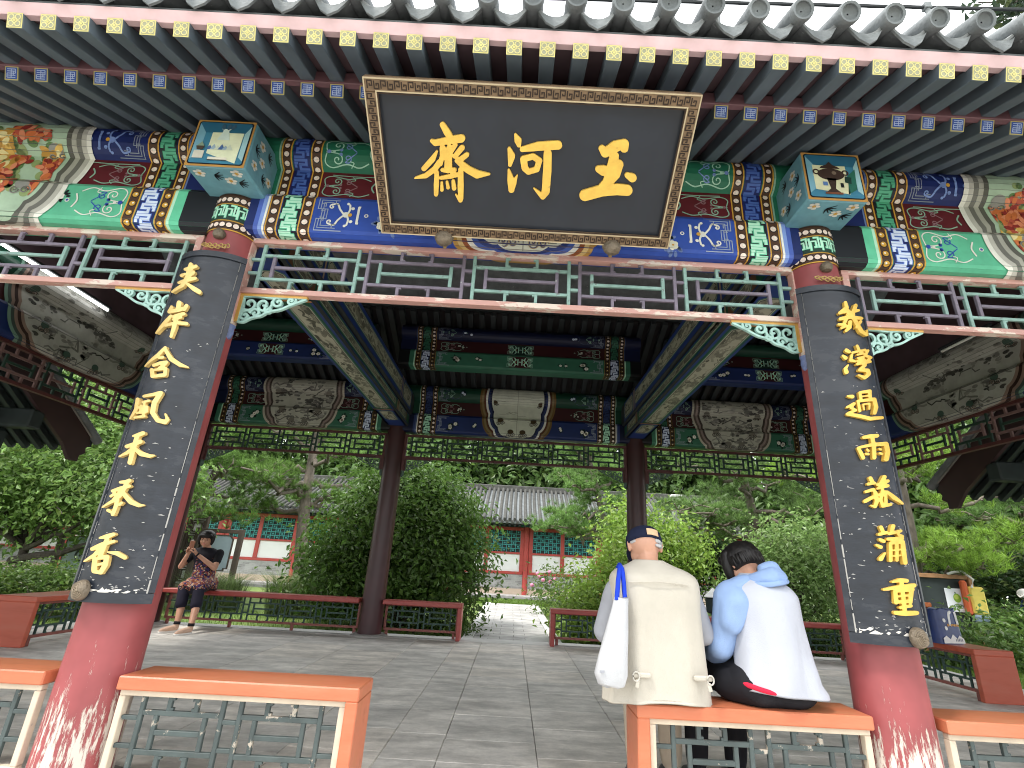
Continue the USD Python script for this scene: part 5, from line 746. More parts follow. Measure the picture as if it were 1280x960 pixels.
for x in (-.5, .54):
    v, f = lathe([(.055, -.03), (.06, .0), (.05, .03), (.03, .045), (.012, .05)], 10); v = v+.006*(meshkit.noise(v*60)[:, None]-.5); h = obj('bracket_knob', (on_board(v*np.array([1, .85, 1])+np.array([x, -.01, .012])), f), M_boss, nb, 30)
    obj('bracket_hook', tube(on_board(np.array([(x, -.02, .02), (x, -.07, .0), (x, -.08, -.05), (x, -.03, -.09)])), .012, 8), M_gold, nb, 40)

# ------------------------------------------------------------------ couplet boards on the two front columns
def couplet(label, sx, keys, turn, shift):
    t = thing('couplet_board', label, 'sign'); X, CY, R, HA, ZB, ZT = sx*1.952, .084, .298, math.radians(43), .806, 2.80
    def on(a, r, z): a = np.asarray(a)+turn; return np.stack([X+r*np.sin(a), CY-r*np.cos(a), np.asarray(z)+0*a], -1)
    def arc_block(a0, a1, r0, r1, z0, z1, n=18):
        A = np.linspace(a0, a1, n); return loft([np.array([on(a, r0, z0), on(a, r1, z0+.002), on(a, r1, z1-.002), on(a, r0, z1)]) for a in A])
    obj('panel', arc_block(-HA, HA, R-.03, R-.006, ZB, ZT), M_blackold, t, 30)
    rw = .026; ra = rw/R
    for q in ((-HA-.003, HA+.003, ZB-.004, ZB+rw+.02), (-HA-.003, HA+.003, ZT-rw-.012, ZT+.004)): obj('rim', arc_block(q[0], q[1], R-.034, R+.004, q[2], q[3]), M_blackold, t, 30)
    for q in ((-HA-.003, -HA+ra), (HA-ra, HA+.003)): obj('rim', arc_block(q[0], q[1], R-.034, R+.004, ZB+rw+.0205, ZT-rw-.0125, 4), M_blackold, t, 30)
    # worn pale line where the rim meets the panel
    mb = MB(); S = Surf([(0, ZB), (0, ZT)], lambda u, p, z: on(u/R, R-.006-p, z)); S.flip = True; rg = np.random.default_rng(4+sx)
    for s in (-1, 1):
        x = s*(HA*R-rw-.004); z = .03
        while z < ZT-ZB-.05:
            L = rg.uniform(.02, .12); wd = rg.uniform(.0007, .002)*(1.9 if z < .6 else .9); S.put(mb, sbox(x-wd, z, x+wd, z+L), hexc('c9c6bf')*(.8 if z < .9 else .4), .0012); z += L+rg.uniform(.0, .03)
    for i in range(20):
        x = rg.uniform(-1, 1)*(HA*R-.03); w = rg.uniform(.003, .022)*(2 if i % 5 == 0 else 1); z = .045+abs(rg.normal())*.007
        S.put(mb, Polygon([(x-w, z), (x, z+rg.uniform(.002, .011)*(3 if i % 6 == 0 else 1)), (x+w, z+.004), (x, z-.006)]), hexc('d8d4ca'), .001+.00002*i)
    for i in range(120):
        x = rg.uniform(-1, 1)*(HA*R-.035); z = .06+1.4*rg.random()**1.7; w = rg.uniform(.002, .009)*(2.2 if i % 7 == 0 else 1); S.put(mb, Polygon([(x-w, z+rg.uniform(-.004, .004)), (x-.2*w, z+rg.uniform(.001, .005)), (x+w, z+rg.uniform(-.003, .003)), (x, z-.0015)]).buffer(.0004), hexc('a8a7a4'), .0012+.00001*i)
    mb.build('flaked_paint', tinted('flaked_paint', .7, .1), t, color=True, kind='stuff')
    for i, k in enumerate(keys):
        g = glyph(k, shift).segmentize(.02); cells = MB(); x0, y0, x1, y1 = g.bounds; a = np.arange(math.floor(x0/.022), math.ceil(x1/.022)+1)*.022
        mb = MB()
        for p in polys(g):
            for lift0, lift1 in ((-.004, .013),):
                for u0_, u1_ in zip(a[:-1], a[1:]):
                    for pc in polys(isect(p, sbox(u0_, -9, u1_, 9))):
                        v, f = tri2d(pc); mb.add((on(v[:, 0]/R, np.full(len(v), R+lift1), v[:, 1]), f))
                for ring in [p.exterior, *p.interiors]:
                    c = np.array(ring.coords); n = len(c); lo, hi = on(c[:, 0]/R, np.full(n, R-.008), c[:, 1]), on(c[:, 0]/R, np.full(n, R+lift1), c[:, 1])
                    mb.add((np.vstack([lo, hi]), np.array([[j, j+1, n+j+1, n+j] for j in range(n-1)])))
        mb.build('gilt_character', M_gilt2 if sx < 0 else M_gilt, t)
    # iron boss at the foot, chain and knob at the head
    fx = (-.34 if sx < 0 else .27); c = on(fx, R+.004, ZB+.05 if sx < 0 else ZB+.04); n = on(fx, 1+R, 0)-on(fx, R, 0); n = n/np.linalg.norm(n); a, s_, u_, _ = frame((0, 0, 0), n)
    v, f = lathe([(.047, 0), (.048, .012), (.042, .026), (.026, .036), (.008, .04)], 28); obj('boss', (c+v[:, :1]*s_+v[:, 1:2]*u_+v[:, 2:]*n, f), M_boss, t, 40)
    for r in (.009, .016, .023, .03, .037): obj('boss_ring', tube([c+n*(.041-.35*r*r/.037)+s_*(r*math.cos(q)+.004*math.sin(3*q))+u_*r*math.sin(q) for q in np.linspace(0, 6.283, 22)], .0032, 6, False), M_ring, t, 40)
    kz = 2.93; obj('knob', lathe([(.012, -.005), (.028, .0), (.038, .02), (.036, .042), (.022, .058), (.006, .062)], 14, on(0, .25, kz)), M_boss, t, 40)
    for i in range(9):
        a = -.28+.07*i; p = on(a, .262, kz-.055-.02*math.cos(a*5)*(1 if i % 2 else .4)); q = np.linspace(0, 6.283, 12)
        obj('chain_link', tube([p+np.array([.016*math.cos(b), -.006*math.sin(b*2), .011*math.sin(b)]) for b in q], .0038, 5, False), M_gold, t, 40)
    return t
couplet('tall curved black board with seven gilt characters on the left front column', -1, ('jia', 'an', 'han', 'feng', 'he2', 'shu', 'xiang'), .02, .007)
couplet('tall curved black board with seven gilt characters on the right front column', 1, ('ji', 'wan', 'guo', 'yu3', 'gu', 'pu', 'zhong'), -.01, -.013)

# ------------------------------------------------------------------ ground, floor slabs, path
GZ = -.16
def struct(name, m, mat, parent=None, smooth=False): return obj(name, m, mat, parent, smooth, kind='structure')
def grid_sheet(x0, x1, y0, y1, z, n=60, amp=.0, seed=0):
    X, Y = np.meshgrid(np.linspace(x0, x1, n), np.linspace(y0, y1, n)); P = np.stack([X, Y, np.full_like(X, z)], -1).reshape(-1, 3)
    if amp: P[:, 2] += amp*(meshkit.fbm(np.stack([P[:, 0]*.6, P[:, 1]*.6, P[:, 0]*0], 1), 3, seed)-.5)
    i, j = np.meshgrid(np.arange(n-1), np.arange(n-1), indexing='ij'); q = np.stack([i*n+j, i*n+j+1, (i+1)*n+j+1, (i+1)*n+j], -1).reshape(-1, 4); return P, q
M_earth = look('lawn_soil', {'g': ('geometry', {}), 'n': ('noise_texture', {'scale': 1.3, 'detail': 8.0}), 'n2': ('noise_texture', {'scale': 40.0, 'detail': 4.0}), 'm': ('math', {'math_type': 'multiply_add', 'value2': .5}), 'r': ('rgb_ramp', {'ramp': [(.5, (.045, .075, .016)), (.75, (.1, .16, .03)), (1, (.16, .2, .05))]}), 'p': ('principled_bsdf', {'roughness': .9})},
    [('g.position', 'n.vector'), ('g.position', 'n2.vector'), ('n2.fac', 'm.value1'), ('n.fac', 'm.value3'), ('m.value', 'r.fac'), ('r.color', 'p.base_color')])
struct('ground', grid_sheet(-80, 80, -60, 120, GZ-.02, 30), M_earth)
struct('forecourt', cbox(-14, 14, -14, -.75, GZ-.3, GZ, .01), paint('forecourt_stone', (.34, .325, .3), .85, .2, 2, .2, 30))
def slab_look(name, c):
    c = np.array(c)
    return look(name, {'g': ('geometry', {}), 'n': ('noise_texture', {'scale': 1.7, 'detail': 9.0, 'roughness': .68}), 'mp': ('mapping', {'scale': (1.0, 2.6, 1.0)}), 'n2': ('noise_texture', {'scale': 6.0, 'detail': 8.0, 'roughness': .7}), 'a': ('math', {'math_type': 'multiply_add', 'value2': .55}),
        'r': ('rgb_ramp', {'ramp': [(.45, tuple(c*.5)), (.68, tuple(c)), (.86, tuple(c*1.5)), (1.0, tuple(c*1.9))]}), 'n3': ('noise_texture', {'scale': 55.0, 'detail': 5.0}), 'b': ('bump', {'strength': .25, 'distance': .006}), 'p': ('principled_bsdf', {'specular_ior_level': .45}), 'rr': ('rgb_ramp', {'ramp': [(.35, (.5,)*3), (.65, (.78,)*3)]})},
        [('g.position', 'mp.vector'), ('mp.vector', 'n.vector'), ('g.position', 'n2.vector'), ('n2.fac', 'a.value1'), ('n.fac', 'a.value3'), ('a.value', 'r.fac'), ('r.color', 'p.base_color'), ('g.position', 'n3.vector'), ('n3.fac', 'b.height'), ('b.normal', 'p.normal'), ('n2.fac', 'rr.fac'), ('rr.color', 'p.roughness')])
M_slabs = [slab_look('floor_slab_%s' % n, c) for n, c in (('grey', (.42, .4, .365)), ('dark', (.385, .37, .34)), ('warm', (.44, .41, .365)))]
M_joint = paint('joint_dirt', (.09, .085, .076), .95, .2, 9); M_edge = paint('edge_stone_pale', (.46, .46, .44), .8, .15, 3, .2, 40)
floor = struct('floor', cbox(-6.0, 6.0, -.74, 5.83, GZ-.3, -.02, .01), M_joint)
rf = np.random.default_rng(11); x = -5.99
cols = [-6.0, -5.2, -4.35, -3.6, -2.75, -2.0, -1.25, -.68, -.335, .255, .86, 1.6, 2.4, 3.1, 3.9, 4.7, 5.4, 6.0]
for a, b in zip(cols[:-1], cols[1:]):
    y = -.74+rf.uniform(0, .2) - .3
    while y < 5.42:
        d = rf.uniform(.42, .62); y0, y1 = max(y, -.735), min(y+d, 5.44)
        if y1-y0 > .05: 
            t = rf.uniform(-.0035, .0); jx = .0014; obj('slab', cbox(a+jx+rf.uniform(0, .002), b-jx, y0+.0014, y1-.0014, -.019, t, .004), M_slabs[int(rf.integers(3))], floor)
        y += d
for i in range(9): obj('edge_stone', cbox(-6+i*12/9+.003, -6+(i+1)*12/9-.003, 5.447, 5.83, -.019, .0, .008), M_edge, floor)
for s in (-1, 1): obj('edge_stone', cbox(min(s*6.01, s*6.2), max(s*6.01, s*6.2), -.74, 5.83, GZ-.2, .0, .01), M_edge, floor)
path = struct('garden_path', cbox(-.75, .98, 5.84, 15.6, GZ-.1, GZ+.005, .005), M_joint)
for s, (a, b) in enumerate(((-.74, -.56), (.79, .97))):
    y = 5.845
    while y < 15.4: d = .62; obj('path_edge_stone', cbox(a, b, y, min(y+d-.008, 15.58), GZ+.0, GZ+.03, .006), M_edge, path); y += d
M_pslab = slab_look('path_slab_pale', (.26, .255, .245)); y = 5.845; k = 0
while y < 15.4:
    d = .3 if y < 9 else .45
    n = 3; off = .2 if k % 2 else 0
    ed = [-.555]+[v for v in (-.555+.45-off, -.555+.9-off) ]+[.785]
    for a, b in zip(ed[:-1], ed[1:]): obj('path_slab', cbox(a+.003, b-.003, y+.003, min(y+d, 15.55)-.003, GZ+.0055, GZ+.022+rf.uniform(-.002, .002), .004), M_pslab, path)
    y += d; k += 1

# ------------------------------------------------------------------ leaves, shrubs, trees
def leaf_mesh(C, size, rng, up=.5, aspect=.5, out=None, fold=.25):
    """one folded leaf (2 triangles) at each point"""
    n = len(C); N = rng.normal(size=(n, 3)); N[:, 2] += up*2
    if out is not None: N += out*1.2
    N /= np.linalg.norm(N, axis=1, keepdims=True)
    D = rng.normal(size=(n, 3)); D -= N*(D*N).sum(1, keepdims=True); D /= np.linalg.norm(D, axis=1, keepdims=True); S = np.cross(N, D)
    L = (size*rng.uniform(.6, 1.3, n))[:, None]; w = L*aspect
    v = np.stack([C-D*L*.5, C+S*w*.5+N*L*fold*.5, C+D*L*.5-N*L*.1, C-S*w*.5+N*L*fold*.5], 1).reshape(-1, 3)
    k = np.arange(n)[:, None]*4; f = np.concatenate([k+[0, 1, 2], k+[0, 2, 3]]); return v, f
def clumpy(n_clump, per, center, radii, rng, spread, shell=.55, zmin=-1.0):
    """points in clumps over the outer part of an uneven ellipsoid"""
    d = rng.normal(size=(n_clump, 3)); d /= np.linalg.norm(d, axis=1, keepdims=True); d[:, 2] = np.maximum(d[:, 2], zmin)
    bump = .78+.5*meshkit.noise(d*2.1+center[0]*3.1, 3); r = (shell+(1-shell)*rng.random(n_clump)**.6)*bump
    c = np.array(center)+d*np.array(radii)*r[:, None]; tone = rng.uniform(.75, 1.25, n_clump)
    P = c[:, None]+rng.normal(size=(n_clump, per, 3))*np.array(spread)*rng.uniform(.6, 1.3, (n_clump, 1, 1)); P[..., 2] -= .25*np.linalg.norm(P[..., :2]-c[:, None, :2], axis=-1)
    return P.reshape(-1, 3), np.repeat(d, per, 0), np.repeat(tone, per)
def leaf_colors(n, base, rng, tone, warm=.25):
    c = np.array(base)[None]*tone[:, None]*rng.uniform(.75, 1.3, (n, 1)); t = rng.random((n, 1))**3*warm; c = c*(1-t)+np.array([.24, .26, .035])*t; return np.repeat(c, 4, 0)
def add_leaves(mb, P, out, tone, size, base, rng, **k):
    warm = k.pop('warm', .25); v, f = leaf_mesh(P, size, rng, out=out, **k); mb.v.append(v); mb.f.append(f+mb.n); mb.c.append(leaf_colors(len(P), base, rng, tone, warm)); mb.n += len(v)
M_leaf = tinted('leaf', .42, .12, 2.0, .5, .4); M_needle = tinted('pine_needle', .5, .12, 2.0, .4, .3)
M_bark = paint('bark', (.075, .062, .05), .9, .45, 14, .9, 30, stretch=(1, 1, .35)); M_barkp = paint('pine_bark', (.15, .125, .1), .9, .45, 12, 1.0, 26, stretch=(1, 1, .4))
def limb(a, b, r0, r1, rng, wob=.08, n=7):
    a, b = np.array(a, float), np.array(b, float); t = np.linspace(0, 1, n)[:, None]; L = np.linalg.norm(b-a); P = a+(b-a)*t+rng.normal(size=(n, 3))*wob*L*.35*np.sin(t*np.pi); return tube(P, np.linspace(r0, r1, n), 8)
def broad(name, label, cat, base, blobs, size, col, seed, trunk_r=.06, stems=5, per=30, dens=1.0, group=None, warm=.25, aspect=.5, trunk_h=None):
    """shrub or broadleaved tree: stems from the base into each blob (center, radii, clumps)"""
    rng = np.random.default_rng(seed); t = thing(name, label, cat, base, 0, group)
    tr = MB(); crown = MB(); fork = np.array([0, 0, trunk_h or .12])
    if trunk_h: tr.add(limb((0, 0, -.05), fork, trunk_r, trunk_r*.75, rng, .06))
    for c, r, n in blobs:
        c = np.array(c, float); r = np.array(r, float)
        for q in range(stems):
            tip = c+rng.normal(size=3)*r*.45; s0 = fork if trunk_h else np.array([rng.normal()*.12, rng.normal()*.1, -.03]); mid = s0+(tip-s0)*.55+rng.normal(size=3)*.12
            tr.add(limb(s0, mid, trunk_r*.55, trunk_r*.32, rng)); tr.add(limb(mid, tip, trunk_r*.32, trunk_r*.1, rng))
            for _ in range(2): tr.add(limb(mid+(tip-mid)*.4, tip+rng.normal(size=3)*r*.5, trunk_r*.16, trunk_r*.05, rng, .08, 5))
        P, o, tone = clumpy(int(n*dens), per, c, r, rng, np.full(3, size*2.2)); add_leaves(crown, P, o, tone, size, col, rng, warm=warm, aspect=aspect)
    tr.build('trunk', M_bark, t, True); crown.build('crown', M_leaf, t, color=True); return t
def pine(label, base, h, lean, tiers, seed, r=.16, col=(.04, .085, .022), needle=.2, group=None):
    """pine: bare trunk, spreading limbs, tufts of needles pointing up and out"""
    rng = np.random.default_rng(seed); t = thing('pine_tree', label, 'tree', base, 0, group); tr = MB(); cr = MB()
    n = 12; z = np.linspace(0, 1, n); P = np.stack([lean[0]*z**1.3+.06*np.sin(z*7+seed), lean[1]*z**1.3+.05*np.cos(z*6+seed), z*h-.05], 1); tr.add(tube(P, r*(1-.7*z), 12))
    def at(f): return np.array([np.interp(f, z, P[:, k]) for k in range(3)])
    tips = []
    for f, az, L, rise, den in tiers:
        a = at(f); b = a+np.array([math.cos(az)*L, math.sin(az)*L, rise]); tr.add(limb(a, b, r*.34, r*.1, rng, .16, 9))
        for q in range(int(5*den)):
            u = rng.uniform(.3, 1.0); c = a+(b-a)*u; e = c+np.array([rng.normal()*.45*L*.4, rng.normal()*.45*L*.4, rng.uniform(-.05, .3)]); tr.add(limb(c, e, r*.12, r*.04, rng, .1, 5))
            for w in range(int(13*den)): tips.append((c+(e-c)*rng.uniform(.35, 1.1)+rng.normal(size=3)*np.array([.2, .2, .11]), rng.uniform(.7, 1.3)))
    T = np.array([q[0] for q in tips]); tone = np.array([q[1] for q in tips]); k = 30; m = len(T)
    D = rng.normal(size=(m, k, 3)); D[..., 2] = np.abs(D[..., 2])*1.1+.25; D /= np.linalg.norm(D, axis=-1, keepdims=True); L = needle*rng.uniform(.6, 1.15, (m, k, 1)); S = np.cross(D, rng.normal(size=(m, k, 3))); S /= np.linalg.norm(S, axis=-1, keepdims=True)
    o = T[:, None]+rng.normal(size=(m, k, 3))*.018; w = .0115
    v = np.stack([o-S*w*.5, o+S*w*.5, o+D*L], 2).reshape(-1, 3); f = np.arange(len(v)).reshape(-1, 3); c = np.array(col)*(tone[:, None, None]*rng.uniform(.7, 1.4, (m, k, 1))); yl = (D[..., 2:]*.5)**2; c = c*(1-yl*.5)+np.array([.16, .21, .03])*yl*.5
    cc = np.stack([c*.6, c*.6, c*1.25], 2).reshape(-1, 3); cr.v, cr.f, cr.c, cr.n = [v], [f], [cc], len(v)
    tr.build('trunk', M_barkp, t, True); cr.build('crown', M_needle, t, color=True); return t
def blades(n, x0, x1, y0, y1, z, h, rng, col, w=.006, bend=.5):
    C = np.stack([rng.uniform(x0, x1, n), rng.uniform(y0, y1, n), np.full(n, z)], 1); a = rng.uniform(0, 6.28, n); H = h*rng.uniform(.5, 1.25, n); d = np.stack([np.cos(a), np.sin(a), 0*a], 1); s = np.stack([-np.sin(a), np.cos(a), 0*a], 1)*w
    m = C+d*(H*bend*.3)[:, None]+np.array([0, 0, 1])*(H*.65)[:, None]; e = C+d*(H*bend)[:, None]+np.array([0, 0, 1])*(H*(1-.15*bend))[:, None]
    v = np.stack([C-s, C+s, m+s*.8, m-s*.8, e], 1).reshape(-1, 3); k = np.arange(n)[:, None]*5; f = np.concatenate([k+[0, 1, 2], k+[0, 2, 3], k+[3, 2, 4]]); c = np.array(col)*rng.uniform(.6, 1.5, (n, 1)); return v, f, np.repeat(c, 5, 0)
def blade_mb(parts):
    mb = MB()
    for v, f, c in parts: mb.v.append(v); mb.f.append(f+mb.n); mb.c.append(c); mb.n += len(v)
    return mb
rg = np.random.default_rng(21)
blade_mb([blades(9000, -12, -.85, 5.95, 9.5, GZ-.02, .07, rg, (.12, .2, .035), .004), blades(9000, 1.05, 12, 5.95, 9.5, GZ-.02, .07, rg, (.12, .2, .035), .004), blades(7000, -1.4, 1.7, 15.5, 17.5, GZ-.02, .1, rg, (.12, .21, .03), .007), blades(26000, 6.25, 11, .5, 7.5, GZ-.02, .06, rg, (.15, .25, .035), .004), blades(16000, -11, -6.25, .5, 7.5, GZ-.02, .06, rg, (.13, .22, .035), .004)]).build('lawn_grass', M_leaf, None, color=True, label='short bright green grass round the pavilion floor', cat='grass', kind='stuff')

# round shrub behind the left rear column
SHRUB = (.075, .15, .028)
broad('garden_shrub', 'big round dark green shrub behind the left rear column', 'shrub', (-2.25, 8.3, GZ), [((0, 0, 1.75), (1.5, 1.25, 1.3), 420), ((-.95, -.2, 1.1), (.8, .8, .6), 130), ((.8, -.1, 1.2), (.9, .8, .9), 170), ((.0, .1, 2.55), (.9, .8, .5), 130)], .125, SHRUB, 31, .07, 5, 34, warm=.12)
broad('garden_shrub', 'light green shrub with pointed leaves left of the old man', 'shrub', (1.95, 7.6, GZ), [((0, 0, .65), (.65, .6, .65), 100), ((.4, .25, 1.4), (.45, .5, .55), 60), ((-.45, 0, .35), (.45, .5, .42), 60)], .12, (.22, .35, .06), 32, .035, 4, 26, warm=.4)
broad('garden_shrub', 'tall light green shrub rising between the old man and the right rear column', 'shrub', (2.9, 8.8, GZ), [((0, 0, 1.2), (.9, .7, .9), 130), ((-.3, 0, 2.1), (.5, .5, .7), 70), ((.6, 0, 1.75), (.7, .6, .5), 80)], .12, (.22, .36, .06), 33, .04, 4, 26, warm=.4)
broad('garden_shrub', 'pale leaved shrub behind the woman in white, before the right column', 'shrub', (5.5, 8.0, GZ), [((0, 0, 1.0), (1.25, .9, 1.0), 230), ((.3, 0, 1.75), (.9, .7, .55), 110), ((-.75, 0, .6), (.6, .6, .6), 70)], .11, (.2, .32, .1), 34, .045, 5, 28, warm=.2)
broad('low_bush', 'low bush with reddish tips at the foot of the pine behind the rail', 'shrub', (-3.9, 9.6, GZ), [((0, 0, .35), (.8, .6, .45), 90)], .07, (.05, .1, .025), 35, .02, 3, 24)
broad('low_bush', 'leafy low bush at the left edge of the path, under the big round shrub', 'shrub', (-.95, 7.6, GZ), [((0, 0, .28), (.4, .6, .34), 70)], .1, (.07, .13, .025), 36, .02, 3, 22, aspect=.35)
broad('low_bush', 'leafy low bush at the foot of the notice board behind the navy bag', 'shrub', (8.15, 6.9, GZ), [((0, 0, .3), (.9, .5, .42), 110)], .12, (.09, .17, .04), 38, .02, 3, 22)
broad('low_bush', 'light low bush with pink flowers right of the path near the far hall', 'shrub', (1.6, 12.2, GZ), [((0, 0, .6), (.9, .8, .6), 110)], .09, (.09, .16, .035), 37, .03, 3, 24)
fl = MB(); q = np.random.default_rng(8)
for i in range(7): fl.add(trimesh.creation.icosphere(1, .05), None, np.array([[1, 0, 0, .95+q.normal()*.2], [0, 1, 0, 12.0+q.normal()*.2], [0, 0, 1, .75+q.normal()*.12], [0, 0, 0, 1.]]))
fl.build('pink_blossoms', paint('petal_pink', (.6, .2, .32), .6, .2, 20), None, label='small pink flower heads over the low bush near the hall', cat='flowers')
def hedge(label, x0, x1, y0, y1, h, seed, col, size=.09, n=900):
    rng = np.random.default_rng(seed); t = thing('hedge', label, 'hedge', (0, 0, 0)); mb = MB(); c = np.stack([rng.uniform(x0, x1, n), rng.uniform(y0, y1, n), GZ+h*(.25+.75*rng.random(n)**.5)], 1); c[:, 2] *= .8+.4*meshkit.noise(c*np.array([1.2, 1.2, .1]), 5)
    P = (c[:, None]+rng.normal(size=(n, 16, 3))*size*1.3).reshape(-1, 3); add_leaves(mb, P, None, np.repeat(rng.uniform(.7, 1.3, n), 16), size, col, rng, up=.9); mb.build('foliage', M_leaf, t, color=True)
    st = MB(); 
    for i in range(40): x, y = rng.uniform(x0, x1), rng.uniform(y0, y1); st.add(limb((x, y, GZ-.04), (x+rng.normal()*.15, y+rng.normal()*.1, GZ+h*.8), .012, .005, rng, .1, 4))
    st.build('stems', M_bark, t, True); return t
hedge('bright green low hedge below the tree at the left edge', -11, -6.4, 6.4, 7.6, .62, 41, (.075, .14, .03), .09, 800)
hedge('dark leafy hedge at the right edge behind the rust red side bench', 8.9, 16, 8.5, 9.3, .8, 42, (.08, .16, .035), .11, 900)
hedge('low green hedge behind the rail at the right rear bay', 2.5, 6.8, 6.5, 7.1, .38, 43, (.05, .1, .022), .07, 600)
# ornamental grass clumps behind the rail where the woman sits
for i, (x, y, h, lab) in enumerate(((-6.35, 9.3, .75, 'arching grey green grass clump left of the woman with the phone'), (-4.45, 9.1, .85, 'tall pale green grass clump right of the woman with the phone'), (-3.5, 9.9, .7, 'airy pale grass clump by the pine trunk'))):
    t = thing('grass_clump', lab, 'grass', (x, y, GZ)); rr_ = np.random.default_rng(50+i); blade_mb([blades(1500, -.5, .5, -.4, .4, 0, h, rr_, (.13, .18, .07), .007, .75)]).build('blades', M_leaf, t, color=True)

# tree at the left with a long leaning limb
tl = broad('leafy_tree', 'broadleaved tree at the left edge with a long dark leaning limb', 'tree', (-10.6, 9.2, GZ), [((.4, 0, 3.0), (2.4, 1.6, 1.35), 560), ((2.2, -.5, 2.35), (1.6, 1.1, .75), 200), ((-1.2, -.4, 2.2), (1.6, 1.2, .9), 180), ((1.2, .6, 4.4), (1.8, 1.4, 1.0), 200)], .13, (.16, .28, .07), 61, .11, 4, 26, warm=.3, trunk_h=1.0)
obj('low_limb', limb((-.2, 0, .75), (3.6, -.9, 1.62), .09, .025, np.random.default_rng(3), .05, 12), M_bark, tl, 40)
PT = lambda s, n, f0=.38, L=2.2: [(np.random.default_rng(s+i).uniform(f0, 1.0), i*2.4+s, L*(1.15-.75*i/n), .35-.5*(i/n < .4), 1.0) for i in range(n)]
def tiers(s, n, f0, f1, L0, L1, den=1.0):
    r = np.random.default_rng(s); return [(f0+(f1-f0)*(i+.5*r.random())/n, i*2.399+r.uniform(-.4, .4), (L0+(L1-L0)*i/n)*r.uniform(.7, 1.2), r.uniform(-.2, .5), den) for i in range(n)]
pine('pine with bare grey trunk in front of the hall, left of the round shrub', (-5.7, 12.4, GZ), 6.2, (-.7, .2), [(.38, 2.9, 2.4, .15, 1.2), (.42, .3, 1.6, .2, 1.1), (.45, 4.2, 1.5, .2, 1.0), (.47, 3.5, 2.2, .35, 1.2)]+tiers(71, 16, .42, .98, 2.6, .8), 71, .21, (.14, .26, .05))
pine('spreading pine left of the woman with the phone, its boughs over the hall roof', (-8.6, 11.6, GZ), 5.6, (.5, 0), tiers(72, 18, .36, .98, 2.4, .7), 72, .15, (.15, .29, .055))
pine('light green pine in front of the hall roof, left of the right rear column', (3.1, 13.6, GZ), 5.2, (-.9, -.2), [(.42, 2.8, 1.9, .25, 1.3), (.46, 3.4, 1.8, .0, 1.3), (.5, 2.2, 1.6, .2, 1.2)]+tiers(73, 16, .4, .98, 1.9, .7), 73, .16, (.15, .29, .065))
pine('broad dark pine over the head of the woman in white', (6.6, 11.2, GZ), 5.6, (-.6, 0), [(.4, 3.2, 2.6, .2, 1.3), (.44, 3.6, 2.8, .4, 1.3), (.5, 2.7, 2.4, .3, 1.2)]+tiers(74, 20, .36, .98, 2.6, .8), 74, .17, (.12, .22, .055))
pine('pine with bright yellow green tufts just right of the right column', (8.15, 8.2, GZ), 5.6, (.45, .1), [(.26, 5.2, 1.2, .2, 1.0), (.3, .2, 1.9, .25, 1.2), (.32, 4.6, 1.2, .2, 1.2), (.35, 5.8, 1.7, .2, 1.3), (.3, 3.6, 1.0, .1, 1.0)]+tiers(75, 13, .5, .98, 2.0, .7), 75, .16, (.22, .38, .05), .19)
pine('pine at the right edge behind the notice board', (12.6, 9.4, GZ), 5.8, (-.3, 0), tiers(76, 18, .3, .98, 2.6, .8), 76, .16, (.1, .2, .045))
FAR = (.085, .16, .042)
for i, (x, y, s, lab) in enumerate(((-17, 27, 1.15, 'tall dark tree beyond the left end of the hall'), (-9.5, 29, 1.2, 'tall dark tree beyond the hall, above the left pine'), (-4.6, 26, .95, 'tall dark tree beyond the hall, left of the gap of sky'), (1.6, 25.5, 1.0, 'tall dark tree beyond the hall, straight above the path'), (8.5, 26, 1.1, 'tall dark tree beyond the hall behind the right rear column'), (15.5, 22, 1.15, 'tall dark tree behind the pines at right'), (21, 17, 1.2, 'tall dark tree at the far right behind the right pine'), (-21, 19, 1.2, 'tall dark tree at the far left behind the leaning tree'))):
    broad('tall_tree', lab, 'tree', (x, y, GZ), [((0, 0, 5.2*s), (3.8*s, 2.8, 2.8*s), 420), ((-1.9, 0, 3.2*s), (2.6, 2, 1.9), 220), ((2.1, 0, 3.4*s), (2.6, 2, 2.0), 220), ((.3, 0, 8.2*s), (2.6*s, 2.2, 2.2*s), 220)], .42, FAR, 80+i, .24, 3, 22, trunk_h=2.0, warm=.15)
hedge('dark thicket between the pines at right', 8.6, 17, 9.6, 11.4, 1.9, 44, (.03, .065, .02), .16, 900)
hedge('dark thicket at the far side of the right rear bay', 3.8, 8.6, 12.6, 14.0, 2.2, 45, (.04, .085, .024), .16, 800)
obj('pale_post', MB().add(cbox(-.12, .12, -.12, .12, 0, 3.3, .02)).add(cbox(-.16, .16, -.16, .16, 3.301, 3.38, .02)), paint('pale_post_white', (.6, .61, .6), .6, .15, 3), (lambda t: t)(thing('stone_post', 'pale square post among the leaves right of the right rear column', 'post', (4.78, 12.6, GZ), -4)))
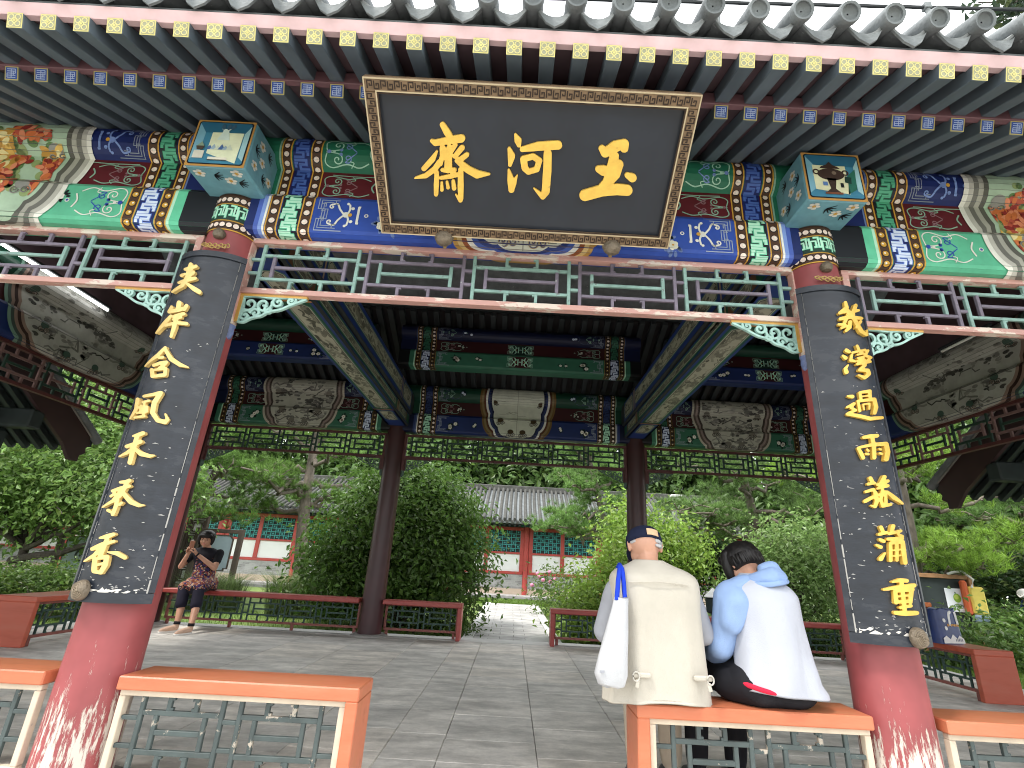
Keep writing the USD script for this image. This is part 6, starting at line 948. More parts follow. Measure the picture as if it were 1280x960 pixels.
# leafy sprig reaching in at the top right corner
tb = broad('overhanging_tree', 'tree right of the forecourt, a few leaves of it hanging into the top right corner', 'tree', (6.4, -3.4, GZ), [((0, 0, 5.6), (1.6, 1.4, 1.2), 60)], .07, (.03, .06, .02), 91, .1, 3, 20, trunk_h=3.4)
rs = np.random.default_rng(92); mb = MB(); st = MB()
A = np.array([-.9, .9, 5.3]); TT = np.array([3.22, -.6, 4.85])-np.array([6.4, -3.4, GZ]); st.add(limb(A, TT+np.array([.3, .05, .2]), .02, .008, rs))
for p_, n_ in ((TT+np.array([-.15, .0, .04]), 18), (TT+np.array([.04, .0, .02]), 44), (TT+np.array([.15, .0, .07]), 36), (TT+np.array([.0, 0, -.06]), 24), (TT+np.array([.11, .0, -.01]), 30)):
    st.add(limb(TT+np.array([.3, .05, .2]), p_, .008, .003, rs)); P = p_+rs.normal(size=(n_, 3))*.05; add_leaves(mb, P, None, np.ones(n_), .085, (.035, .06, .035), rs)
st.build('sprig_twigs', M_bark, tb, True); mb.build('sprig_leaves', M_leaf, tb, color=True)

# ------------------------------------------------------------------ lightning wire along the eave
t = thing('lightning_wire', 'thin dark wire on short posts above the roof edge', 'wire'); obj('wire', tube([(x, -.9, 4.236+.046*x) for x in np.linspace(-5.5, 5.5, 12)], .011, 6), M_inner, t, 40)
for x in (-2.2, -1.0, .2, 1.08, 2.36, 3.5): obj('wire_post', MB().add(tube([(x, -.9, 3.87), (x, -.9, 4.245+.046*x)], .014, 8)).add(cbox(x-.02, x+.02, -.92, -.88, 4.215+.046*x, 4.262+.046*x, .004)), M_tile, t)

# ------------------------------------------------------------------ the far hall
hall = thing('garden_hall', 'long low hall with red frames, white panels and grey tiled roof beyond the path', 'building', (0, 18.7, 0))
M_hred = paint('hall_red', (.42, .06, .05), .55, .15, 3); M_white = paint('white_panel', (.8, .8, .8), .6, .04, 2); M_hteal = paint('hall_teal', (.05, .3, .3), .5, .25, 6); M_brick = paint('grey_brick', (.33, .33, .32), .85, .2, 5, .3, 40); M_brick2 = paint('grey_brick_dark', (.25, .25, .245), .85, .2, 5, .3, 40); M_plinth = paint('plinth_sand', (.46, .37, .29), .85, .2, 2)
M_hdark = paint('hall_dark_wood', (.02, .03, .03), .7, .3, 4); M_mort = paint('mortar', (.42, .42, .41), .9, .1, 6)
X0, X1 = -20.42, 9.58
obj('wall', cbox(X0, X1, .12, 4.5, -.1, 3.0, .02), M_hdark, hall)
bs = np.random.default_rng(14); NB = 10
hb = [MB(), MB()]
for k in range(NB):
    c0 = .58-7*3.0+3.0*k; c1 = c0+3.0
    obj('pillar', tube([(c0, .0, -.05), (c0, .0, 2.75)], .1, 14), M_hred, hall, 40)
    fr = obj('window_frame', MB().add(cbox(c0+.11, c1-.11, -.02, .1, .70, .8, .008)).add(cbox(c0+.11, c1-.11, -.02, .1, 2.33, 2.45, .008)).add(cbox(c0+.11, c1-.11, -.015, .1, 1.44, 1.51, .006)), M_hred, hall)
    for x in (c0+.11, c0+1.36, c1-.24): obj('mullion', cbox(x, x+.15, -.025, .1, .801, 2.329, .006), M_hred, fr)
    for a, b in ((c0+.261, c0+1.359), (c0+1.511, c1-.241)):
        obj('white_panel', cbox(a, b, .03, .06, .801, 1.439, .005), M_white, fr); obj('pane', cbox(a, b, .05, .07, 1.511, 2.329, .004), M_hdark, fr)
        lt = MB(); n = 7
        for i in range(n+1): x = a+(b-a)*i/n; lt.add(cbox(x-.014, x+.014, .01, .045, 1.512, 2.328, .002))
        for i in range(1, 6): z = 1.511+.818*i/6; lt.add(cbox(a, b, .013, .042, z-.014, z+.014, .002))
        for i in range(n):
            for j in range(6):
                if (i+j) % 2: x = a+(b-a)*(i+.5)/n; z = 1.511+.818*(j+.5)/6; lt.add(cbox(x-.035, x+.035, .02, .04, z-.03, z+.03, .004))
        lt.build('window_lattice', M_hteal, fr)
    obj('sill_wall', cbox(c0+.1, c1-.1, -.0, .1, .02, .695, .004), M_mort, hall)
    for r in range(7):
        z0 = .2+.07*r; x = c0+.11-(.13 if r % 2 else 0)
        while x < c1-.11:
            a, b = max(x, c0+.105), min(x+.255, c1-.105)
            if b-a > .03: hb[int(bs.random() < .3)].add(cbox(a, b, -.008, .002, z0, z0+.06, .002))
            x += .265
    obj('wall_base', cbox(c0+.1, c1-.1, -.02, .05, -.05, .19, .006), M_plinth, hall)
    obj('lintel', cbox(c0-.0+.001, c1-.001, -.1, .15, 2.455, 2.64, .01), M_hdark, hall); obj('painted_lintel', cbox(c0-.35, c0+.35, -.115, -.101, 2.47, 2.62, .004), paint('lintel_paint', (.02, .14, .12), .5, .5, 8), hall)
for m_, mt in zip(hb, (M_brick, M_brick2)): m_.build('brick_courses', mt, hall, kind='stuff')
for k in range(24): obj('step_stone', cbox(X0+k*1.25+.003, X0+(k+1)*1.25-.003, -.75, -.021, GZ-.05, -.02+bs.uniform(-.004, .004), .012), paint('step_stone', (.3, .29, .28), .85, .3, 4, .3, 30), hall)
for k in range(18): obj('kerb_stone', cbox(X0+k*1.66+.004, X0+(k+1)*1.66-.004, -1.05, -.76, GZ-.1, GZ+.08+bs.uniform(-.006, .006), .015), paint('kerb_stone_dark', (.13, .13, .13), .9, .4, 5, .4, 20), hall)
RO = (-.85, 2.6); RT = (2.5, 4.2)
rfh = obj('roof', hull([(x, y, z) for x in (X0-.4, X1+.4) for y, z in ((RO[0], RO[1]), (RT[0], RT[1]), (RT[0], RT[1]-.2), (RO[0], RO[1]-.06), (6.0, 2.6))]), M_tile, hall)
M_tile2 = paint('hall_tile', (.055, .055, .05), .85, .35, 5, .5, 30, chips=((.11, .11, .105), .62, 9)); M_tile3 = paint('hall_trough_tile', (.1, .105, .1), .85, .35, 5, .4, 30)
nr = int((X1-X0+.6)/.2)
for i in range(nr):
    x = X0-.3+.2*i; w = bs.uniform(-.012, .012); P = [(x+w, y, RO[1]+.075+(RT[1]-RO[1])*((y-RO[0])/(RT[0]-RO[0]))-.12*math.sin(math.pi*(y-RO[0])/(RT[0]-RO[0]))*.6+.02) for y in np.linspace(RO[0]-.04, RT[0], 7)]
    r_ = obj('tile_row', tube(P, .06, 8), M_tile2, rfh, 40)
    if -14 < x < 5: obj('drip_tile', hull([(x+.1+dx, RO[0]-.03+dy, RO[1]+dz) for dx, dz in ((-.06, .05), (.06, .05), (.045, -.03), (-.045, -.03)) for dy in (0, .02)]), M_tile2, r_)
    if -14 < x < 5: obj('rafter', cbox(x-.04, x+.04, RO[0]+.1, .1, 2.46, 2.535, .004), M_hdark, r_); 
obj('ridge', MB().add(cbox(X0-.4, X1+.4, RT[0]-.12, RT[0]+.12, RT[1]-.05, RT[1]+.22, .03)), M_tile2, rfh)

# ------------------------------------------------------------------ side galleries
def gallery(s, label):
    t = thing('side_gallery', label, 'building'); xa = 6.0; xb = 13.0
    def bx(x0, x1, *r): return cbox(min(s*x0, s*x1), max(s*x0, s*x1), *r)
    yr, zr = .9, 4.6; ye, ze = 4.45, 2.36; M_g = paint('gallery_barge_red', (.035, .014, .014), .6, .2, 4)
    def sl(d, th, y0=yr, y1=ye): return [(y0, zr+d), (y1, ze+d), (y1, ze+d-th), (y0, zr+d-th)]
    sp = lambda y: zr+(ze-zr)*(y-yr)/(ye-yr)
    pr = lambda P, x0, x1: hull([(s*x, y, z) for x in (x0, x1) for y, z in P])
    rf_ = obj('roof', MB().add(pr(sl(.07, .1), xa+.06, xb)).add(pr([(2*yr-y, z) for y, z in sl(.07, .1)], xa+.06, xb)), M_hdark, t)
    # barge board with a scalloped foot
    g = Polygon([(yr, zr), (ye-.15, sp(ye-.15)), (ye-.1, sp(ye)-.02), (ye-.16, sp(ye)-.08), (ye-.13, sp(ye)-.14), (ye-.22, sp(ye)-.19), (ye-.22, sp(ye)-.27), (ye-.36, sp(ye)-.27), (ye-.55, sp(ye-.55)-.42), (yr, zr-.46)])
    for q in (1, -1): v, f, _ = extrude(g, .05).arr(); v = np.stack([s*(xa+v[:, 2]), yr+q*(v[:, 0]-yr), v[:, 1]], 1); obj('barge_board', (v, f), M_g, t)
    obj('barge_trim', tube([(s*(xa-.012), yr+.1, sp(yr+.1)+.0), (s*(xa-.012), ye-.14, sp(ye-.14)+.0)], .012, 6), paint('barge_line', (.2, .19, .17), .6, .2, 9), t, 40)
    for q in (1, -1): obj('verge_tiles', tube([(s*(xa+.03), yr+q*(y-yr), sp(y)+.09) for y in np.linspace(yr, ye+.05, 14)], .06, 10), M_tile, t, 40)
    for i in range(30):
        x = xa+.25+.22*i
        if x < xb: obj('tile_row', tube([(s*x, yr, zr+.1), (s*x, ye+.06, sp(ye)+.07)], .055, 8), M_tile, rf_, 40)
    for i in range(34):
        x = xa+.15+.2*i
        if x < xb: obj('rafter', bar((s*x, yr, zr-.1), (s*x, ye-.02, sp(ye)-.075), .07, .07), M_hdark, rf_)
    for yy in (3.42, -1.6):
        for x in (6.52, 9.7, 12.7):
            p = obj('gallery_post', bx(x-.12, x+.12, yy-.12, yy+.12, GZ-.02, 1.78, .03), paint('gallery_post_grey', (.36, .35, .32), .6, .15, 3), t); obj('post_head', MB().add(bx(x-.135, x+.135, yy-.135, yy+.135, 1.781, 2.35, .05)), M_hdark, p)
            P = [curve([(.0, 0), (.12, .05), (.2, -.03), (.32, .06), (.42, .0), (.5, .05)], .035), spiral(.18, -.06, .08, 1.2, 1, 1, .03), spiral(.34, -.02, .06, 1.2, 2, -1, .025), curve([(0, -.2), (.08, -.16), (.1, -.08), (.2, -.12)], .03)]
            v, f, _ = extrude(unary_union(P), .03).arr(); v = np.stack([s*(x+.14+v[:, 0]), yy-.015+v[:, 2], 2.02+v[:, 1]], 1); obj('carved_bracket', (v, f), paint('carved_dark', (.05, .09, .07), .6, .3, 12), p)
        obj('gallery_beam', bx(6.0, xb, yy-.1, yy+.1, 2.351, 2.58, .02), M_hdark, t)
    for x in (6.52, 9.7, 12.7): obj('gallery_tie', bx(x-.09, x+.09, -1.49, 3.31, 2.36, 2.57, .02), M_hdark, t)
    obj('gallery_floor', bx(6.21, xb, -1.9, 3.8, GZ-.1, -.03, .02), M_edge, t)
gallery(-1, 'dark gallery at the left, its red barge board end sloping behind the side lattice'); gallery(1, 'dark gallery at the right, its red barge board end sloping behind the side lattice')

# ------------------------------------------------------------------ garden display screens at the left
M_bw = paint('brown_wood', (.075, .055, .042), .65, .25, 6, .2, 30); M_bluegrey = paint('panel_blue_grey', (.3, .38, .42), .5, .1, 4); M_wht = paint('screen_white', (.75, .75, .73), .6, .06, 4)
def panel_shape(kind, w, h):
    if kind == 'round': return Point(0, 0).buffer(h/2, 20)
    c = .08; return Polygon([(-w/2+c, -h/2), (w/2-c, -h/2), (w/2-c, -h/2+c*.6), (w/2, -h/2+c*.6), (w/2, h/2-c), (w/2-c, h/2), (-w/2+c, h/2), (-w/2, h/2-c), (-w/2, -h/2+c)])
def sheet(g, d, x, y, z): v, f, _ = extrude(g, d).arr(); return np.stack([x+v[:, 0], y+v[:, 2], z+v[:, 1]], 1), f
def screen(label, x0, x1, y, kind, w, h, zc, top, emblem, foot):
    t = thing('display_screen', label, 'sign', (0, y, 0)); xc = (x0+x1)/2
    for x in (x0, x1): obj('screen_post', cbox(x-.06, x+.06, -.05, .05, GZ-.02, top, .01), M_bw, t)
    obj('screen_rail', cbox(x0+.061, x1-.061, -.04, .04, top-.1, top-.01, .008), M_bw, t)
    if foot: obj('screen_rail', cbox(x0+.061, x1-.061, -.04, .04, GZ+.05, GZ+.15, .008), M_bw, t)
    g = panel_shape(kind, w, h); obj('screen_panel', sheet(g, .03, xc, -.03, zc), M_bluegrey, t); obj('panel_rim', sheet(g.buffer(.018, join_style=2).difference(g.buffer(-.004)), .045, xc, -.037, zc), M_bw, t)
    rng = np.random.default_rng(7)
    if emblem: obj('ink_motif', sheet(unary_union([curve([(-.3, .05), (-.05, .12), (.12, .25), (.36, .3)], .03), spiral(-.05, -.05, .16, 1.3, 1, 1, .045), spiral(.12, -.12, .11, 1.2, 2, -1, .04), affinity.scale(disc(-.1, .12, .09), 1.4, .8)]), .006, xc, -.037, zc), M_hdark, t)
    else: obj('ink_motif', sheet(unary_union([disc(-.02, 0, .02), sbox(.06, -.03, .075, .02)]), .006, xc, -.037, zc), M_hred, t)
    return t
screen('framed display screen at far left with a cut cornered blue grey panel and ink motif', -10.85, -9.55, 10.4, 'oct', .95, .75, .78, 1.3, True, True)
screen('display screen with a round blue grey panel beside the left front column', -9.42, -8.06, 10.4, 'round', 1.12, 1.12, .88, 1.6, False, True)
screen('framed display screen with a rectangular blue grey panel behind the woman with the phone', -7.62, -6.58, 10.4, 'oct', .7, .78, .97, 1.52, False, False)
t = thing('fret_screen', 'white openwork screen of square frets beside the woman with the phone', 'screen', (0, 10.5, 0)); L = []
for i in range(4):
    z = .45+.36*i
    for d in (.0, .05): L.append(sbox(-.15+d, z-.15+d, .15-d, z+.15-d).exterior)
    L += [LineString([(0, z-.15), (0, z-.1)]), LineString([(0, z+.1), (0, z+.15)])]
obj('screen_leaf', sheet(unary_union([sbox(-.2, .22, .2, 1.75).difference(sbox(-.18, .24, .18, 1.73))]+[q.buffer(.014, cap_style=2, join_style=2) for q in L]), .03, -7.76, 0, 0), M_bw, t); obj('screen_backing', cbox(-7.95, -7.57, .031, .04, .24, 1.73, .002), M_wht, t)
for x in (-7.98, -7.54): obj('screen_post', cbox(x-.03, x+.03, -.03, .06, GZ-.02, 1.8, .005), M_bw, t)

# ------------------------------------------------------------------ notice boards, bag, lamp and box at the right
M_wood = paint('tan_wood', (.36, .19, .09), .6, .2, 7, .2, 30, stretch=(1, 1, .3))
t = thing('notice_board', 'wooden notice board with a white poster of a green fruit at right', 'sign', (8.5, 7.55, 0), -4)
for x in (-.72, .28): obj('board_post', cbox(x-.04, x+.04, -.04, .04, GZ-.02, 1.32, .008), M_wood, t)
obj('board_rail', cbox(-.68, .24, -.035, .035, 1.24, 1.315, .006), M_wood, t); obj('board_back', cbox(-.67, .23, .0, .02, .2, 1.239, .004), M_hdark, t)
po = obj('poster', cbox(-.22, .22, -.02, -.003, .66, 1.07, .004), paint('poster_white', (.72, .76, .8), .4, .04, 3), t)
for g, c, k in ((affinity.scale(disc(-.08, .74, .13, 12), .9, 1.05), hexc('7fa82e'), 0), (affinity.scale(disc(-.1, .77, .07, 8), 1, 1), hexc('b9cc58'), 1), (Polygon([(-.12, .86), (-.14, .93), (-.08, .9)]), hexc('3c5c24'), 2), (unary_union([sbox(-.22+.045*i, .46+.03*(i % 3), -.2+.045*i, .53+.02*(i % 2)) for i in range(7)]+[curve([(-.25, .5), (-.1, .57), (.08, .5)], .02)]), hexc('3c5c60'), 0), (unary_union([sbox(.18+.035*i, .88, .2+.035*i, .92) for i in range(4)]), hexc('5c6c70'), 0), (unary_union([sbox(.1, .6+.03*i, .3, .607+.03*i) for i in range(3)]), hexc('8a98a0'), 0)):
    v, f = sheet(affinity.scale(affinity.translate(g, 0, .19), .58, .58, origin=(0, .865)), .002, .02, -.0225-.0006*k, 0); obj('print', (v, f), paint('print_%02x%02x%02x' % tuple(int(255*q) for q in c), c, .5, .05), po)
t = thing('notice_board', 'orange brown wooden notice frame half hidden behind the shrub between the two seated people', 'sign', (3.65, 10.0, 0), 3)
for x in (-.5, .5): obj('board_post', cbox(x-.04, x+.04, -.04, .04, GZ-.02, 1.2, .008), M_wood, t)
for z in (.35, 1.1): obj('board_rail', cbox(-.46, .46, -.035, .035, z, z+.09, .006), M_wood, t)
obj('board_back', cbox(-.459, .459, .0, .02, .445, 1.095, .004), paint('board_orange', (.5, .22, .07), .6, .15, 4), t)
# garden lamp between the two people
t = thing('garden_lamp', 'black garden lamp with a pale cone cap between the two seated people', 'lamp', (3.6, 6.85, GZ-.05))
obj('lamp_post', lathe([(.09, -.01), (.07, .05), (.045, .1), (.045, .62), (.07, .66)], 14), M_hdark, t, 40); obj('lamp_body', lathe([(.1, .661), (.13, .68), (.14, .9), (.12, .92)], 14), M_hdark, t, 40); obj('lamp_cap', lathe([(.16, .921), (.15, .94), (.06, 1.02), (.02, 1.06), (.005, 1.075)], 14), M_wht, t, 40)
# yellow bag hung on the post
t = thing('yellow_bag', 'yellow bag with orange side and grey base hanging beside the notice board', 'bag', (8.78, 7.45, .12), -8, ); BAGS = .72
obj('bag_body', cbox(-.14, .12, -.08, .06, .52, 1.0, .03), paint('bag_yellow', (.75, .6, .12), .6, .1, 6), t); obj('bag_side', cbox(-.24, -.141, -.07, .05, .5, 1.1, .03), paint('bag_orange', (.62, .12, .04), .6, .1, 6), t); obj('bag_base', cbox(-.15, .13, -.09, .07, .38, .519, .03), paint('bag_greyblue', (.2, .27, .36), .6, .15, 6), t); obj('bag_strap', tube([(-.1, -.09, .98), (-.05, -.1, 1.12), (-.16, -.03, 1.26), (-.3, .0, 1.24), (-.4, .03, 1.2)], .022, 8), paint('bag_strap_white', (.7, .7, .68), .6, .1), t, 40)
# navy bag with white swoosh and an orange lid box behind it, on the right side bench
bx_, by_ = SIDEX-.22, 3.52
t = thing('navy_bag', 'navy blue carrier bag with white splashes standing on the right side bench', 'bag', (bx_, by_, .491), 14)
R = [np.array([(x*(1-.05*k), y*(1-.35*k), k*.36+.012*math.sin(6*x*9)*(k > .9)) for x, y in [(.17*math.copysign(abs(math.cos(a))**.5, math.cos(a)), .09*math.copysign(abs(math.sin(a))**.5, math.sin(a))) for a in np.linspace(0, 2*math.pi, 28, endpoint=False)]]) for k in (0, .03, .25, .5, .75, .97, 1.0)]
ob = obj('bag_body', loft(R), paint('bag_navy', (.012, .03, .13), .35, .25, 8, .15, 30), t, 50)
def bagfront(g): v, f, _ = extrude(g, .003).arr(); k = v[:, 1]/.36; return np.stack([v[:, 0], -.0905*(1-.35*k)-v[:, 2]-.001, v[:, 1]], 1), f
for g, m in ((unary_union([Polygon([(-.15, .01), (.15, .01), (.14, .06), (.09, .09), (.05, .055), (.0, .1), (-.05, .05), (-.1, .085), (-.15, .06)])]), M_wht), (unary_union([disc(-.07, .16, .02), disc(-.07, .24, .02), curve([(.0, .2), (.02, .3), (.05, .33)], .03), sbox(.1, .2, .13, .33)]), M_wht), (unary_union([sbox(-.04+.024*i, .18+.004*(i % 2), -.024+.024*i, .205) for i in range(7)]), paint('bag_print_gold', (.6, .3, .06), .5, .1)), (unary_union([sbox(.02+.022*i, .03, .034+.022*i, .06) for i in range(5)]), paint('bag_navy', (.012, .03, .13), .35, .25, 8, .15, 30))):
    obj('print', bagfront(g), m, ob)
t = thing('orange_box', 'box with an orange lid behind the navy bag on the right side bench', 'box', (bx_-.08, by_+.34, .491), 10)
obj('box_body', cbox(-.13, .15, -.1, .1, 0, .36, .015), paint('box_maroon', (.1, .03, .03), .6, .2, 6), t); obj('box_lid', cbox(-.15, .17, -.12, .12, .361, .41, .012), paint('box_orange', (.75, .2, .05), .5, .08, 6), t)

# ------------------------------------------------------------------ people
def hull_chain(chains):
    """limbs as hulls of neighbouring spheres, united and refined to one smooth skin"""
    parts = []
    for ch in chains:
        S = [m3.Manifold.sphere(r, 20).translate(tuple(map(float, p))) for p, r in ch]
        parts += [m3.Manifold.batch_hull([a, b]) for a, b in zip(S, S[1:])] if len(S) > 1 else S
    return m3.Manifold.batch_boolean(parts, m3.OpType.Add)
def smooth_skin(chains, edge=.02, it=8):
    m = hull_chain(chains).refine_to_length(edge).to_mesh(); t = trimesh.Trimesh(np.array(m.vert_properties[:, :3]), np.array(m.tri_verts), process=True)
    if it: trimesh.smoothing.filter_taubin(t, .5, -.52, it)
    return np.array(t.vertices), np.array(t.faces)
def V(*a): return np.array(a, float)
def basis(fwd, up=(0, 0, 1)):
    f = np.array(fwd, float); f /= np.linalg.norm(f); r = np.cross(f, up); r /= np.linalg.norm(r); return r, f, np.cross(r, f)
def head_chains(c, fwd, s=1.0, up=(0, 0, 1)):
    r, f, u = basis(fwd, up); P = lambda x, y, z: c+s*(x*r+y*f+z*u)
    ch = [[(P(0, -.012, .022), .088*s), (P(0, .02, .03), .08*s)], [(P(0, .03, -.02), .068*s), (P(0, .048, -.082), .036*s)], [(P(-.03, .03, -.03), .05*s), (P(.03, .03, -.03), .05*s)],
          [(P(-.03, .035, -.06), .035*s), (P(.03, .035, -.06), .035*s)], [(P(0, .088, .015), .011*s), (P(0, .106, -.022), .0145*s)], [(P(-.012, .092, -.024), .01*s), (P(.012, .092, -.024), .01*s)], [(P(-.018, .083, -.055), .009*s), (P(.018, .083, -.055), .009*s)], [(P(-.03, .078, .025), .014*s), (P(.03, .078, .025), .014*s)]]
    for e in (-1, 1): ch.append([(P(e*.086, -.01, .018), .014*s), (P(e*.088, -.006, -.02), .01*s)]); ch.append([(P(e*.094, -.016, .02), .009*s), (P(e*.09, -.012, -.012), .008*s)])
    return ch
def face_bits(t, c, fwd, s=1.0, up=(0, 0, 1)):
    r, f, u = basis(fwd, up); P = lambda x, y, z: c+s*(x*r+y*f+z*u)
    for e in (-1, 1):
        obj('eye', smooth_skin([[(P(e*.03, .082, .004), .0105*s)]], .006, 0), M_eye, t, True); obj('eyebrow', tube([P(e*.015, .098, .026), P(e*.03, .097, .03), P(e*.046, .086, .026)], .004*s, 6), M_hair, t, True)
    obj('lips', smooth_skin([[(P(-.018, .09, -.055), .006*s), (P(0, .096, -.053), .007*s), (P(.018, .09, -.055), .006*s)]], .008, 2), paint('lips', (.42, .14, .12), .5, .1), t, True)
def hand_chains(w, d, n, side, curl=.9, s=1.0, spread=.06):
    """wrist w, direction d towards the fingers, palm normal n (the side the fingers close to), side = +1 if the thumb lies along cross(d, n)"""
    d = np.array(d, float); d /= np.linalg.norm(d); n = np.array(n, float); n -= d*(n@d); n /= np.linalg.norm(n); a = np.cross(d, n)*side
    P = lambda x, y, z: w+s*(x*a+y*d+z*n)
    ch = [[(P(.0, -.01, 0), .026*s), (P(.028, .035, 0), .018*s)], [(P(0, -.01, 0), .026*s), (P(-.026, .035, 0), .017*s)], [(P(.028, .03, 0), .017*s), (P(.03, .078, 0), .0125*s)], [(P(-.028, .03, 0), .015*s), (P(-.03, .07, 0), .0115*s)], [(P(0, .02, 0), .02*s), (P(0, .078, 0), .014*s)], [(P(.03, .078, 0), .0125*s), (P(-.03, .07, 0), .0115*s)]]
    for i, (x, L) in enumerate(((.031, .07), (.0105, .079), (-.0105, .074), (-.031, .058))):
        p = V(x, .079-.003*i, 0); ang = .15+.1*i*.3; r = .0088-.0006*i; q = []
        for k, f_ in enumerate((.45, .32, .23)):
            q.append((P(*p), r*s)); ang += curl*(.55, .75, .5)[k]; p = p+L*f_*np.array([spread*(1.5-i)*.4, math.cos(ang), math.sin(ang)]); r *= .93
        q.append((P(*p), r*.92*s)); ch.append(q)
    ch.append([(P(.028, .008, .006), .017*s), (P(.052, .035, .018), .0125*s), (P(.058, .06, .034), .0105*s), (P(.052, .082, .048), .0085*s)])
    return ch
def garment(t, name, mat, rings, fold=.006, seed=1, fs=(9, 9, 1.3), k=56, cap=True, color=None):
    """cloth skin from rings (centre, half width, half depth, exponent, turn) with soft vertical folds"""
    R = []; Q = []
    cs = np.array([np.r_[c, hw, hd, ex, tw] for c, hw, hd, ex, tw in rings], float); n = len(cs); tt = np.linspace(0, n-1, (n-1)*4+1); i = np.minimum(tt.astype(int), n-2); u = (tt-i)[:, None]; g = lambda j: cs[np.clip(i+j, 0, n-1)]
    cs = .5*(2*g(0)+(g(1)-g(-1))*u+(2*g(-1)-5*g(0)+4*g(1)-g(2))*u**2+(3*g(0)-g(-1)-3*g(1)+g(2))*u**3)
    a = np.linspace(0, 2*np.pi, k, endpoint=False)
    for row in cs:
        c, hw, hd, ex, tw = row[:3], row[3], row[4], row[5], row[6]
        x, y = hw*np.sign(np.cos(a))*np.abs(np.cos(a))**ex, hd*np.sign(np.sin(a))*np.abs(np.sin(a))**ex
        R.append(np.stack([c[0]+x*math.cos(tw)-y*math.sin(tw), c[1]+x*math.sin(tw)+y*math.cos(tw), np.full(k, c[2])], 1))
    v, f = loft(R, cap); ctr = np.repeat(cs[:, :3], k, 0); m = len(ctr); d = v[:m]-ctr; d /= np.linalg.norm(d, axis=1, keepdims=True)+1e-9
    q = v[:m]*np.array(fs); w = meshkit.fbm(q, 3, seed)-.5; w2 = meshkit.noise(v[:m]*np.array([22, 22, 3.5]), seed+3)-.5
    fade = np.clip((cs[:, 2].max()-v[:m, 2])/.25, .15, 1); v[:m] += d*((w*2*fold+w2*fold*.7)*fade)[:, None]
    return v, f
SKIN = (.5, .27, .18)
M_skin = paint('skin', SKIN, .5, .08, 14); M_skin2 = paint('skin_tanned', (.44, .23, .15), .5, .1, 14); M_eye = paint('eye_dark', (.04, .03, .025), .2, .1); M_hair = look('black_hair', {'g': ('geometry', {}), 'mp': ('mapping', {'scale': (90, 90, 12)}), 'n': ('noise_texture', {'scale': 1.0, 'detail': 4.0}), 'r': ('rgb_ramp', {'ramp': [(.3, (.004, .0035, .0035)), (.7, (.014, .012, .011))]}), 'b': ('bump', {'strength': .6, 'distance': .003}), 'p': ('principled_bsdf', {'roughness': .42, 'specular_ior_level': .3})}, [('g.position', 'mp.vector'), ('mp.vector', 'n.vector'), ('n.fac', 'r.fac'), ('r.color', 'p.base_color'), ('n.fac', 'b.height'), ('b.normal', 'p.normal')])
def cloth(name, col, var=.1, rough=.85): return paint(name, col, rough, var, 5, .25, 260, .2)
M_vest = cloth('vest_cream', (.47, .44, .375), .08); M_greycloth = cloth('sleeve_grey', (.3, .31, .34)); M_trou = cloth('trouser_beige', (.42, .36, .28)); M_blk = cloth('trouser_black', (.012, .012, .015), .3); M_whitecl = cloth('shirt_white', (.43, .45, .505), .04); M_sky = cloth('sleeve_sky_blue', (.25, .36, .58), .08); M_redband = cloth('waistband_red', (.55, .02, .05)); M_navy = cloth('cap_navy', (.012, .016, .04)); M_shoe = paint('shoe_dark', (.05, .05, .055), .6, .2, 8)
def shoe(t, heel, toe, mat, sole):
    d = np.array(toe, float)-heel; u = V(0, 0, 1); obj('shoe', smooth_skin([[(heel+u*.045, .036), (heel+d*.45+u*.04, .04), (heel+d*.92+u*.022, .03)], [(heel+u*.05, .036), (heel+u*.085, .036)]], .014, 6), mat, t, True)
    obj('sole', (lambda q: (np.c_[q[0][:, :2], np.clip(q[0][:, 2], -.001, .02)], q[1]))(smooth_skin([[(heel+u*.01, .038), (heel+d*.5+u*.01, .043), (heel+d*.93+u*.01, .033)]], .014, 2)), sole, t, True)

# old man in the cream vest, back to us
man = thing('person', 'person in cream vest and navy cap sitting with a white tote on the shoulder', 'person')
hc = V(.785, .085, 1.205); hf = (.0, 1, -.5)
hw_l, hw_r = V(.73, .36, .66), V(.90, .35, .66)
body = head_chains(hc, hf) + [[(V(.79, .055, 1.14), .056), (V(.80, .0, 1.05), .07)], [(V(.63, .02, 1.0), .05), (V(.98, .02, 1.0), .05)], [(V(.7, .01, .96), .1), (V(.9, .01, .96), .1)], [(V(.8, -.0, .95), .115), (V(.8, -.0, .64), .11)], [(V(.74, .0, .595), .095), (V(.88, .0, .595), .095)],
    [(V(.61, .02, .98), .05), (V(.545, .04, .78), .045), (hw_l, .03)], [(V(1.0, .02, .98), .05), (V(1.075, .05, .79), .045), (hw_r, .03)],
    [(V(.74, .0, .585), .092), (V(.78, .42, .575), .062), (V(.79, .44, .1), .04)], [(V(.9, .0, .585), .092), (V(.97, .42, .575), .062), (V(.98, .44, .1), .04)]]
body += hand_chains(hw_l, (.5, .7, -.1), (0, -.2, -1), 1, .7) + hand_chains(hw_r, (-.5, .7, -.1), (0, -.2, -1), -1, .7)
b = obj('body', smooth_skin(body, .016, 6), M_skin, man, True); face_bits(man, hc, hf)
def V3(c): return c
vest = [(V(.80, .0, .478), .262, .165, .8, 0), (V(.80, .0, .52), .258, .162, .8, 0), (V(.80, -.005, .62), .25, .158, .8, 0), (V(.802, -.01, .76), .24, .152, .8, 0), (V(.803, -.01, .9), .232, .148, .8, 0), (V(.803, -.005, 1.0), .236, .142, .78, 0), (V(.80, .0, 1.055), .228, .126, .8, 0), (V(.797, .012, 1.088), .19, .104, .85, 0), (V(.795, .025, 1.115), .125, .085, .95, 0), (V(.793, .04, 1.14), .078, .072, 1, 0)]
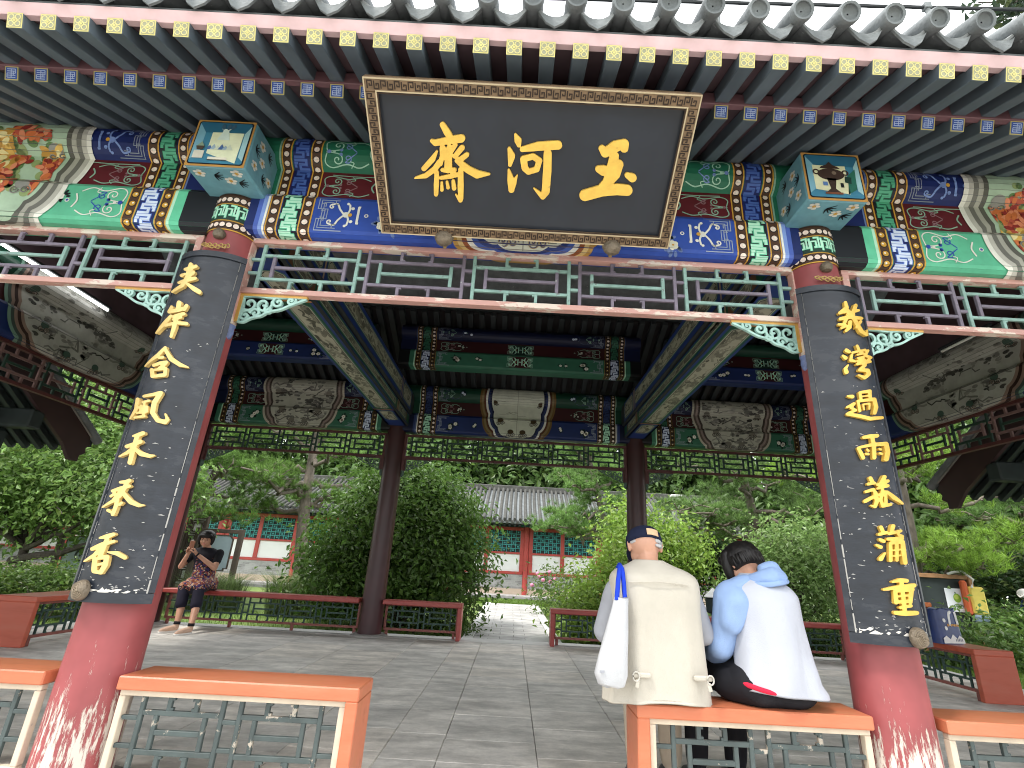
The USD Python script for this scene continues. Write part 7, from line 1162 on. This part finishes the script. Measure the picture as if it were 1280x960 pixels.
v, f = garment(man, 'vest', M_vest, vest, .024, 4, (13, 13, .9)); 
hem = v[:, 2] < .5; v[hem, 2] += .03*np.sin((v[hem, 0]-.8)*9+1.2)*0 + .022*np.abs((v[hem, 0]-.83)/.26)**0*np.cos((v[hem, 0]-.83)*6)
vs = obj('vest', (v, f), M_vest, man, True)
obj('yoke_seam', tube([(.62+.36*q, -.118-.035*math.sin(math.pi*q)**.5-.004, 1.022+.012*math.sin(math.pi*q)) for q in np.linspace(.06, .94, 14)], .0035, 6), M_vest, vs, True)
for x, s in ((.69, 1), (.985, -1)):
    obj('waist_tab', cbox(x-.045, x+.045, -.178, -.158, .605, .628, .006), M_vest, vs); obj('buckle', tube([(x-.03*s+.016*math.cos(q), -.182, .612+.02*math.sin(q)) for q in np.linspace(0, 6.283, 12)], .004, 6, False), paint('buckle', (.45, .43, .38), .4, .1), vs, True)
    obj('tab_tail', bar((x-.02*s, -.18, .6), (x-.028*s, -.183, .565), .018, .005, (0, 1, 0)), M_vest, vs)
for sx, el, hw in ((-1, V(.543, .04, .775), hw_l), (1, V(1.077, .05, .785), hw_r)):
    sh = V(.80+sx*.19, .02, .975); q = el+(hw-el)*(.14 if sx > 0 else .5); obj('sleeve', (lambda a: (a[0]+.006*(meshkit.noise(a[0]*24)[:, None]-.5), a[1]))(smooth_skin([[(sh, .066), (el+(sh-el)*.35, .06), (el, .056), (q, .05)]], .018, 4)), M_greycloth, man, True)
obj('trousers', smooth_skin([[(V(.74, -.01, .582), .104), (V(.78, .42, .578), .075), (V(.79, .44, .12), .062)], [(V(.9, -.01, .582), .104), (V(.97, .42, .578), .075), (V(.98, .44, .12), .062)], [(V(.71, -.02, .595), .112), (V(.9, -.02, .595), .112)]], .025, 5), M_trou, man, True)
for x in (.79, .98): shoe(man, V(x, .43, .0), V(x, .62, .0), M_shoe, M_shoe)
# navy cap with a pale patch over the strap, grey hair at the sides
r_, f_, u_ = basis(hf); CP = lambda x, y, z: hc+x*r_+y*f_+z*u_
D = []
for q, (h, k) in enumerate(((.012, 1.06), (.035, 1.075), (.065, 1.03), (.09, .86), (.108, .58), (.116, .25))): D.append([CP(.0945*k*math.cos(a), .104*k*math.sin(a)+.004, h) for a in np.linspace(0, 2*np.pi, 32, endpoint=False)])
cp = obj('cap', loft(D), M_navy, man, True); obj('cap_peak', (lambda v, f: (np.array([CP(*p) for p in v]), f))(*(lambda g: (np.c_[g[0][:, 0], g[0][:, 1], g[0][:, 2]+.018-.5*np.maximum(g[0][:, 1]-.08, 0)**1.2], g[1]))(extrude(Polygon([(-.08, .06)]+[(.085*math.cos(a), .09+.085*math.sin(a)) for a in np.linspace(math.pi, 0, 14)]+[(.08, .06)]), .006).arr()[:2])), M_navy, cp)
obj('cap_patch', (lambda A: loft(A))([[CP(r*.098*math.sin(a), -.107*r*math.cos(a)+.004, h) for h, r in ((.02, 1.06), (.02, 1.085), (.058, 1.075), (.058, 1.045))] for a in np.linspace(-.05, .62, 8)]), paint('cap_patch_tan', (.62, .42, .25), .7, .15, 30), cp); obj('cap_button', smooth_skin([[(CP(0, .004, .118), .009)]], .006, 0), M_navy, cp, True)
M_grey = paint('grey_hair', (.42, .42, .42), .6, .25, 40, .6, 90)
obj('hair', (lambda a: (a[0], a[1]))(smooth_skin([[(CP(.08, -.035, .01), .0125), (CP(.066, -.06, .008), .013), (CP(.05, -.076, .004), .011)], [(CP(.08, -.038, -.012), .0105), (CP(.066, -.06, -.018), .0105), (CP(.048, -.072, -.02), .008)], [(CP(-.08, -.035, .01), .009), (CP(-.066, -.058, .006), .008)]], .007, 2)), M_grey, man, True)
# white tote bag hanging from his left shoulder
tote = thing('tote_bag', 'white cloth tote bag on blue straps hanging at the old man\'s left side', 'bag')
def tring(z, xc, hw, hd, y=-.19): return [np.array([xc+hw*math.copysign(abs(math.cos(a))**.6, math.cos(a)), y+hd*math.copysign(abs(math.sin(a))**.8, math.sin(a))+.006*math.sin(3*a+z*30), z+.006*math.sin(2*a)]) for a in np.linspace(0, 2*np.pi, 36, endpoint=False)]
obj('bag_body', loft([tring(.565, .545, .03, .012), tring(.575, .54, .062, .03), tring(.62, .538, .078, .044), tring(.7, .55, .07, .045), tring(.8, .568, .055, .036), tring(.9, .585, .042, .025), tring(.95, .593, .036, .014)]), cloth('tote_white', (.45, .46, .475), .04), tote, True)
for dx, yy in ((-.024, -.2), (.022, -.175)): obj('strap', tube([(.593+dx, yy, .94), (.6+dx*.7, yy+.03, 1.03), (.612+dx*.3, -.1, 1.085), (.62, -.02, 1.107), (.622, .06, 1.08), (.615, .12, 1.0)], .012, 8), cloth('strap_blue', (.015, .05, .5)), tote, True)
obj('bag_print', cbox(.478, .5, -.237, -.235, .628, .638, .0006), M_greycloth, tote)

# woman in white and sky blue, back to us
wo = thing('person', 'person with black bob in a white and sky blue hooded top, sitting', 'person')
hc = V(1.352, .125, 1.142); hf = (-.45, 1, -.75)
wl, wr = V(1.19, .34, .68), V(1.36, .4, .68)
body = head_chains(hc, hf, .97) + [[(V(1.365, .075, 1.085), .05), (V(1.385, .02, 1.0), .065)], [(V(1.24, .03, .96), .045), (V(1.52, .0, .95), .045)], [(V(1.39, .01, .92), .1), (V(1.39, .0, .62), .1)], [(V(1.29, .01, .585), .085), (V(1.46, -.02, .585), .085)],
    [(V(1.22, .03, .96), .042), (V(1.14, .06, .75), .04), (wl, .028)], [(V(1.5, .03, .95), .042), (V(1.52, .1, .76), .04), (wr, .028)], [(V(1.28, .02, .575), .075), (V(1.13, .4, .57), .055), (V(1.12, .43, .1), .038)], [(V(1.45, .0, .575), .075), (V(1.36, .42, .57), .055), (V(1.34, .44, .1), .038)]]
body += hand_chains(wl, (.5, .6, .1), (.3, -.3, -.8), 1, .8, .94) + hand_chains(wr, (-.5, .6, .1), (-.3, -.3, -.8), -1, .8, .94)
obj('body', smooth_skin(body, .016, 6), M_skin, wo, True); face_bits(wo, hc, hf, .97)
sh_ = [(V(1.405, -.02, .56), .204, .152, .85, .0), (V(1.405, -.02, .62), .194, .152, .85, 0), (V(1.40, -.015, .72), .18, .15, .85, 0), (V(1.395, -.01, .85), .17, .146, .85, 0), (V(1.39, .0, .95), .174, .142, .82, 0), (V(1.388, .005, 1.0), .174, .128, .84, 0), (V(1.38, .015, 1.04), .152, .108, .9, 0), (V(1.376, .035, 1.075), .105, .085, 1, 0), (V(1.372, .05, 1.1), .07, .068, 1, 0)]
v, f = garment(wo, 'shirt', M_whitecl, sh_, .024, 9, (12, 12, 1.3)); hem = v[:, 2] < .6; v[hem, 2] += -.07*(v[hem, 0]-1.40)-.008; v[hem, 0] += .02*np.maximum(v[hem, 0]-1.45, 0)*8; obj('shirt', (v, f), M_whitecl, wo, True)
obj('sleeve', (lambda a: (a[0]+.008*(meshkit.noise(a[0]*np.array([20, 20, 14]))[:, None]-.5), a[1]))(smooth_skin([[(V(1.305, -.0, 1.045), .055), (V(1.21, .0, .965), .085)], [(V(1.215, .0, .975), .088), (V(1.185, .03, .83), .07), (V(1.165, .05, .735), .068), (V(1.18, .18, .68), .06), (wl, .05)], [(V(1.225, -.04, .95), .085), (V(1.2, -.03, .86), .066)]], .02, 5)), M_sky, wo, True)
obj('sleeve', smooth_skin([[(V(1.5, .02, .96), .07), (V(1.53, .1, .77), .058), (V(1.46, .25, .69), .05), (wr, .038)]], .02, 5), M_sky, wo, True)
hd = obj('hood', (lambda a: (a[0]+.012*(meshkit.noise(a[0]*np.array([16, 16, 26]))[:, None]-.5), a[1]))(smooth_skin([[(V(1.31, .0, 1.065), .024), (V(1.36, -.05, 1.075), .036), (V(1.42, -.07, 1.088), .05), (V(1.465, -.045, 1.09), .046), (V(1.475, .03, 1.085), .034), (V(1.45, .1, 1.07), .028)], [(V(1.4, -.03, 1.12), .04), (V(1.44, -.03, 1.125), .045), (V(1.46, .02, 1.115), .035)]], .014, 5)), M_sky, wo, True)
obj('hood_fold', tube([(1.33, -.06, 1.045), (1.39, -.107, 1.05), (1.45, -.105, 1.062), (1.5, -.055, 1.068), (1.505, .02, 1.068)], .014, 8), M_sky, hd, True)
tr = obj('trousers', smooth_skin([[(V(1.27, -.01, .582), .1), (V(1.2, .22, .58), .088), (V(1.13, .4, .575), .076), (V(1.12, .43, .12), .06)], [(V(1.46, -.03, .585), .108), (V(1.36, .42, .575), .078), (V(1.34, .44, .12), .06)], [(V(1.27, -.03, .585), .1), (V(1.5, -.05, .58), .095)], [(V(1.18, .05, .565), .075), (V(1.3, -.06, .57), .085)]], .025, 5), M_blk, wo, True)
obj('waistband', tube([(1.2, .02, .608), (1.196, -.06, .6), (1.226, -.112, .588), (1.28, -.143, .576), (1.34, -.156, .565), (1.42, -.155, .556)], [.007, .011, .012, .0115, .01, .005], 10), M_redband, wo, True)
for x in (1.12, 1.34): shoe(wo, V(x, .42, .0), V(x-.02, .61, .0), M_shoe, M_shoe)
# bob of black hair: a shell that leaves the face and nape open
r_, f_, u_ = basis(hf); HP = lambda x, y, z: hc+.97*(x*r_+y*f_+z*u_)
def hair_shell(HP, rows, k=40):
    R = []
    for h, rx, ry, yo in rows: R.append([HP(rx*math.cos(a)*(1+.03*math.sin(9*a+h*80)), yo+ry*math.sin(a)*(1+.03*math.sin(11*a+h*50)), h) for a in np.linspace(0, 2*np.pi, k, endpoint=False)])
    return loft(R)
hr = obj('hair', hair_shell(HP, ((-.035, .088, .07, -.035), (-.0, .108, .1, -.022), (.04, .113, .114, -.01), (.075, .104, .11, -.004), (.105, .08, .088, 0), (.124, .045, .05, 0), (.13, .012, .014, 0))), M_hair, wo, True)
for e in (-1, 1): obj('hair_side', smooth_skin([[(HP(e*.088, .0, .06), .034), (HP(e*.094, .035, -.0), .03), (HP(e*.08, .062, -.06), .022), (HP(e*.066, .07, -.085), .014)]], .012, 3), M_hair, hr, True)
obj('fringe', smooth_skin([[(HP(-.06, .07, .07), .03), (HP(0, .088, .068), .028), (HP(.06, .07, .07), .03)]], .012, 3), M_hair, hr, True)
for i in range(26):
    rr_ = np.random.default_rng(300+i); a = rr_.uniform(math.pi*1.02, math.pi*1.98); p = [HP((.107+.008*q)*math.cos(a+.05*q), -.015+(.1-.004*q)*math.sin(a+.05*q), .02-.03*q) for q in range(3)]; obj('hair_lock', tube(p, [.012, .009, .002], 6), M_hair, hr, True)

# woman on the back bench, facing us, phone held up in both hands
lw = thing('person', 'person in black top and patterned skirt on the back bench, holding a phone', 'person')
hc = V(-4.545, 5.27, 1.195); hf = (.25, -1, -.22); NK = V(-4.54, 5.32, 1.075)
wl, wr = V(-4.53, 5.07, .985), V(-4.645, 5.08, 1.0)
shl, shr = V(-4.345, 5.345, 1.0), V(-4.715, 5.34, 1.0); ell, elr = V(-4.285, 5.2, .8), V(-4.775, 5.19, .8)
kl, kr = V(-4.33, 4.99, .53), V(-4.53, 4.97, .53); al, ar = V(-4.17, 4.74, .09), V(-4.43, 4.86, .09)
body = head_chains(hc, hf, .98) + [[(V(-4.545, 5.3, 1.13), .048), (NK, .055), (V(-4.53, 5.36, 1.0), .07)], [(shl, .05), (shr, .05)], [(V(-4.53, 5.36, .95), .11), (V(-4.5, 5.4, .62), .115)], [(V(-4.42, 5.42, .59), .1), (V(-4.58, 5.42, .59), .1)],
    [(shl, .046), (ell, .038), (wl, .024)], [(shr, .046), (elr, .038), (wr, .024)], [(V(-4.42, 5.4, .58), .085), (kl, .055), (kl*.45+al*.55+V(0, .03, 0), .05), (al, .034)], [(V(-4.58, 5.4, .58), .085), (kr, .055), (kr*.45+ar*.55+V(0, .03, 0), .05), (ar, .034)]]
body += hand_chains(wl, (-.35, -.35, .8), (-.6, -.4, -.2), 1, 1.25, .95) + hand_chains(wr, (.2, -.35, .85), (.6, -.4, -.2), -1, 1.25, .95)
obj('body', smooth_skin(body, .014, 5), M_skin2, lw, True); face_bits(lw, hc, hf, .98)
r_, f_, u_ = basis(hf); HP = lambda x, y, z: hc+.98*(x*r_+y*f_+z*u_)
hr = obj('hair', hair_shell(HP, ((-.05, .075, .05, -.045), (-.02, .1, .085, -.035), (.02, .11, .105, -.02), (.06, .112, .116, -.006), (.095, .094, .1, 0), (.12, .06, .066, 0), (.13, .018, .02, 0))), M_hair, lw, True)
obj('fringe', smooth_skin([[(HP(-.082, .03, .03), .026), (HP(-.06, .075, .062), .03), (HP(0, .092, .062), .03), (HP(.06, .075, .062), .03), (HP(.082, .03, .03), .026)]], .012, 3), M_hair, hr, True)
for e in (-1, 1): obj('hair_side', smooth_skin([[(HP(e*.088, .02, .04), .034), (HP(e*.092, .03, -.02), .028), (HP(e*.084, .03, -.065), .018)]], .012, 3), M_hair, hr, True)
M_print = look('dress_print', {'g': ('geometry', {}), 'x': ('separate_xyz', {}), 'v': ('voronoi_texture', {'scale': 52.0}), 'h': ('hsv', {'saturation': 1.1, 'value': .55}), 'w': ('noise_texture', {'scale': 26.0, 'detail': 3.0}), 'th': ('map_range', {'from_min': .98, 'from_max': .74, 'to_min': .0, 'to_max': .72}), 'th2': ('map_range', {'from_min': .5, 'from_max': .6, 'to_min': .05, 'to_max': 1.0}), 'mn': ('math', {'math_type': 'minimum'}), 'lt': ('math', {'math_type': 'less_than'}),
    'c': ('rgb_ramp', {'ramp': [(0, (.16, .035, .03)), (.25, (.34, .24, .17)), (.5, (.03, .02, .09)), (.75, (.24, .09, .04)), (1, (.13, .09, .15))], 'interpolate': False}), 's': ('separate_color', {}), 'm': ('mix', {'color1': (.012, .011, .016)}), 'p': ('principled_bsdf', {'roughness': .8, 'specular_ior_level': .2})},
    [('g.position', 'x.vector'), ('g.position', 'v.vector'), ('v.color', 's.color'), ('s.r', 'c.fac'), ('x.z', 'th.value'), ('x.z', 'th2.value'), ('th.result', 'mn.value1'), ('th2.result', 'mn.value2'), ('s.g', 'lt.value1'), ('mn.value', 'lt.value2'), ('lt.value', 'm.fac'), ('c.color', 'm.color2'), ('m.color', 'p.base_color')])
dr = [(V(-4.5, 5.35, .5), .215, .19, .85, 0), (V(-4.5, 5.35, .56), .21, .19, .85, 0), (V(-4.505, 5.36, .66), .165, .145, .9, 0), (V(-4.515, 5.36, .76), .145, .12, .9, 0), (V(-4.525, 5.36, .88), .165, .122, .9, 0), (V(-4.53, 5.35, .97), .2, .125, .85, 0), (V(-4.532, 5.345, 1.02), .2, .105, .85, 0), (V(-4.536, 5.335, 1.05), .15, .085, .95, 0), (V(-4.54, 5.325, 1.075), .09, .07, 1, 0)]
obj('dress', garment(lw, 'd', M_print, dr, .007, 12, (12, 12, 3)), M_print, lw, True)
for s_, e_ in ((shl, ell), (shr, elr)): obj('sleeve', smooth_skin([[(s_, .066), (s_+(e_-s_)*.55, .056)]], .016, 3), M_blk, lw, True)
sk = smooth_skin([[(V(-4.42, 5.4, .585), .105), (kl+V(0, .02, .012), .082)], [(V(-4.58, 5.4, .585), .105), (kr+V(0, .02, .012), .082)], [(kl+V(0, .03, .0), .078), (kr+V(0, .03, .0), .078)], [(V(-4.42, 5.42, .585), .11), (V(-4.58, 5.42, .585), .11)], [(V(-4.42, 5.2, .575), .1), (V(-4.56, 5.2, .575), .1)]], .02, 4); obj('skirt', (sk[0]+.012*(meshkit.noise(sk[0]*np.array([25, 8, 20]))[:, None]-.5), sk[1]), M_print, lw, True)
M_ltrou = cloth('trouser_navy_black', (.012, .011, .022), .3)
for k_, a_ in ((kl, al), (kr, ar)): obj('trouser_leg', smooth_skin([[(k_+V(0, .02, -.01), .074), (k_*.55+a_*.45+V(0, .02, 0), .072)]], .016, 3), M_ltrou, lw, True)
M_tan = paint('shoe_beige', (.5, .33, .24), .7, .15, 12); M_sole = paint('sole_white', (.7, .68, .64), .7, .1)
for a_, d_ in ((al, V(-.06, -.21, 0)), (ar, V(-.09, -.2, 0))):
    h = V(a_[0], a_[1], 0); shoe(lw, h, h+d_, M_tan, M_sole); obj('sock', tube([a_+V(0, .0, -.0), a_+V(0, .005, .035)], .041, 12), M_blk, lw, True)
wd = (wl-ell)/np.linalg.norm(wl-ell); obj('wristwatch', tube([wl-wd*.035, wl-wd*.012], .032, 14), M_blk, lw, True)
ph = thing('phone', 'brown cased phone held up in front of the face by the woman', 'phone'); pc = V(-4.59, 5.005, 1.085); a, s_, n_, _ = frame(pc, pc+V(.12, -.1, .95)); v, f = cbox(-.075, .075, -.036, .036, -.005, .005, .004)
R3 = np.stack([a, np.cross(V(0, -1, -.25)/np.linalg.norm(V(0, -1, -.25)), a), V(0, -1, -.25)/np.linalg.norm(V(0, -1, -.25))], 0); obj('phone_case', (pc+v@R3, f), paint('case_brown', (.22, .08, .04), .45, .15, 12), ph); v, f = cbox(-.07, -.04, -.03, -.003, .0051, .008, .002); obj('camera_bump', (pc+v@R3, f), M_hdark, ph)

# person at the right edge, half out of view, leaning over the hedge
fp = thing('person', 'person in white sun hood and blue jacket at the right edge behind the hedge', 'person')
o = V(11.8, 9.6, 0); hc = o+V(-.12, .0, 1.0); hf = (-.8, -.3, -.6)
w1, w2 = o+V(-.32, -.12, .52), o+V(-.3, .12, .5)
body = head_chains(hc, hf) + [[(hc+V(.05, 0, -.08), .05), (o+V(.02, 0, .86), .07)], [(o+V(.02, -.17, .84), .055), (o+V(.02, .17, .84), .055)], [(o+V(.04, 0, .8), .12), (o+V(.3, 0, .55), .13)], [(o+V(.02, -.18, .84), .05), (o+V(-.1, -.2, .62), .042), (w1, .03)], [(o+V(.02, .18, .84), .05), (o+V(-.1, .2, .62), .042), (w2, .03)], [(o+V(.32, -.08, .55), .1), (o+V(.26, -.09, .2), .065), (o+V(.34, -.1, GZ+.1), .045)], [(o+V(.32, .08, .55), .1), (o+V(.24, .09, .2), .065), (o+V(.3, .1, GZ+.1), .045)]]
body += hand_chains(w1, (-.5, .1, -.6), (0, .9, 0), 1, 1.3) + hand_chains(w2, (-.5, -.1, -.6), (0, -.9, 0), -1, 1.3)
obj('body', smooth_skin(body, .018, 5), M_skin2, fp, True); face_bits(fp, hc, hf)
M_jean = cloth('jacket_blue', (.06, .12, .26)); obj('jacket', smooth_skin([[(o+V(.02, -.17, .84), .075), (o+V(.02, .17, .84), .075)], [(o+V(.04, 0, .82), .14), (o+V(.3, 0, .55), .15)], [(o+V(.02, -.18, .84), .07), (o+V(-.1, -.2, .62), .06), (w1+V(.05, 0, .02), .045)], [(o+V(.02, .18, .84), .07), (o+V(-.1, .2, .62), .06), (w2+V(.05, 0, .02), .045)]], .025, 4), M_jean, fp, True)
obj('trousers', smooth_skin([[(o+V(.32, -.08, .55), .12), (o+V(.26, -.09, .2), .08), (o+V(.34, -.1, GZ+.1), .065)], [(o+V(.32, .08, .55), .12), (o+V(.24, .09, .2), .08), (o+V(.3, .1, GZ+.1), .065)]], .025, 4), M_blk, fp, True)
r_, f_, u_ = basis(hf); HP = lambda x, y, z: hc+x*r_+y*f_+z*u_; obj('sun_hood', hair_shell(HP, ((-.09, .08, .06, -.05), (-.04, .11, .1, -.03), (.02, .118, .118, -.015), (.07, .11, .118, 0), (.11, .08, .09, 0), (.13, .03, .035, 0))), cloth('hood_white', (.72, .7, .66)), fp, True); obj('hood_peak', smooth_skin([[(HP(-.06, .09, .07), .018), (HP(0, .16, .06), .012), (HP(.06, .09, .07), .018)]], .014, 2), cloth('hood_white', (.72, .7, .66)), fp, True)
for y_ in (-.1, .1): shoe(fp, o+V(.36, y_, GZ), o+V(.14, y_, GZ), M_shoe, M_shoe)
t = thing('tool_handle', 'long black handled tool leaning over the hedge at the right edge', 'tool'); obj('shaft', tube([w1+V(-.45, .0, .16), w1+V(.0, .02, -.05), w1+V(.45, .2, -.4)], .022, 8), M_hdark, t, True); obj('grip', tube([w1+V(-.5, .0, .18), w1+V(-.3, .0, .1)], .03, 10), M_shoe, t, True)
